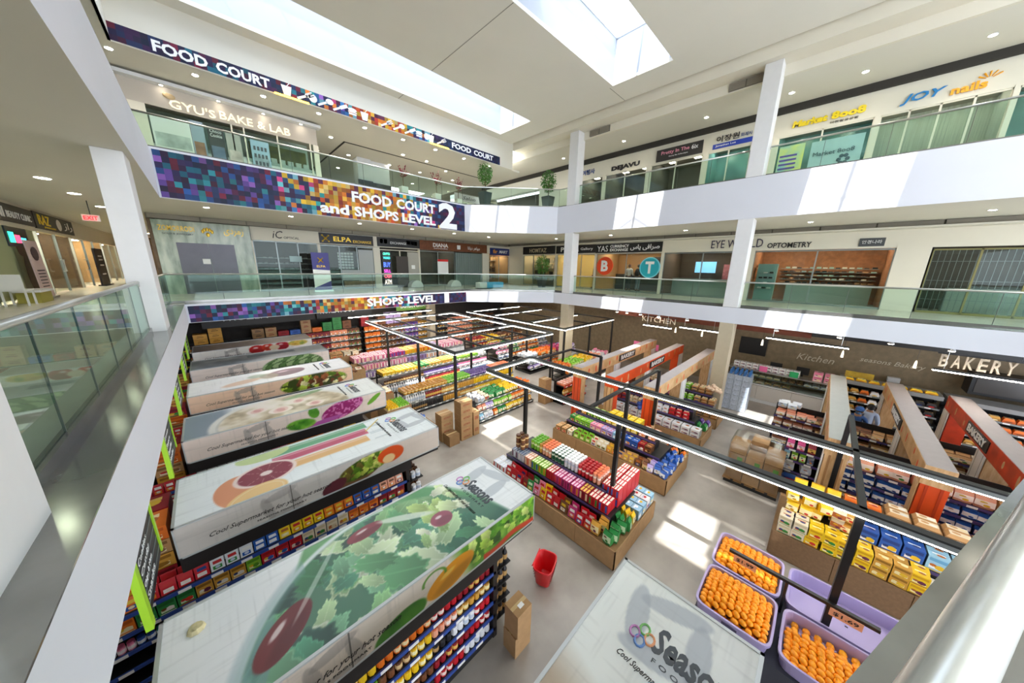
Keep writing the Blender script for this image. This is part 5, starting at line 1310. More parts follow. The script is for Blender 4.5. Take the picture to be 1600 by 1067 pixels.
def front3(X, Y):
    C_ = front_base(X, Y, 'C9B8AC'); n = vn(X * 22, Y * 22, 3)
    m = sm(ell(X, Y, 3.1, .28, .55, .24, .25), .06); C_ = blend(C_, m, hx('9C2A6A')); C_ = blend(C_, m * (n > .62), hx('D87AB0')); C_ = blend(C_, sm(ell(X, Y, 2.6, .05, .45, .07, .1), .2), hx('B45AA0'))
    C_ = leafy(C_, X, Y, sm(ell(X, Y, 2.1, .15, .32, .14, -.1), .15), ['2F6A1E', '5A9A2E', '9CCB50'], 5, 2); C_ = leafy(C_, X, Y, sm(ell(X, Y, 2.4, .38, .12, .16, .3), .1), ['3C7A22', '7AB040'], 5, 6)
    return blend(C_, sm(ell(X, Y, 3.95, .32, .24, .07, .6), .1), hx('6FA830'))
def front4(X, Y):
    C_ = front_base(X, Y, 'D0AF94'); mk = sm(ell(X, Y, 3.1, .2, 1.0, .3, 0), .06); C_ = blend(C_, mk, hx('3E4A1C')); return leaves(C_, X, Y, (2.1, 4.1, 0, .48), 60, .14, ['5A7A1C', '8AA82E', 'B8CC4A', '9A5A34', 'E8DCA0', '6A3A22'], 4, mk)
def front5(X, Y):
    C_ = front_base(X, Y, 'CFC0B6'); d_ = ell(X, Y, 3.0, .1, 1.05, .45, 0); n = np.sin(X * 14 + 3 * np.sin(Y * 10)) * np.cos(Y * 16); m = sm(d_, .05)
    C_ = blend(C_, m, hx('5E8048')); C_ = blend(C_, m * (n > .1), hx('A4BC86')); return blend(C_, m * (np.abs(n) < .1), hx('2E4426'))
def front6(X, Y):
    C_ = front_base(X, Y, 'D5CDC6'); C_ = shade_ball(C_, X, Y, 2.1, .3, .3, .2, 0, 'C8201E'); C_ = shade_ball(C_, X, Y, 2.5, .35, .22, .17, 0, 'D83A22'); C_ = shade_ball(C_, X, Y, 3.05, .33, .28, .2, 0, 'B8182A'); C_ = blend(C_, sm(ell(X, Y, 2.75, .3, .2, .12, 0), .2), hx('E8D0B0'))
    return leafy(C_, X, Y, sm(ell(X, Y, 3.7, .38, .4, .14, 0), .2), ['C89A3A', 'E8C860', '8AA040'], 6, 3)
def front0(X, Y): return front_base(X, Y, 'BFB3A6')
CX0, CX1 = -0.9, 3.41
script_m = mat('script_ink', '2A2422', 0.6)
greytxt = mat('grey_letters', '4E5358', 0.5)
cf = mat('canopy_frame', 'C9CCCB', 0.35, 0.4)
tops = [top0, top1, top2, top3, top4, top5, top6]; fronts = [front0, front1, front2, front3, front4, front5, front6]
desc = ['front-most printed canopy with a plain linen top and SEASONS lettering', 'printed canopy with a green salad bowl on top and peppers on its front', 'printed canopy with cut grapefruit and juice glasses on top', 'printed canopy with roses in a bowl on top and berries on its front',
        'printed canopy with a fork and salad on its peach front', 'printed canopy with a green artichoke on its front', 'farthest printed canopy, with red radishes on its front']
near = ['in front of the salad canopy', 'under the salad canopy', 'under the grapefruit canopy', 'under the berry canopy', 'under the fork and salad canopy', 'under the artichoke canopy', 'under the radish canopy']
def script(p, x0, x1, y, z, h=.1, s='Cool Supermarket for your hot season'):
    YT('lettering', s, x0, x1, y, z, z + h, script_m, p, shear=0.5, ext=0.003)
for k in range(7):
    y0 = -0.2 + 3.05 * k; y1 = y0 + H_
    t = thing('printed_canopy', desc[k], 'canopy', ((CX0 + CX1) / 2, (y0 + y1) / 2, 1.72))
    MB().box(CX0 + .01, CX1 - .01, y0 + .01, y1 - .01, 1.98, 2.49).build('core_box', cf, t)
    mb = MB()
    for (a, b, c_, d_) in ((CX0, CX1, y0, y0 + .035), (CX0, CX1, y1 - .035, y1), (CX0, CX0 + .035, y0, y1), (CX1 - .035, CX1, y0, y1)):
        mb.box(a, b, c_, d_, 2.49, 2.51); mb.box(a, b, c_, d_, 1.97, 2.0)
    for (a, c_) in ((CX0, y0), (CX1 - .02, y0), (CX0, y1 - .02), (CX1 - .02, y1 - .02)): mb.box(a, a + .02, c_, c_ + .02, 1.98, 2.5)
    mb.build('frame', cf, t)
    q = [220, 330, 260, 200, 150, 130, 120][k]
    printed('top_print', tops[k], (CX0 + .03, y0 + .03, 2.5), (1, 0, 0), (0, 1, 0), W_ - .06, H_ - .06, q, q // 3, PRT, t)
    printed('front_print', fronts[k], (CX0 + .005, y0 + .002, 2.0), (1, 0, 0), (0, 0, 1), W_ - .01, .49, q, q // 8, PRT, t)
    printed('end_print', lambda X, Y: wmark(base_linen(X, Y, 'C9BFB6'), X, Y, .6, .25, .35, 'A8A09A', .5), (CX1 - .002 + .003, y0 + .01, 2.0), (0, 1, 0), (0, 0, 1), H_ - .02, .49, 40, 16, PRT, t)
    printed('end_print', lambda X, Y: base_linen(X, Y, 'C9BFB6'), (CX0 - .001, y1 - .01, 2.0), (0, -1, 0), (0, 0, 1), H_ - .02, .49, 30, 12, PRT, t)
    # dark fascia below the print and panel joints
    MB().box(CX0, 2.7, y0 + .03, y0 + .09, 1.72, 1.98).build('valance', black_panel, t)
    MB().box(2.7, CX1 - .02, y0 + .03, y0 + .07, 1.9, 1.98).build('valance', black_panel, t)
    MB().box(CX0, CX1 - .02, y1 - .09, y1 - .03, 1.75, 1.98).build('valance', black_panel, t)
    MB().box(CX0 + 1.4 - .008, CX0 + 1.4 + .008, y0 - .001, y0 + .003, 2.0, 2.49).build('joint', mat('joint_grey', '6E6862', 0.7), t)
    if k > 0:
        script(t, CX0 + .35, CX0 + (1.95 if k != 2 else 2.0), y0 - .002, 2.12)
        YT('lettering', 'SEASONS FOODMART', CX0 + .9, CX0 + 1.6, y0 - .002, 2.06, 2.09, script_m, t, ext=0.003)
    # lettering on top: reads towards -Y, up = +X
    lx = CX0 + 3.5
    def top_t(s, xa, xb, ya, yb, m, **kw): return txt('lettering', s, (xa, ya, 2.502), (0, -1, 0), (1, 0, 0), ya - yb, xb - xa, m, t, ext=0.003, **kw)
    if k in (0, 1, 2, 3, 4):
        a = {0: (2.62, 2.92, .62, -.12)}.get(k, (lx - .06 - .9 + .95, lx + .16, y0 + 1.0, y0 + .38))
        xa = a[0] if k == 0 else 2.66; xb = a[1] if k == 0 else 2.9
        top_t('Seasons', xa, xb, a[2], a[3], greytxt, off=0.03, shear=0.15); top_t('F O O D M A R T', xa - .09, xa - .045, a[2] - .05, a[3], greytxt)
        top_t('Cool Supermarket for your hot season', xa - .28, xa - .2, a[2] + .22, a[3] - .02, script_m, shear=0.5)
        for (dy, dx, c_) in ((.05, .14, '7CBF6A'), (.12, .05, 'C88AC0'), (.05, .0, '6A94D0'), (-.02, .08, 'E8A070')):
            mb = MB(); ps = [(xa + dx + .06 * math.cos(2 * PI * i / 12), a[2] + .05 + dy + .045 * math.sin(2 * PI * i / 12), 2.504) for i in range(13)]
            mb.tube(ps, .012, 5); mb.build('logo_loop', mat('logo_' + c_, c_, 0.5), t)
    txt('lettering', 'Seasons', (CX0 - .004, y0 + .98, 2.16), (0, -1, 0), (0, 0, 1), .55, .16, greytxt, t, ext=0.003, shear=0.15)
tag(MB().cyl(-.62, 3.95, 2.505, 2.545, .075, 9, .055).cyl(-.6, 3.93, 2.545, 2.56, .04, 7).build('bread_bun', mat('stale_bread', 'E6D8A8', 0.8, var=0.3, scale=20)), 'small stale bun dropped on the salad canopy near its left end', 'litter')
tag(MB().sphere(2.3, .48, 2.53, .07, .045, .03, 6, 4).sphere(2.36, .42, 2.54, .05, .05, .03, 5, 4).build('crumpled_wrapper', bluem), 'crumpled blue wrapper lying on the front-most canopy', 'litter')
tag(MB().sphere(2.1, .62, 2.52, .02, .02, .02, 6, 4).build('paper_ball', tag_m), 'tiny white paper ball beside the blue wrapper on the front-most canopy', 'litter')

# ---------------------------------------------------------------- gondolas below the canopies
def gon(k, y_front, L=5.2, x0=-2.55):
    fr = Fr(x0, y_front, 0.0)
    zs = [.2, .5, .8, 1.1, 1.4]
    t, lv = unit('black double gondola %s' % near[k], fr, L, .58, 1.72, zs)
    fr2 = Fr(x0 + L, y_front + 1.19, PI)
    for u in (-0.08,):
        pass
    MB().box(2.6, 2.68, y_front, y_front + 1.15, 0, 1.75).build('end_post', black_panel, t)
    for z in (.25, .6, .95, 1.3):
        MB().box(2.68, 3.02, y_front + .04, y_front + 1.0, z - .02, z).build('end_shelf', black, t)
    return fr, lv
# gondola 1 (salad): jars and sauces, facing the camera
fr, lv = gon(1, 2.97)
seg = {0: [('white', 1), ('red', 3), ('black', 2), ('red', 3), ('white', 3)], 1: [('crimson', 3), ('brown', 2), ('crimson', 3), ('red', 2)], 2: [('golden', 2), ('yellow', 4), ('black', 2), ('white', 2), ('red', 2)], 3: [('lime', 2), ('brown', 2), ('yellow', 2), ('peach', 2), ('golden', 3)], 4: [('yellow', 2), ('orange', 4), ('red', 2), ('crimson', 3)]}
for i, (z, v) in enumerate(lv):
    fill(fr, z, 2.9, 5.12, v, 2, 'jar', (.10, .10, .155), seg[i], '%s shelf under the salad canopy' % ORD[i])
for z in (.25, .6, .95, 1.3): fill(Fr(3.02, 3.02, PI / 2), z, .02, .92, .02, 3, 'bottle', (.085, .095, .27), [('black', 3), ('silver', 2), ('brown', 2)], 'end shelf by the basket carton')
# gondola 2 (grapefruit)
fr, lv = gon(2, 6.0)
seg2 = {4: [('orange', 3), ('red', 3), ('white', 2), ('blue', 1), ('yellow', 3), ('orange', 2), ('blue', 2), ('peach', 2)], 3: [('brown', 2), ('orange', 1), ('green', 2), ('golden', 2), ('lime', 1), ('red', 2), ('cream', 3), ('orange', 2), ('crimson', 2)], 2: [('red', 1), ('pale blue', 1), ('silver', 1), ('pink', 1), ('blue', 1), ('teal', 1), ('purple', 1), ('crimson', 4), ('orange', 3)], 1: [('orange', 1), ('red', 1)], 0: [('red', 1)]}
fill(fr, lv[4][0], .3, 5.1, lv[4][1], 2, 'pouch', (.17, .16, .2), seg2[4], 'top shelf under the grapefruit canopy')
fill(fr, lv[3][0], .3, 5.1, lv[3][1], 1, 'packet_box', (.19, .16, .22), seg2[3], 'fourth shelf under the grapefruit canopy')
fill(fr, lv[2][0], .3, 2.9, lv[2][1], 1, 'jar', (.09, .09, .13), seg2[2], 'third shelf under the grapefruit canopy')
fill(fr, lv[2][0], 2.9, 5.1, lv[2][1], 1, 'packet_box', (.2, .16, .2), [('crimson', 1), ('orange', 1), ('brown', 1)], 'third shelf under the grapefruit canopy')
fill(fr, lv[1][0], 3.2, 5.1, lv[1][1], 1, 'packet_box', (.2, .16, .2), [('crimson', 1), ('orange', 1)], 'second shelf under the grapefruit canopy')
for z in (.25, .6, .95, 1.3): fill(Fr(3.02, 6.05, PI / 2), z, .02, .92, .02, 2, 'jar', (.11, .12, .16), [('red', 1)] if z < .3 else [('white', 1), ('brown', 2), ('black', 2)], 'end shelf by the grapefruit canopy')
for k in (3, 4, 5, 6):
    fr, lv = gon(k, -0.2 + 3.05 * k + .12)
    for i in (4, 3):
        fill(fr, lv[i][0], .9, 5.1, lv[i][1], 1, 'pouch', (.16, .14, .22), [('red', 2), ('white', 3), ('pink', 1), ('orange', 2), ('brown', 1), ('yellow', 1)], '%s shelf %s' % (ORD[i], near[k]))
    if k == 3:
        fill(fr, lv[4][0], 3.6, 5.1, lv[4][1], 1, 'packet_box', (.2, .12, .15), [('crimson', 1), ('orange', 1)], 'top shelf %s' % near[k])
# far side goods stacked on the left ends (cartons on the gondola tops at the slab edge)
for k, ys_ in ((2, 6.3), (3, 9.35), (4, 12.4), (5, 15.4)):
    for j in range(2):
        for i in range(4 if k == 2 else 3):
            put('carton', ['tan', 'orange', 'crimson', 'golden'][(i + j + k) % 4], -1.2 - .0 * i, ys_ + .25 + j * .5, 1.42 + .24 * i, 0, (.42, .46, .23), 'left end %s' % near[k], '%s, %s stack' % (NUM[i] + ' from bottom', ['nearer', 'farther'][j]))
# open carton bin lower left
t = thing('open_carton', 'open cardboard box standing upright at the lower left beside the fascia', 'box', (-1.0, 3.0 + .9, 0))
MB().box(-1.45, -.95, 3.6 - .0, 3.62, 0, 1.75).build('panel', cardb2, t)

# aisle signs
for k in range(5):
    y0 = 4.15 + 3.05 * k
    t = thing('aisle_sign', ['nearest', 'second', 'third', 'fourth', 'farthest'][k] + ' black and green aisle sign hanging below the left fascia', 'sign', (-.9, y0 + .5, 2.75))
    MB().box(-.93, -.9, y0, y0 + 1.0, 2.75, 3.4).build('board', signblack, t)
    lime_m = mat('lime_sign_edge', 'A6D52A', 0.45)
    MB().box(-.94, -.885, y0 - .1, y0, 2.68, 3.42).build('green_edge', lime_m, t); MB().box(-.94, -.885, y0 + 1.0, y0 + 1.06, 2.75, 3.45).build('green_edge', lime_m, t)
    for j in range(4):
        MB().box(-.9, -.893, y0 + .02, y0 + .98, 2.86 + .14 * j - .006, 2.86 + .14 * j).build('rule', greyal, t)
        txt('lettering', ['Snacks', 'Chips & Nuts', 'Candy', 'Cookies'][j] if k % 2 == 0 else ['Noodles', 'Canned Fish', 'Sauce', 'Soup'][j], (-.896, y0 + .08, 2.88 + .13 * j), (0, 1, 0), (0, 0, 1), .5, .07, signwhite, t, ext=0.003)
    for yy in (y0 + .1, y0 + .9): MB().tube([(-.915, yy, 3.4), (-.915, yy, 4.15)], .008, 5).build('hanger', steel, t)

# carton and shopping basket near the salad gondola
def carton(x0, x1, y0, y1, z0, z1, label, m=cardboard, group=None, logo=None):
    t = thing('cardboard_box', label, 'box', ((x0 + x1) / 2, (y0 + y1) / 2, z0), group)
    MB().box(x0, x1, y0, y1, z0, z1).build('body', m, t)
    MB().box(x0, x1, (y0 + y1) / 2 - .03, (y0 + y1) / 2 + .03, z1, z1 + .003).build('tape', mat('packing_tape', 'C9AD7A', 0.3), t)
    if logo:
        txt('print', logo, (x0 + (x1 - x0) * .2, y0 - .003, z0 + (z1 - z0) * .35), (1, 0, 0), (0, 0, 1), (x1 - x0) * .6, (z1 - z0) * .3, mat('print_red', '9C2E22', 0.7), t, ext=.002)
    return t
carton(2.66, 3.02, 2.5, 2.78, 0, .42, 'lower brown carton beside the black gondola end near the basket')
carton(2.68, 3.0, 2.48, 2.78, .42, .88, 'upper brown carton with a white slip on it beside the black gondola end')
tag(bx('price_slip', tag_m, 2.8, 2.9, 2.55, 2.62, .885, .89), 'white paper slip on top of the upper brown carton', 'paper')
# basket
bxx, byy, ba = 4.02, 3.02, 0.35
t = thing('shopping_basket', 'red plastic shopping basket standing alone on the concrete floor', 'basket', (bxx, byy, 0), rot=ba, local=True)
def ringp(hx_, hy, z, n=20, e=4):
    out = []
    for i in range(n):
        a = 2 * PI * i / n; c, s_ = math.cos(a), math.sin(a)
        out.append((hx_ * abs(c) ** (2 / e) * (1 if c > 0 else -1), hy * abs(s_) ** (2 / e) * (1 if s_ > 0 else -1), z))
    return out
def loft(rings):
    mb = MB(); n = len(rings[0]); v = [p for r_ in rings for p in r_]; f = []
    for k in range(len(rings) - 1):
        for i in range(n): f.append((k * n + i, k * n + (i + 1) % n, (k + 1) * n + (i + 1) % n, (k + 1) * n + i))
    mb.add(v, f); return mb
mb = loft([ringp(.02, .02, .02), ringp(.155, .115, .02), ringp(.17, .13, .06), ringp(.24, .18, .46), ringp(.265, .205, .47), ringp(.265, .205, .44), ringp(.245, .185, .43), ringp(.19, .15, .06), ringp(.02, .02, .045)])
mb.build('shell', red_m, t, smooth=True)
for s_ in (-1, 1):
    for k in range(4):
        z = .16 + .07 * k; w = .15 + .008 * k; h = .135 + .13 * z + .006
        MB().box(-w, w, s_ * h - .004, s_ * h + .004, z - .008, z + .008).build('slot', mat('basket_slot', '7A1014', 0.5), t)
mb = MB(); mb.tube([(-.2, .2, .47), (-.2, .19, .5), (.2, .19, .5), (.2, .2, .47)], .012, 6); mb.build('handle', red_m, t)

# ---------------------------------------------------------------- LED light trusses
def truss(label, bars, posts, z=3.0):
    x = bars[0][0]; t = thing('light_truss', label, 'light', (bars[0][0], bars[0][2], z))
    for (xa, xb, ya, yb, lit) in bars:
        along_y = abs(yb - ya) > abs(xb - xa)
        w = .065
        def B(d, z0, z1, off=0):
            if along_y: return MB().box(xa - d + off, xa + d + off, min(ya, yb), max(ya, yb), z0, z1)
            return MB().box(min(xa, xb), max(xa, xb), ya - d + off, ya + d + off, z0, z1)
        if lit:
            b = B(w, z - .03, z).build('beam', ledhouse, t); B(w * .92, z - .1, z - .03).build('housing', greyal, b); B(.016, z - .114, z - .1, -w * .7).build('led_tube', led, b)
        else: B(.04, z - .07, z).build('beam', black, t)
    for (px, py, zb) in posts: MB().box(px - .045, px + .045, py - .045, py + .045, zb, z - .03).build('post', black, t)
    return t
truss('long near light truss crossing above the fruit crates and snack islands', [(6.1, 6.1, -6.0, 7.3, 1), (8.2, 8.2, -6.0, 7.3, 1), (6.1, 8.2, 7.3, 7.3, 1), (6.1, 10.3, 3.52, 3.52, 0), (6.1, 10.3, -.88, -.88, 0), (8.2, 10.3, 7.0, 7.0, 0), (10.3, 10.3, 5.6, 7.0, 0)],
      [(6.12, 5.6, 1.0), (6.12, -.88, 0), (6.12, 2.75, 1.2), (8.2, 3.52, .9), (10.28, 3.45, 1.0), (10.28, 5.6, 1.0), (10.25, -.88, 0)])
b_ = [(6.42, 6.42, 9.65, 18.9, 1), (12.4, 12.4, 9.7, 18.9, 1), (6.42, 12.4, 9.65, 9.65, 1), (6.42, 12.4, 12.6, 12.6, 1), (6.42, 12.4, 16.0, 16.0, 1), (6.42, 12.4, 18.9, 18.9, 1)]
for x in (7.9, 9.4, 10.9): b_.append((x, x, 9.65, 18.9, 0))
truss('large square light truss over the middle grocery aisles', b_, [(6.42, 9.65, 0), (6.42, 12.6, 0), (6.42, 16, 0), (9.4, 9.65, 0), (12.4, 9.65, 0), (9.4, 12.6, 0), (9.4, 16, 0), (12.4, 12.6, 0)])
b_ = [(13.7, 13.7, 9.7, 18.8, 1), (13.8, 19.2, 9.85, 9.85, 1), (13.7, 19.0, 12.6, 12.6, 1), (13.7, 19.2, 16.2, 16.2, 1), (13.7, 19.2, 18.7, 18.7, 1), (19.2, 19.2, 9.9, 18.7, 0), (16.4, 16.4, 9.9, 18.7, 0)]
truss('farthest light truss beside the corner column over the produce', b_, [(13.7, 9.8, 0), (19.2, 9.85, 0), (16.4, 9.85, 0), (13.7, 12.6, 0)])
for (x0, x1, y, lab) in ((4.9, 9.6, 16.9, 'left'), (6.0, 11.1, 20.0, 'right')):
    t = thing('linear_light', '%s long thin ceiling light just under the SHOPS LEVEL 1 banner' % lab, 'light', ((x0 + x1) / 2, y, 3.55)); b = MB().box(x0, x1, y - .04, y + .04, 3.58, 3.64).build('housing', ledhouse, t); MB().box(x0, x1, y - .03, y + .03, 3.55, 3.58).build('led_tube', led, t)
    for x in (x0 + .3, x1 - .3): MB().tube([(x, y, 3.64), (x, y, 4.15)], .006, 5).build('cable', black, t)
for (y0, y1, x, z, lab) in ((4.7, 3.1, 15.9, 3.55, 'suspended linear light left of the beige column by the kitchen'), (1.45, -.85, 15.9, 3.6, 'suspended linear light over the bakery counter'), (-2.7, -5.2, 15.9, 3.3, 'suspended linear light below the BAKERY letters'), (6.6, 5.2, 16.3, 3.35, 'short suspended light near the kitchen letters')):
    t = thing('linear_light', lab, 'light', (x, (y0 + y1) / 2, z)); MB().box(x - .04, x + .04, y1, y0, z + .03, z + .08).build('housing', ledhouse, t); MB().box(x - .03, x + .03, y1, y0, z, z + .03).build('led_tube', led, t)
    for yy in (y0 - .2, y1 + .2): MB().tube([(x, yy, z + .08), (x, yy, 4.15)], .006, 5).build('cable', steel, t)
for i, (x, y) in enumerate(((17.2, 8.6), (17.2, 8.0), (17.2, 7.2), (17.2, 6.2), (17.2, 4.8), (17.3, 1.3), (17.4, -.6), (17.4, -1.9), (17.4, -3.2))):
    t = thing('track_spotlight', 'small white cone spotlight hanging from the supermarket soffit by the right wall', 'light', (x, y, 3.75), 'cone spotlights along the right wall')
    MB().cyl(x, y, 3.75, 3.9, .09, 10, .035).build('shade', white, t); MB().cyl(x, y, 3.742, 3.75, .075, 10).build('lens', lampm, t); MB().cyl(x, y, 3.9, 4.15, .012, 6).build('stem', white, t)
for i, y in enumerate((6.0, 4.6, 1.9, -.9, -2.9)):
    t = thing('pendant_lamp', 'small glowing bottle-shaped pendant lamp before the brown wall', 'light', (19.6, y, 2.6), 'bottle pendants before the brown wall')
    MB().cyl(19.6, y, 2.6, 2.8, .045, 10, .035).cyl(19.6, y, 2.8, 2.9, .035, 10, .015).build('shade', mat('pendant_glow', 'FFEFD0', 0.4, emit=1.5), t); MB().tube([(19.6, y, 2.95), (19.6, y, 4.15)], .006, 5).build('cable', black, t)
# added fill lights up under the galleries to brighten the store below
for (x, y) in ((-3, 5), (-3, 11), (2, 18.5), (8, 21), (14, 20.5), (18, 14), (18, 9), (-3, 17)):
    t = thing('fill_batten', 'added white fill light batten under the gallery slab', 'light', (x, y, 4.05), 'added fill battens under the gallery slab'); MB().box(x - .8, x + .8, y - .08, y + .08, 4.1, 4.15).build('housing', white, t); MB().box(x - .78, x + .78, y - .05, y + .05, 4.06, 4.1).build('led_tube', mat('fill_batten_led', 'FFF6E8', .5, emit=12), t)

# ---------------------------------------------------------------- timber gates with BAKERY boards
def gate(label, y0, y1, xn, xf, side, near_face, side_face, word=None, beam_m=woodm, top_m=None):
    """side -1: visible face is y0 (towards -Y); +1: visible face is y1"""
    t = thing('display_gate', label, 'gate', ((xn + xf) / 2, (y0 + y1) / 2, 0))
    zt = 2.3; zb = 1.86
    yv = y0 if side < 0 else y1; e = -.004 if side < 0 else .004
    b = MB().box(xn, xf, y0, y1, zb, zt).build('beam', beam_m, t)
    MB().box(xn, xf, y0 + .01, y1 - .01, zt, zt + .01).build('top_board', top_m or mat('gate_top', 'BDB3B0', .5, var=.06), t)
    rnd = random.Random(len(label))
    for k in range(9):   # printed chilli / leaf motifs on the beam face
        x = xn + (xf - xn) * (k + .5) / 9 + rnd.uniform(-.2, .2); s_ = .16
        mb = MB(); mb.sphere(x, yv, zb + .22 + rnd.uniform(-.08, .08), s_ * .35, .004, s_ * rnd.uniform(.5, 1), 8, 5)
        mb.build('motif', orange_m if beam_m is woodm else woodm, b)
    if word:
        xc = (xn + xf) / 2 + .2; p = MB().box(xc - .85, xc + .85, min(yv, yv + e * 5), max(yv, yv + e * 5), zb + .08, zt - .06).build('name_board', signblack, b)
        if side < 0: txt('lettering', word, (xc - .7, yv + e * 6, zb + .14), (1, 0, 0), (0, 0, 1), 1.4, .2, signwhite, b, off=.02)
        else: txt('lettering', word, (xc + .7, yv + e * 6, zb + .14), (-1, 0, 0), (0, 0, 1), 1.4, .2, signwhite, b, off=.02)
    for i, x in enumerate((xn, 13.03, xf - .66)):
        m0 = near_face if i == 0 else (woodm if i == 1 else beam_m)
        wd = .36 if i == 0 else .66
        p = MB().box(x, x + wd, y0 + .02, y1 - .02, 0, zb).build('post', m0, t)
        a, b_ = (yv - .012, yv + .006) if side < 0 else (yv - .006, yv + .012)
        if i == 0:
            MB().box(x + .03, x + .33, a, b_, 0, zb).build('post_face', side_face, p)
            for yy in (y0 + .09, y1 - .13): MB().box(x - .012, x, yy, yy + .04, 0, zb).build('batten', mat('dark_orange', 'B83A12', .5) if near_face is orange_m else mat('wood_line', 'A87C50', .6), p)
        else:
            MB().box(x + .03, x + .63, a, b_, 0, zb).build('white_panel', whitepan, p)
            for xx in (x + .12, x + .5): MB().box(xx, xx + .025, a - .003 if side < 0 else b_, a if side < 0 else b_ + .003, 0, zb).build('grey_stripe', mat('stripe_grey', 'A8AAAC', .4), p)
    return t
gate('timber gate farthest left with an orange near post and a dark BAKERY board', 6.42, 6.82, 10.3, 18.0, -1, orange_m, woodm, 'BAKERY')
gate('middle left timber gate with an orange patterned beam and grey-black board', 4.98, 5.36, 10.3, 18.0, -1, woodm, orange_m, 'BAKERY', beam_m=orange_m)
gate('timber gate nearest the beige column with an orange near post', 3.5, 3.9, 10.3, 18.0, -1, orange_m, woodm)
gate('pale gate with a broad timber near post right of the wrapped pallet', -1.05, -.62, 10.3, 17.2, 1, woodm, whitepan, top_m=mat('gate_top_grey', 'B9B9B2', .5, var=.06))
gate('timber gate with a wide bright orange near post and small BAKERY board', -2.5, -2.08, 10.3, 17.6, 1, orange_m, woodm, 'BAKERY')
gate('red patterned gate with a large BAKERY board at the right edge', -3.85, -3.42, 10.3, 17.2, 1, woodm, orange_m, 'BAKERY', beam_m=mat('red_orange_print', 'D8431E', .45, var=.35, scale=3))

# ---------------------------------------------------------------- islands
def island(label, x0, x1, y0, y1, bh=.5, m=cardboard, tiers=((.42, .82), (.78, 1.12))):
    t = thing('display_island', label, 'display table', ((x0 + x1) / 2, (y0 + y1) / 2, 0))
    n = max(2, int((y1 - y0) / .95))
    for i in range(n):
        a = y0 + (y1 - y0) * i / n; b = y0 + (y1 - y0) * (i + 1) / n - .012
        MB().box(x0, x0 + .02, a, b, .04, bh).build('side_panel', m, t); MB().box(x1 - .02, x1, a, b, .04, bh).build('side_panel', m, t)
    MB().box(x0, x1, y0, y0 + .02, .04, bh).build('end_panel', m, t); MB().box(x0, x1, y1 - .02, y1, .04, bh).build('end_panel', m, t)
    MB().box(x0 + .02, x1 - .02, y0 + .02, y1 - .02, 0, bh - .02).build('deck', cardb2, t)
    for k, (ins, z) in enumerate(tiers):
        b = MB().box(x0 + ins, x1 - ins, y0 + ins * .9, y1 - ins * .6, bh - .02, z).build('tier', black, t)
        MB().box(x0 + ins - .012, x0 + ins, y0 + ins * .9, y1 - ins * .6, z - .05, z + .008).build('price_rail', mat('purple_rail', '4A3C6E', .4), b)
    return t
# island A: red snacks, drinks, canisters
island('long island with red snack packets and tall canisters beside the red basket', 5.2, 7.3, 2.12, 6.1)
fA = Fr(5.22, 6.08, -PI / 2)
A_ = 'the red snack island'
fill(fA, .5, .05, .55, .02, 2, 'multipack', (.24, .2, .18), [('white', 1)], 'far left corner of ' + A_, stack=1)
fill(fA, .5, .55, 3.3, .02, 2, 'pouch', (.2, .18, .28), [('red', 3), ('crimson', 1), ('green', 1), ('pink', 1), ('yellow', 1), ('red', 2), ('brown', 1), ('magenta', 1), ('red', 2)], 'front step of ' + A_, jit=.12)
fill(fA, .5, 3.3, 3.9, .02, 4, 'bag', (.2, .15, .32), [('golden', 1), ('magenta', 1), ('green', 2)], 'near corner of ' + A_, jit=.25)
fill(fA, .82, .4, 3.5, .43, 2, 'multipack', (.24, .17, .24), [('silver', 3), ('peach', 1), ('lime', 2), ('red', 2), ('magenta', 3), ('crimson', 1), ('red', 3)], 'middle step of ' + A_)
fill(fA, 1.12, .45, .8, .5, 2, 'can', (.14, .14, .2), [('brown', 1)], 'far end of the top of ' + A_, stack=2)
fill(fA, 1.12, .8, 3.05, .8, 5, 'can', (.1, .1, .26), [('lime', 3), ('golden', 1), ('peach', 3), ('dark green', 3), ('white', 4), ('red', 4), ('peach', 2)], 'canister block on top of ' + A_)
fill(fA, .82, 3.1, 3.55, .8, 5, 'multipack', (.2, .22, .22), [('red', 1)], 'near end of the middle of ' + A_, stack=2)
fB = Fr(5.24, 2.14, 0)
fill(fB, .5, .6, 1.1, .02, 3, 'bag', (.17, .13, .32), [('green', 2), ('yellow', 1), ('orange', 1)], 'near end of ' + A_, jit=.2)
fill(fB, .5, 1.1, 2.02, .02, 3, 'carton', (.2, .2, .26), [('pale blue', 2), ('white', 1), ('pale blue', 1)], 'near right corner of ' + A_, stack=1)
fill(Fr(7.28, 2.2, PI / 2), .5, .1, 3.7, .02, 2, 'pouch', (.18, .16, .24), [('red', 1), ('orange', 1), ('green', 1), ('pink', 2)], 'far side step of ' + A_)
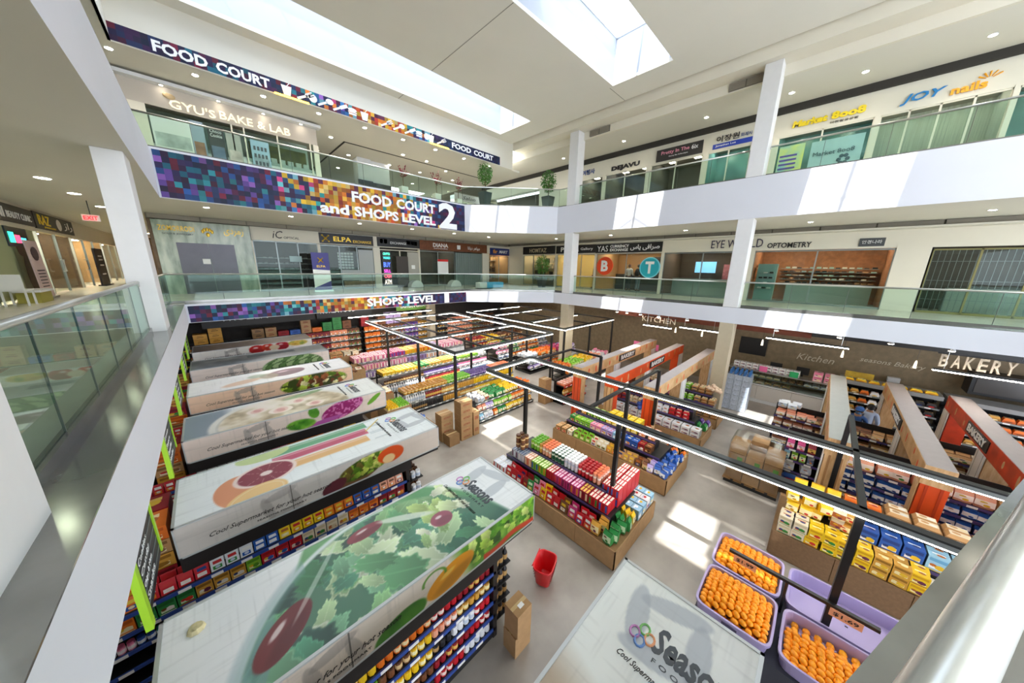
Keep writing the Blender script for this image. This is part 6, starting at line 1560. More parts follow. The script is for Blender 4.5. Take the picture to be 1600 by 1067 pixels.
# island B
island('second island with cream packets, yellow boxes and blue bags', 8.3, 10.15, 2.2, 6.2, tiers=((.45, .8), (.75, 1.08)))
fA = Fr(8.32, 6.18, -PI / 2); A_ = 'the yellow box island'
fill(fA, .5, .05, .8, .02, 2, 'carton', (.2, .18, .16), [('tan', 1), ('cream', 1)], 'far corner of ' + A_)
fill(fA, .5, .8, 1.5, .02, 2, 'pouch', (.2, .2, .24), [('lime', 1)], 'front step of ' + A_, jit=.08)
fill(fA, .5, 1.5, 3.2, .02, 2, 'pouch', (.18, .18, .22), [('cream', 2), ('golden', 2), ('tan', 2), ('brown', 1)], 'front step of ' + A_, jit=.1)
fill(fA, .5, 3.2, 3.95, .02, 4, 'bag', (.17, .16, .26), [('brown', 1), ('lilac', 2), ('blue', 2)], 'near bin of ' + A_, jit=.3)
fill(fA, .8, .35, 3.3, .47, 2, 'carton', (.2, .14, .2), [('green', 1), ('lime', 2), ('pink', 2), ('lilac', 2), ('pale blue', 1), ('blue', 2), ('crimson', 1), ('brown', 1)], 'middle step of ' + A_)
fill(fA, 1.08, .6, 1.6, .78, 3, 'carton', (.2, .18, .14), [('golden', 1), ('lime', 2)], 'top of ' + A_, stack=1)
fill(fA, 1.08, 1.6, 2.7, .78, 3, 'carton', (.2, .18, .16), [('yellow', 1)], 'top of ' + A_, stack=2)
fill(fA, 1.08, 2.7, 3.3, .78, 3, 'carton', (.2, .18, .14), [('peach', 1)], 'top of ' + A_)
fill(Fr(8.32, 2.22, 0), .5, .8, 1.8, .02, 4, 'bag', (.17, .15, .25), [('blue', 2), ('orange', 1), ('black', 1)], 'near right bin of ' + A_, jit=.3)
def blob(x, y, z, R, n, r_, seed):
    rd = random.Random(seed); mb = MB()
    for k in range(n):
        a = rd.uniform(0, 2 * PI); q = R * math.sqrt(rd.random()); mb.sphere(x + q * math.cos(a), y + q * math.sin(a), z + r_ * .6 + (R - q) * rd.uniform(.1, .9), r_ * rd.uniform(.7, 1.1), r_ * rd.uniform(.7, 1.1), r_ * .7, 7, 5)
    return mb
# island C, D between the gates
island('third island with flat white packs and red and white cartons', 11.5, 13.0, 2.2, 6.2, bh=.45, tiers=((.4, .85), (.55, 1.2)))
fA = Fr(11.52, 6.18, -PI / 2); A_ = 'the white pack island'
fill(fA, .45, .1, 3.9, .02, 1, 'packet_box', (.3, .34, .14), [('white', 1)], 'front step of ' + A_, stack=2)
fill(fA, .85, .3, 3.4, .4, 1, 'tray', (.22, .2, .14), [('crimson', 2), ('cream', 2), ('white', 2), ('red', 2)], 'middle step of ' + A_, stack=2)
fill(fA, 1.2, .5, 3.4, .58, 2, 'tray', (.22, .18, .16), [('brown', 2), ('pink', 1), ('cream', 1), ('black', 1)], 'top of ' + A_)
fill(Fr(11.52, 2.22, 0), .45, .7, 1.45, .02, 2, 'bag', (.25, .2, .25), [('green', 2), ('purple', 1)], 'near end of ' + A_)
tag(blob(11.75, 4.4, .82, .26, 14, .13, 5).build('blue_sack', blue_m, smooth=True), 'shiny blue sack beside the white pack island between the orange posts', 'sack')
island('fourth island stacked with pinkish bread trays near the beige column', 13.7, 14.85, 2.2, 6.2, bh=.4, tiers=((.3, .85), (.45, 1.2)))
fA = Fr(13.72, 6.18, -PI / 2); A_ = 'the bread tray island'
for i, z in enumerate((.4, .85, 1.2)): fill(fA, z, .1, 3.95 - .2 * i, .02 + .25 * i, 2, 'tray', (.24, .2, .12), [('brown', 2), ('cream', 2), ('pink', 1), ('lime', 1), ('tan', 2)], '%s level of %s' % (ORD[i], A_), stack=2)
tag(blob(14.45, 2.65, 1.32, .28, 26, .1, 3).build('bread_sack', mat('pale_bread', 'E0C2A4', .5), smooth=True), 'large clear sack of bread rolls on top of the bread tray island', 'sack')

# ---------------------------------------------------------------- wrapped pallet
t = thing('wooden_pallet', 'dark pallet under the film-wrapped cartons', 'pallet', (11.0, .55, 0))
for k in range(5): MB().box(10.38, 11.62, 0.0 + .27 * k, .2 + .27 * k, .1, .125).build('plank', cardb2, t)
for k in range(3): MB().box(10.4 + .53 * k, 10.5 + .53 * k, 0, 1.25, 0, .1).build('runner', black, t)
gi = 0
for lv_ in range(4):
    for ix in range(2):
        for iy in range(3):
            if lv_ == 3 and (ix + iy) % 2: continue
            o_ = tag(MB().box(10.42 + .59 * ix, 10.99 + .59 * ix, .02 + .41 * iy, .41 + .41 * iy, .13 + .29 * lv_, .41 + .29 * lv_).build('cardboard_box', cardboard if (ix + iy + lv_) % 2 else cardb2),
                ('corner' if ix == 0 else 'rear') + ' carton on layer %s of the film-wrapped pallet' % ['one', 'two', 'three', 'four'][lv_], 'box', 'cartons on the wrapped pallet')
            if ix == 0 and lv_ in (1, 2): MB().box(10.412, 10.42, .08 + .41 * iy, .2 + .41 * iy, .2 + .29 * lv_, .32 + .29 * lv_).build('green_print', mat('green_print', '4A8A2E', .6), o_)
mb = loft([ringp(.62, .65, .2, 32, 12), ringp(.625, .655, .9, 32, 12), ringp(.62, .65, 1.28, 32, 9), ringp(.5, .5, 1.36, 32, 6), ringp(.3, .3, 1.31, 32, 5)]); mb.v = [(x + 11.0, y + .62, z) for x, y, z in mb.v]
tag(mb.build('stretch_film', g_film, smooth=True), 'clear stretch film wrapped round the pallet of cartons', 'film')

# ---------------------------------------------------------------- cookie island right
island('right cookie island with a brown base and yellow and blue packets', 8.2, 9.9, -7.0, -.05, bh=.62, m=mat('brown_fluted_card', '8A6B4C', .8, var=.15, scale=20), tiers=((.4, .98), (.75, 1.34)))
fA = Fr(8.22, -.07, -PI / 2); A_ = 'the right cookie island'
fill(fA, .62, .05, 2.1, .02, 2, 'packet_box', (.22, .18, .2), [('cream', 1), ('yellow', 3), ('golden', 1), ('yellow', 1)], 'front step of ' + A_, stack=2, jit=.08)
fill(fA, .62, 2.1, 3.6, .02, 2, 'bread_bag', (.25, .2, .26), [('white', 1), ('pink', 1), ('golden', 2), ('peach', 2)], 'front step of ' + A_, jit=.12)
fill(fA, .62, 3.6, 6.8, .02, 2, 'packet_box', (.25, .2, .26), [('white', 1), ('pale blue', 1)], 'front step of ' + A_)
fill(fA, .98, .1, 1.2, .42, 2, 'bag', (.2, .2, .24), [('yellow', 2), ('cream', 1), ('golden', 1)], 'far end of the middle step of ' + A_, jit=.25, stack=2)
fill(fA, .98, 1.2, 6.8, .42, 2, 'packet_box', (.26, .18, .28), [('blue', 1), ('pale blue', 3), ('blue', 1), ('pale blue', 2), ('blue', 1)], 'middle step of ' + A_)
fill(fA, 1.34, .1, .9, .77, 1, 'bag', (.22, .2, .28), [('yellow', 1)], 'far end of the top of ' + A_, jit=.2)
fill(fA, 1.34, .9, 1.5, .77, 1, 'packet_box', (.22, .2, .24), [('orange', 1)], 'top of ' + A_)
fill(fA, 1.34, 1.5, 6.8, .77, 2, 'tray', (.34, .2, .14), [('tan', 2), ('cream', 3), ('tan', 2)], 'top of ' + A_, stack=2)

# gondola F and G (bread shelves facing the camera side)
fF = Fr(10.95, .1, -PI / 2)
brownf = mat('brown_shelf', '6E5238', .6, var=.1)
t, lv = unit('bread gondola behind the cookie island running under the right gates', fF, 6.8, .6, 1.85, [.45, .78, 1.1, 1.42], base_h=.38, frame_m=black, rail_m=mat('purple_rail', '4A3C6E', .4), base_m=brownf)
A_ = 'bread gondola behind cookies'
fill(fF, lv[0][0], .0, .65, lv[0][1], 1, 'tray', (.6, .35, .2), [('blue', 1)], 'bottom shelf of ' + A_)
fill(fF, lv[1][0], .0, .65, lv[1][1], 2, 'bag', (.22, .2, .26), [('white', 3), ('pale blue', 1)], 'second shelf of ' + A_, jit=.2)
fill(fF, lv[2][0], .0, .65, lv[2][1], 2, 'bread_bag', (.13, .16, .24), [('pale blue', 1), ('lime', 1), ('silver', 1)], 'third shelf of ' + A_)
fill(fF, lv[3][0], .0, .65, lv[3][1], 2, 'bread_bag', (.16, .18, .22), [('magenta', 1), ('crimson', 1)], 'top shelf of ' + A_)
fill(fF, lv[0][0], 1.1, 6.7, lv[0][1], 2, 'bread_bag', (.26, .22, .22), [('cream', 2), ('golden', 2), ('yellow', 1), ('tan', 1), ('lime', 2)], 'bottom shelf of ' + A_, jit=.2)
fill(fF, lv[1][0], 1.1, 6.7, lv[1][1], 2, 'bread_bag', (.2, .22, .2), [('blue', 3), ('lilac', 1), ('blue', 3)], 'second shelf of ' + A_, jit=.1)
fill(fF, lv[2][0], 1.1, 6.7, lv[2][1], 2, 'bread_bag', (.2, .22, .2), [('blue', 3), ('silver', 1), ('blue', 2)], 'third shelf of ' + A_, jit=.1)
fill(fF, lv[3][0], 1.1, 6.7, lv[3][1], 1, 'bread_bag', (.26, .25, .28), [('peach', 3), ('tan', 2), ('lilac', 2), ('magenta', 1)], 'top shelf of ' + A_, jit=.1)
fG = Fr(13.7, .6, -PI / 2)
t, lv = unit('farther bread gondola before the blue-capped worker', fG, 7.4, .6, 1.6, [.3, .62, .95, 1.3], base_h=.25, base_m=brownf, rail_m=MAT['purple_rail'])
for i, (z, v) in enumerate(lv): fill(fG, z, .05, 7.3, v, 2, 'bread_bag', (.24, .22, .2), [('peach', 2), ('brown', 2), ('tan', 3), ('cream', 2), ('pink', 1), ('orange', 1), ('brown', 2)], '%s shelf, farther bread gondola' % ORD[i], jit=.15)
fill(fG, 1.6, .05, .6, .05, 2, 'bag', (.24, .2, .24), [('white', 1)], 'top of the farther bread gondola end', jit=.3)

# ---------------------------------------------------------------- fruit crates
def crate(x0, x1, y0, y1, label, filled=True, zt=.92, dep=.22):
    t = thing('fruit_crate', label, 'crate', ((x0 + x1) / 2, (y0 + y1) / 2, zt - dep))
    cx, cy_ = (x0 + x1) / 2, (y0 + y1) / 2; hx_, hy = (x1 - x0) / 2, (y1 - y0) / 2
    mb = loft([ringp(.02, .02, zt - dep + .012, 32, 8), ringp(hx_ - .06, hy - .06, zt - dep + .012, 32, 8), ringp(hx_ - .035, hy - .035, zt - .02, 32, 8), ringp(hx_ - .03, hy - .03, zt, 32, 8), ringp(hx_, hy, zt, 32, 8), ringp(hx_, hy, zt - .04, 32, 8), ringp(hx_ - .02, hy - .02, zt - .045, 32, 8), ringp(hx_ - .04, hy - .04, zt - dep, 32, 8), ringp(.02, .02, zt - dep, 32, 8)])
    mb.v = [(x + cx, y + cy_, z) for x, y, z in mb.v]; mb.build('tub', lilac, t, smooth=False)
    for s_ in (-1, 1): MB().box(cx - .1, cx + .1, cy_ + s_ * (hy - .001) - .004, cy_ + s_ * (hy - .001) + .004, zt - .1, zt - .06).build('hand_slot', mat('slot_dark', '4A4560', .6), t)
    MB().box(x0 - .004, x0, cy_ - .1, cy_ + .1, zt - .1, zt - .06).build('hand_slot', MAT['slot_dark'], t)
    return t
t = thing('fruit_stand', 'dark stand holding the four lilac fruit crates', 'stand', (5.9, -.2, 0))
MB().box(4.98, 6.85, -1.75, .64, .1, .69).build('table_body', mat('charcoal_card', '43454F', .7), t)
for (a, b) in ((5.02, -1.7), (6.75, -1.7), (5.02, .55), (6.75, .55)): MB().box(a, a + .06, b, b + .06, 0, .1).build('leg', black, t)
crate(6.0, 6.97, -.34, .67, 'lilac crate heaped with mangoes, farthest from the front canopy'); crate(4.98, 5.96, -.34, .66, 'lilac crate heaped with mangoes beside the front canopy corner')
crate(4.98, 5.96, -1.75, -.4, 'lilac crate with a low layer of mangoes at the lower right'); crate(6.0, 6.97, -1.9, -.4, 'empty lilac crate under the light truss post')
tag(bx('notice_card', tag_m, 4.95, 4.97, -.3, .3, .3, .62), 'small white card with a script logo on the front of the dark fruit stand', 'card')
mmb = MB(); mmb.sphere(0, 0, 0, .058, .045, .044, 10, 7)
mango_me = mmb.mesh('mango', mango_m, smooth=True)
rnd = random.Random(11); nm = 0
for (x0, x1, y0, y1, hmax, base, lab) in ((6.06, 6.91, -.28, .61, .15, .82, 'mango in the lilac crate farthest from the front canopy'), (5.04, 5.9, -.28, .6, .2, .83, 'mango in the crate beside the front canopy corner'), (5.04, 5.9, -1.68, -.46, .1, .8, 'mango in the low crate at the lower right')):
    nxx = 10; nyy = int((y1 - y0) / .085)
    for i in range(nxx):
        for j in range(nyy):
            if nm >= 300: break
            x = x0 + .045 + i * (x1 - x0 - .09) / (nxx - .5) + (.042 if j % 2 else 0) + rnd.uniform(-.008, .008); y = y0 + .045 + j * (y1 - y0 - .09) / (nyy - 1) + rnd.uniform(-.008, .008)
            ex = 1 - ((x - (x0 + x1) / 2) / ((x1 - x0) / 2)) ** 2; ey = 1 - ((y - (y0 + y1) / 2) / ((y1 - y0) / 2)) ** 2
            o = bpy.data.objects.new('mango', mango_me); COL.objects.link(o); nm += 1
            o.location = (x, y, base + hmax * (max(0, ex) * max(0, ey)) ** .6 + rnd.uniform(-.006, .014)); o.rotation_euler = (rnd.uniform(-.35, .35), rnd.uniform(-.35, .35), .9 + rnd.uniform(-.5, .5))
            tag(o, lab, 'fruit', lab.replace('mango', 'mangoes', 1))
for (x0, x1, y0, y1, hmax, nm_) in ((6.06, 6.9, -.27, .6, .16, 'far'), (5.04, 5.9, -.27, .59, .2, 'mid'), (5.04, 5.9, -1.68, -.5, .08, 'low')):
    mb = MB()
    for i in range(8):
        for j in range(9):
            x = x0 + (x1 - x0) * (i + .5) / 8; y = y0 + (y1 - y0) * (j + .5) / 9
            ex = 1 - ((x - (x0 + x1) / 2) / ((x1 - x0) / 2)) ** 2; ey = 1 - ((y - (y0 + y1) / 2) / ((y1 - y0) / 2)) ** 2
            mb.sphere(x, y, .74 + hmax * .8 * (max(0, ex) * max(0, ey)) ** .5, .062, .05, .048, 7, 5)
    tag(mb.build('mango_underlayer', mango_m, smooth=True), {'far': 'lower layer of mangoes in the crate farthest from the front canopy', 'mid': 'lower layer of mangoes in the crate beside the front canopy corner', 'low': 'lower layer of mangoes in the lower right crate'}[nm_], 'fruit', kind='stuff')
# price rail over the crates
t = thing('price_sign_rail', 'black rail with two small orange price cards across the fruit crates', 'sign', (6.0, -.5, .92))
MB().box(5.97, 6.03, -1.35, .42, 1.32, 1.37).build('rail', black, t); MB().tube([(6.0, -.37, .7), (6.0, -.37, 1.34)], .02, 6).build('stem', black, t)
pc = mat('price_card', 'E0A27C', .5)
for (a, b, s_) in ((.34, .02, '1.99'), (-.86, -1.2, '1.69')):
    c_ = MB().box(5.955, 5.965, b, a, 1.2, 1.33).build('price_card', pc, t); txt('lettering', '$' + s_, (5.953, a - .04, 1.23), (0, -1, 0), (0, 0, 1), a - b - .08, .07, inkblack, c_, ext=.002, off=.02)

# ---------------------------------------------------------------- middle grocery area
def tiered(label, x0, x1, y, deps, zs, rowsA, kindsz, A_, H=None):
    fr = Fr(x0, y, 0)
    t, lv = unit(label, fr, x1 - x0, deps, H or zs[-1], zs, step=.0 if len(zs) < 2 else .12, tags=True, rail_m=greyal, back=False)
    for i, (z, v) in enumerate(lv):
        kind, size, segs, st, jt = rowsA[i]
        top = i == len(lv) - 1
        fill(fr, z, .05, x1 - x0 - .05, v, 4 if top else 1, kind, size, segs, '%s shelf, %s' % ('top' if top else ORD[i], A_), stack=st, jit=jt)
    return t
tiered('low three-tier shelf of orange, green and yellow snack bags by the carton stacks', 7.05, 10.3, 8.93, 1.2, [.12, .45, .78],
       [('bag', (.22, .2, .26), [('pale blue', 1), ('white', 1), ('orange', 1), ('green', 1), ('yellow', 3), ('golden', 2)], 1, .1), ('bag', (.2, .2, .26), [('peach', 1), ('lilac', 1), ('lime', 3), ('orange', 3)], 1, .1),
        ('bag', (.22, .2, .26), [('white', 1), ('cream', 1), ('green', 2), ('yellow', 2), ('orange', 2)], 1, .3)], None, 'snack bag shelf by cartons')
tiered('bottle shelf with orange tins on top, second row behind the cartons', 5.2, 11.6, 11.5, 1.1, [.15, .5, .85],
       [('bottle', (.1, .1, .28), [('black', 2), ('golden', 2), ('yellow', 3)], 1, 0), ('bottle', (.1, .1, .3), [('white', 1), ('crimson', 1), ('golden', 2), ('yellow', 3)], 1, 0), ('can', (.16, .16, .16), [('golden', 3), ('lime', 2), ('purple', 2), ('peach', 2)], 1, 0)], None, 'orange tin row')
tiered('third grocery row topped with yellow and lime cartons', 5.4, 12.0, 14.2, 1.1, [.15, .5, .9],
       [('bottle', (.12, .12, .28), [('white', 1), ('crimson', 1), ('silver', 1)], 1, 0), ('jar', (.12, .12, .2), [('brown', 1), ('purple', 1), ('pink', 1)], 1, 0), ('carton', (.2, .2, .16), [('yellow', 3), ('green', 1), ('golden', 2), ('lime', 3), ('white', 1)], 1, .05)], None, 'yellow carton row')
tiered('fourth grocery row topped with pink tissue packs and orange bags', 5.0, 12.2, 16.9, 1.1, [.15, .55, 1.0],
       [('multipack', (.3, .3, .3), [('lilac', 1), ('pink', 1), ('white', 2)], 1, 0), ('multipack', (.3, .3, .3), [('pink', 2), ('lilac', 1), ('white', 2)], 1, 0), ('multipack', (.34, .26, .26), [('pink', 2), ('magenta', 1), ('yellow', 1), ('orange', 1), ('lilac', 1), ('pink', 2)], 1, .1)], None, 'pink tissue row')
for (x0, x1, y, A_, seg_) in ((13.2, 17.8, 8.9, 'produce table by the column', [('orange', 1), ('lime', 2), ('yellow', 2), ('peach', 1), ('white', 1), ('pink', 1)]), (13.0, 18.0, 11.6, 'the second produce table', [('white', 1), ('orange', 2), ('magenta', 1), ('lilac', 1)]),
                        (13.0, 18.2, 14.4, 'the third produce table', [('pink', 1), ('green', 1), ('orange', 2), ('silver', 1)]), (13.0, 18.2, 17.0, 'the farthest produce table', [('crimson', 1), ('yellow', 1), ('brown', 2)])):
    tiered('tiered display: ' + A_, x0, x1, y, 1.3, [.3, .6, .9], [('bag', (.24, .22, .22), seg_[::-1], 1, .2), ('bag', (.24, .22, .22), seg_, 1, .2), ('bag', (.24, .24, .26), seg_, 1, .35)], None, A_)
t, lv = unit('small red and silver drinks rack left of the orange gate post', Fr(11.0, 7.7, 0), 1.9, .6, 1.1, [.12, .5, .9], rail_m=red_m)
for i, (z, v) in enumerate(lv): fill(Fr(11.0, 7.7, 0), z, .05, 1.85, v, 3 if i == 2 else 1, 'bottle' if i == 1 else 'tray', (.12, .14, .26) if i == 1 else (.2, .16, .12), [('golden', 3), ('white', 1), ('red', 1)] if i == 1 else [('peach', 2), ('white', 1)], '%s shelf, small drinks rack' % ORD[i])
# carton stacks
def stack(x, y, w, d, h, n, lab, m=cardboard, logo='HOT PASTA'):
    for k in range(n): carton(x, x + w, y, y + d, k * h, (k + 1) * h - .005, '%s, %s from the floor' % (lab, ['first', 'second', 'third', 'fourth', 'fifth', 'sixth', 'seventh'][k]), m, None, logo)
stack(5.25, 8.35, .42, .4, .4, 1, 'brown carton, short front stack', cardb2, None)
stack(5.22, 8.8, .48, .42, .26, 4, 'brown carton, medium stack left of the tall one')
stack(5.78, 8.4, .5, .42, .25, 6, 'brown carton with red script in the tallest stack')
stack(6.34, 8.4, .26, .4, .48, 2, 'narrow carton right of the tallest stack')
stack(10.45, 8.35, .42, .42, .3, 4, 'carton, stack right of the snack bag shelf', cardboard, None); stack(10.9, 8.3, .4, .4, .35, 1, 'single carton beside the stack right of the snack bag shelf', cardb2, None)
for (x, y, w, d, h, lab, k, seg_, sz) in ((4.0, 10.5, .95, .95, 1.0, 'brown bin display filled with yellow bottles', 'bottle', [('yellow', 1), ('lime', 1)], (.1, .1, .22)), (4.0, 9.0, 1.1, .8, .72, 'low bin with blue and black packs by the carton stacks', 'can', [('black', 1), ('golden', 1)], (.09, .09, .14)),
                              (3.95, 12.1, 1.0, 1.0, 1.0, 'brown bin display filled with pale green bags', 'bag', [('white', 1), ('green', 1), ('cream', 1)], (.25, .22, .24)), (3.75, 15.0, 1.1, 1.1, 1.35, 'tall brown carton pallet with striped top boxes', 'carton', [('cream', 1), ('brown', 1), ('cream', 1)], (.26, .5, .1)), (4.0, 18.0, 1.6, 1.0, 1.3, 'far pallet of tan cartons beside the grocery shelves', 'carton', [('tan', 1), ('cream', 1)], (.34, .3, .3))):
    t = thing('carton_bin', lab, 'bin', (x + w / 2, y + d / 2, 0))
    for (a, b, c_, d_) in ((x, x + w, y, y + .02), (x, x + w, y + d - .02, y + d), (x, x + .02, y + .02, y + d - .02), (x + w - .02, x + w, y + .02, y + d - .02)): MB().box(a, b, c_, d_, 0, h).build('panel', cardboard, t)
    MB().box(x + .02, x + w - .02, y + .02, y + d - .02, 0, h - .1).build('filling', cardb2, t)
    fill(Fr(x, y, 0), h - .1, .05, w - .05, .03, int((d - .1) / sz[1] / 1.06), k, sz, seg_, {'bottle': 'the tall brown bin', 'can': 'the low bin', 'bag': 'the pale bag bin', 'carton': 'the far carton bin'}[k] + (' one' if x == 3.75 else ''), jit=.15)
fill(Fr(4.05, 9.45, 0), .74, .0, .95, 0, 2, 'bag', (.3, .26, .2), [('pale blue', 1), ('white', 1), ('blue', 1)], 'low bin left of the carton stacks', jit=.4)

# back wall racks with cartons on top
A_ = 'the back wall rack'
for (x0, x1, seg_) in ((-3.0, 3.0, [('black', 1)]), (3.2, 6.8, [('crimson', 2), ('peach', 1), ('brown', 1)]), (7.0, 12.0, [('orange', 1), ('brown', 2), ('purple', 1), ('golden', 1)]), (12.2, 18.5, [('black', 1), ('peach', 2), ('brown', 2)])):
    t, lv = unit('tall dark back wall rack, ' + {-3.0: 'behind the radish canopy', 3.2: 'with red packets left of the lilac crates', 7.0: 'under the green sign', 12.2: 'toward the far right corner'}[x0], Fr(x0, 21.2, 0), x1 - x0, .7, 2.2, [.3, .7, 1.1, 1.5, 1.9], rail_m=greyal)
    for i, (z, v) in enumerate(lv): fill(Fr(x0, 21.2, 0), z, .05, x1 - x0 - .05, v, 1, 'packet_box', (.24, .2, .26), seg_, '%s shelf, %s back rack' % (ORD[i], 'leftmost' if x0 < 3 else ('second' if x0 < 6 else ('third' if x0 < 12 else 'rightmost'))), jit=.05)
rr = random.Random(9)
x = -.9
cols_ = ['golden', 'golden', None, None, 'dark kraft', 'kraft', 'crimson', 'blue', 'kraft', 'orange', 'green', 'green', 'brown', None, 'crimson', 'peach', 'brown', 'lilac', 'lilac', 'kraft', 'kraft', 'dark kraft']
for i, c_ in enumerate(cols_):
    if c_:
        for k in range(rr.choice([1, 2, 3])): put('shipping_box', c_, x + .25, 21.6, 2.2 + .26 * k, 0, (.5, .42, .25), 'top of the back wall rack', nth(i) + ' stack from left, %s' % ['lowest', 'middle', 'topmost'][k])
    x += .56
s_ = thing('wall_letters', 'dark letters FROZEN on the back wall under the mosaic banner', 'sign', (1.6, 21.15, 3.3)); MB().box(-.5, 4.3, 21.15, 21.2, 3.0, 3.85).build('header_board', black_panel, s_); YT('lettering', 'FROZEN', .3, 2.1, 21.14, 3.3, 3.6, greyal, s_)
s_ = thing('wall_letters', 'white Korean style shop letters on the dark header left of the lilac crates', 'sign', (5.6, 21.15, 3.2)); MB().box(4.4, 7.6, 21.15, 21.2, 3.0, 3.8).build('header_board', black, s_); YT('lettering', 'KOREA FOOD', 4.6, 6.6, 21.14, 3.3, 3.6, signwhite, s_, off=.02)
s_ = thing('wall_letters', 'green sign board with white letters EASTERN GROCERY under the banner', 'sign', (10.5, 20.9, 3.2)); MB().box(9.2, 12.2, 20.9, 20.95, 3.1, 3.7).build('header_board', mat('sign_green', '5E8A34', .5), s_); YT('lettering', 'EASTERN GROCERY', 9.5, 11.9, 20.89, 3.28, 3.5, signwhite, s_, off=.02)

# ---------------------------------------------------------------- bakery wall
cw = mat('counter_white', 'C9C3BC', .35)
t = thing('bakery_counter', 'long glass-fronted bakery counter with a pale front before the brown wall', 'counter', (18.9, 1.0, 0))
for k in range(3): MB().box(18.45, 18.5, 2.9 - 1.27 * (k + 1) + .01, 2.9 - 1.27 * k, .15, .82).build('front_panel', cw, t)
MB().box(18.5, 19.2, -.9, 2.9, 0, .85).build('body', mat('counter_inner', '6A6560', .5), t); MB().box(18.4, 18.5, -.9, 2.9, 0, .15).build('kickboard', white, t)
MB().box(18.42, 19.2, -.92, 2.92, .85, .9).build('worktop', white, t); MB().box(18.46, 18.47, -.9, 2.9, .9, 1.5).build('glass_front', g_shop, t); MB().box(18.44, 19.1, -.9, 2.9, 1.5, 1.54).build('glass_top_frame', steel, t); MB().box(18.5, 19.15, -.88, 2.88, 1.2, 1.22).build('inner_shelf', greyal, t)
fB2 = Fr(18.5, 2.85, -PI / 2)
fill(fB2, .9, .1, 2.4, .1, 2, 'tray', (.3, .25, .1), [('cream', 1), ('tan', 1)], 'bakery counter lower glass shelf'); fill(fB2, 1.22, .1, 3.6, .1, 2, 'tray', (.26, .22, .1), [('cream', 2), ('brown', 1), ('white', 1)], 'bakery counter upper glass shelf')
fill(fB2, 1.54, .1, 2.6, .1, 1, 'packet_box', (.24, .26, .14), [('white', 1)], 'bakery counter top', stack=2); fill(fB2, 1.54, 3.0, 3.7, .1, 1, 'packet_box', (.3, .3, .2), [('pink', 1)], 'bakery counter right end', stack=2)
for (y, c_, lab) in ((1.55, 'F070A8', 'bright pink card on the bakery counter'), (.45, '2FAF6A', 'green card sign on the bakery counter'), (7.2, 'F27AB4', 'bright pink banner card beside the produce by the kitchen wall')):
    w_ = 1.5 if y > 5 else .3; tag(MB().box(18.5, 18.52, y - w_ / 2, y + w_ / 2, 1.54, 1.8 if y < 5 else 1.9).build('card_sign', mat('card_' + c_, c_, .5)), lab, 'sign')
for (y, lab) in ((1.15, 'left'), (.2, 'right')):
    t = thing('monitor', '%s black till monitor on the bakery counter' % lab, 'monitor', (19.0, y, 1.54)); MB().box(18.98, 19.0, y - .22, y + .22, 1.64, 1.98).build('screen', black, t); MB().cyl(19.02, y, 1.54, 1.7, .04, 8).build('stand', black, t)
tag(MB().box(20.33, 20.4, 1.75, 2.9, 1.9, 2.8).build('wall_screen', black, bevel=.01), 'large black wall screen on the brown wall left of the bakery counter', 'screen')
s_ = thing('wall_letters', 'pale handwritten menu lettering on the brown wall above the tills', 'sign', (20.38, -.1, 2.0)); XT('lettering', 'Kitchen', .55, -.75, 20.39, 2.05, 2.35, mat('chalk', 'C9BFA8', .7), s_, shear=.3)
s_ = thing('wall_letters', 'chalk script seasons Bakery on the brown wall under the BAKERY letters', 'sign', (20.38, -2.4, 2.4)); XT('lettering', 'seasons Bakery', -1.5, -3.3, 20.39, 2.35, 2.6, MAT['chalk'], s_, shear=.3)
s_ = thing('wall_letters', 'big beige hanging block letters spelling BAKERY at the right', 'sign', (16.5, -3.55, 3.35))
for i, ch in enumerate('BAKERY'): XT('letter', ch, -2.87 - .235 * i, -2.87 - .235 * i - .17, 16.5, 3.36, 3.76, mat('letter_beige', 'C9BBA4', .5), s_, ext=.05, off=.02)
MB().box(16.5, 16.52, -4.4, -2.8, 3.76, 3.8).build('mounting_rail', black, s_); [MB().tube([(16.51, y, 3.8), (16.51, y, 4.15)], .008, 5).build('hanger', black, s_) for y in (-2.95, -4.25)]
s_ = thing('wall_letters', 'beige letters KITCHEN on the red-brown bulkhead', 'sign', (17.3, 6.0, 3.4)); XT('lettering', 'KITCHEN', 7.1, 5.35, 17.3, 3.42, 3.7, MAT['letter_beige'], s_, ext=.04); MB().box(17.3, 17.32, 5.3, 7.15, 3.7, 3.73).build('mounting_rail', black, s_); [MB().tube([(17.31, y, 3.73), (17.31, y, 4.15)], .008, 5).build('hanger', black, s_) for y in (5.5, 6.9)]
tag(MB().box(18.9, 18.95, -1.9, -1.1, 1.95, 2.2).build('price_board', mat('yellow_board', 'C9A83A', .5, var=.3)), 'yellow patterned board hanging above the cooler behind the worker', 'sign')
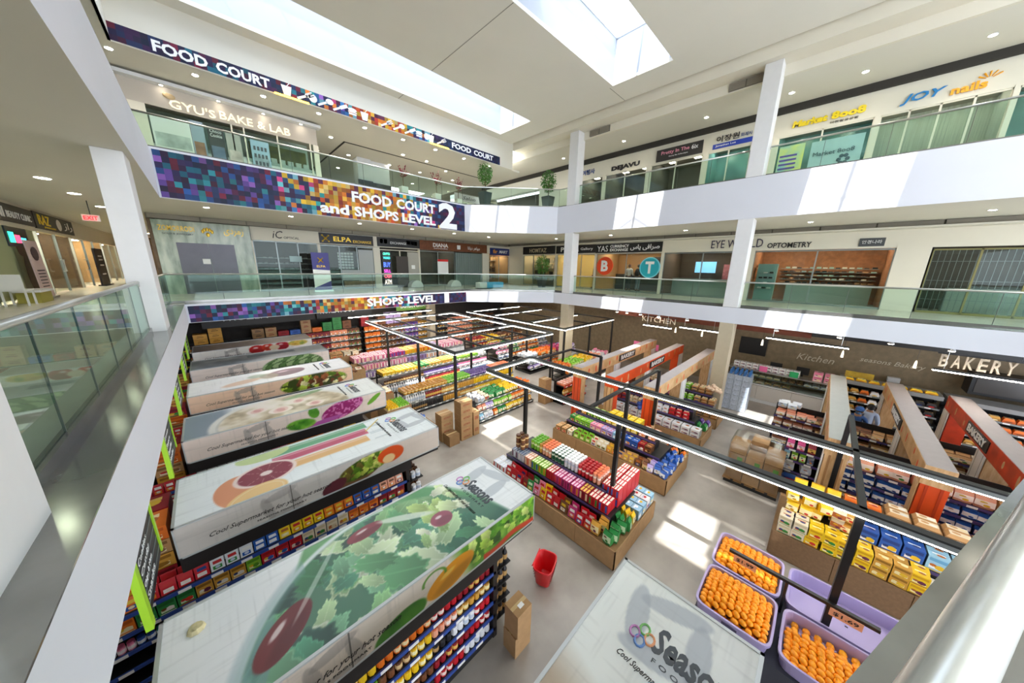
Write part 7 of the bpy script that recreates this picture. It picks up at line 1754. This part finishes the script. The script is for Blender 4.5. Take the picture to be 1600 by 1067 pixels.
# open coolers
for (ya, yb, lab) in ((-1.0, -3.6, 'open cooler with a yellow lit header behind the blue-capped worker'), (-3.7, -8.5, 'dark open cooler at the far right under the bakery letters')):
    t, lv = unit(lab, Fr(18.5, ya, -PI / 2), ya - yb, .8, 1.75, [.35, .7, 1.05, 1.4], base_h=.3, rail_m=greyal, name='open_cooler')
    MB().box(18.45, 19.3, yb, ya, 1.75, 1.9).build('header', mat('cooler_grey', '8A8C8C', .4), t)
    for i, (z, v) in enumerate(lv): fill(Fr(18.5, ya, -PI / 2), z, .05, ya - yb - .05, v, 1, 'tray', (.26, .22, .16), [('golden', 2), ('orange', 1), ('white', 1), ('crimson', 1), ('cream', 1), ('black', 2)], '%s shelf, %s cooler' % (ORD[i], 'yellow-topped' if 'yellow' in lab else 'dark right'))
fill(Fr(18.5, -1.0, -PI / 2), 1.9, .05, 2.5, .05, 1, 'tray', (.3, .25, .1), [('yellow', 1)], 'yellow tubs along the cooler header')
t = thing('oven_bank', 'dark double oven bank on the brown wall at the right edge', 'oven', (20.0, -4.8, .9))
for k in range(2):
    p = MB().box(19.6, 20.38, -4.25 - 1.3 * (k + 1) + .04, -4.25 - 1.3 * k, 1.95, 2.75).build('oven_body', black, t); MB().box(19.58, 19.6, -4.25 - 1.3 * (k + 1) + .14, -4.25 - 1.3 * k - .1, 2.05, 2.65).build('door', mat('oven_glass', '4E4B48', .2), p)
t = thing('paper_dispenser', 'white paper dispenser on the brown wall right of the worker', 'dispenser', (20.3, -2.6, 1.6)); MB().box(20.15, 20.4, -2.75, -2.4, 1.75, 1.95).build('hood', white, t, bevel=.02); MB().box(20.25, 20.4, -2.7, -2.45, 1.5, 1.74).build('body', white, t, bevel=.02)
# stack of water packs by the column
for ix in range(2):
    for iy in range(3):
        for k in range(7):
            tag(MB().box(16.4 + .36 * ix, 16.75 + .36 * ix, 1.7 + .3 * iy, 1.99 + .3 * iy, .02 + .24 * k, .25 + .24 * k).build('water_pack', mat('water_pack_film', 'C3CEDF', .25, var=.25, scale=14)), 'water pack, %s layer up, %s column, %s row, block by beige column' % (NUM[k], ['right', 'middle', 'left'][iy], ['front', 'rear'][ix]), 'water pack', 'water packs beside the beige column')
for iy in range(5):
    for ix in range(4):
        tag(MB().cyl(16.48 + .17 * ix, 1.8 + .17 * iy, 1.7, 1.9, .05, 8, .035).build('water_bottle', mat('bottle_blue', '3F6FA8', .3)), 'upright water bottle on top of the tall water pack block', 'bottle', 'water bottles on the pack block')
# ================================================================== place the products
def seen(x, y, z):
    M_ = cam.matrix_world.inverted() @ Vector((x, y, z))
    if M_.z > -0.1: return False
    px = 800 - 479.67 * M_.x / M_.z; py = 533.5 + 479.67 * M_.y / M_.z
    return -40 < px < 1640 and -40 < py < 1110
cam.matrix_world  # camera pose is already final
CP = Vector((0, 0, 6.2))
by = {}
for p in PL: by.setdefault(p[0], []).append(p)
KIND_CAT = {'can': 'canister', 'packet_box': 'box', 'carton': 'box', 'shipping_box': 'box', 'bread_bag': 'bag', 'jar': 'jar'}
def place_mat(p):
    return Matrix.Translation((p[2], p[3], p[4])) @ Matrix.Rotation(p[5], 4, 'Z') @ Matrix.Diagonal((p[6][0], p[6][1], p[6][2], 1))
MESH = {}
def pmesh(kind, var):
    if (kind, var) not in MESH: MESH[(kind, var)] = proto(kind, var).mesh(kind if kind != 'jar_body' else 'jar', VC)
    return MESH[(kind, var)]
for kind, items in by.items():
    items.sort(key=lambda p: ((0 if seen(p[2], p[3], p[4]) else 1), (Vector((p[2], p[3], p[4])) - CP).length / max(p[6][0], p[6][2])))
    single, rest = items[:290], items[290:]
    for n_, p in enumerate(single):
        vw = 'brown' if 'kraft' in p[1] else p[1].split('#')[0]
        lab = '%s %s, %s%s' % (vw, WORD[kind], (p[8] + ', ') if p[8] else '', p[7])
        if len(lab.split()) > 16: lab = lab.replace(' row', '').replace(' the ', ' ').replace(' step of ', ' step, ')
        lidded = kind == 'jar' and n_ < 200
        o = bpy.data.objects.new(kind, pmesh('jar_body' if lidded else kind, p[1]))
        COL.objects.link(o); o.matrix_world = place_mat(p)
        ws = lab.split()
        tag(o, ' '.join(ws[:16]), KIND_CAT.get(kind, WORD[kind]), '%s %ss, %s' % (vw, WORD[kind], p[7]))
        if lidded:
            l_ = bpy.data.objects.new('lid', pmesh('lid', p[1])); COL.objects.link(l_); l_.parent = o
    if rest:
        vs = []; mb = MB()
        for p in rest:
            pr_ = proto(kind, p[1]); M4 = np.array(place_mat(p)); V_ = np.c_[np.array(pr_.v, float), np.ones(len(pr_.v))] @ M4.T
            mb.add([tuple(v) for v in V_[:, :3]], pr_.f, 0, pr_.c)
        o = mb.build('more_%ss' % WORD[kind].replace(' ', '_').replace('box', 'boxe') if WORD[kind].endswith('box') else 'more_%ss' % WORD[kind].replace(' ', '_'), VC, org=(0, 0, 0))
        tag(o, 'the smaller, farther %ss on the supermarket shelves and tables' % WORD[kind].replace('box', 'boxe') if WORD[kind].endswith('box') else 'the smaller, farther %ss on the supermarket shelves and tables' % WORD[kind], KIND_CAT.get(kind, WORD[kind]), kind='stuff')
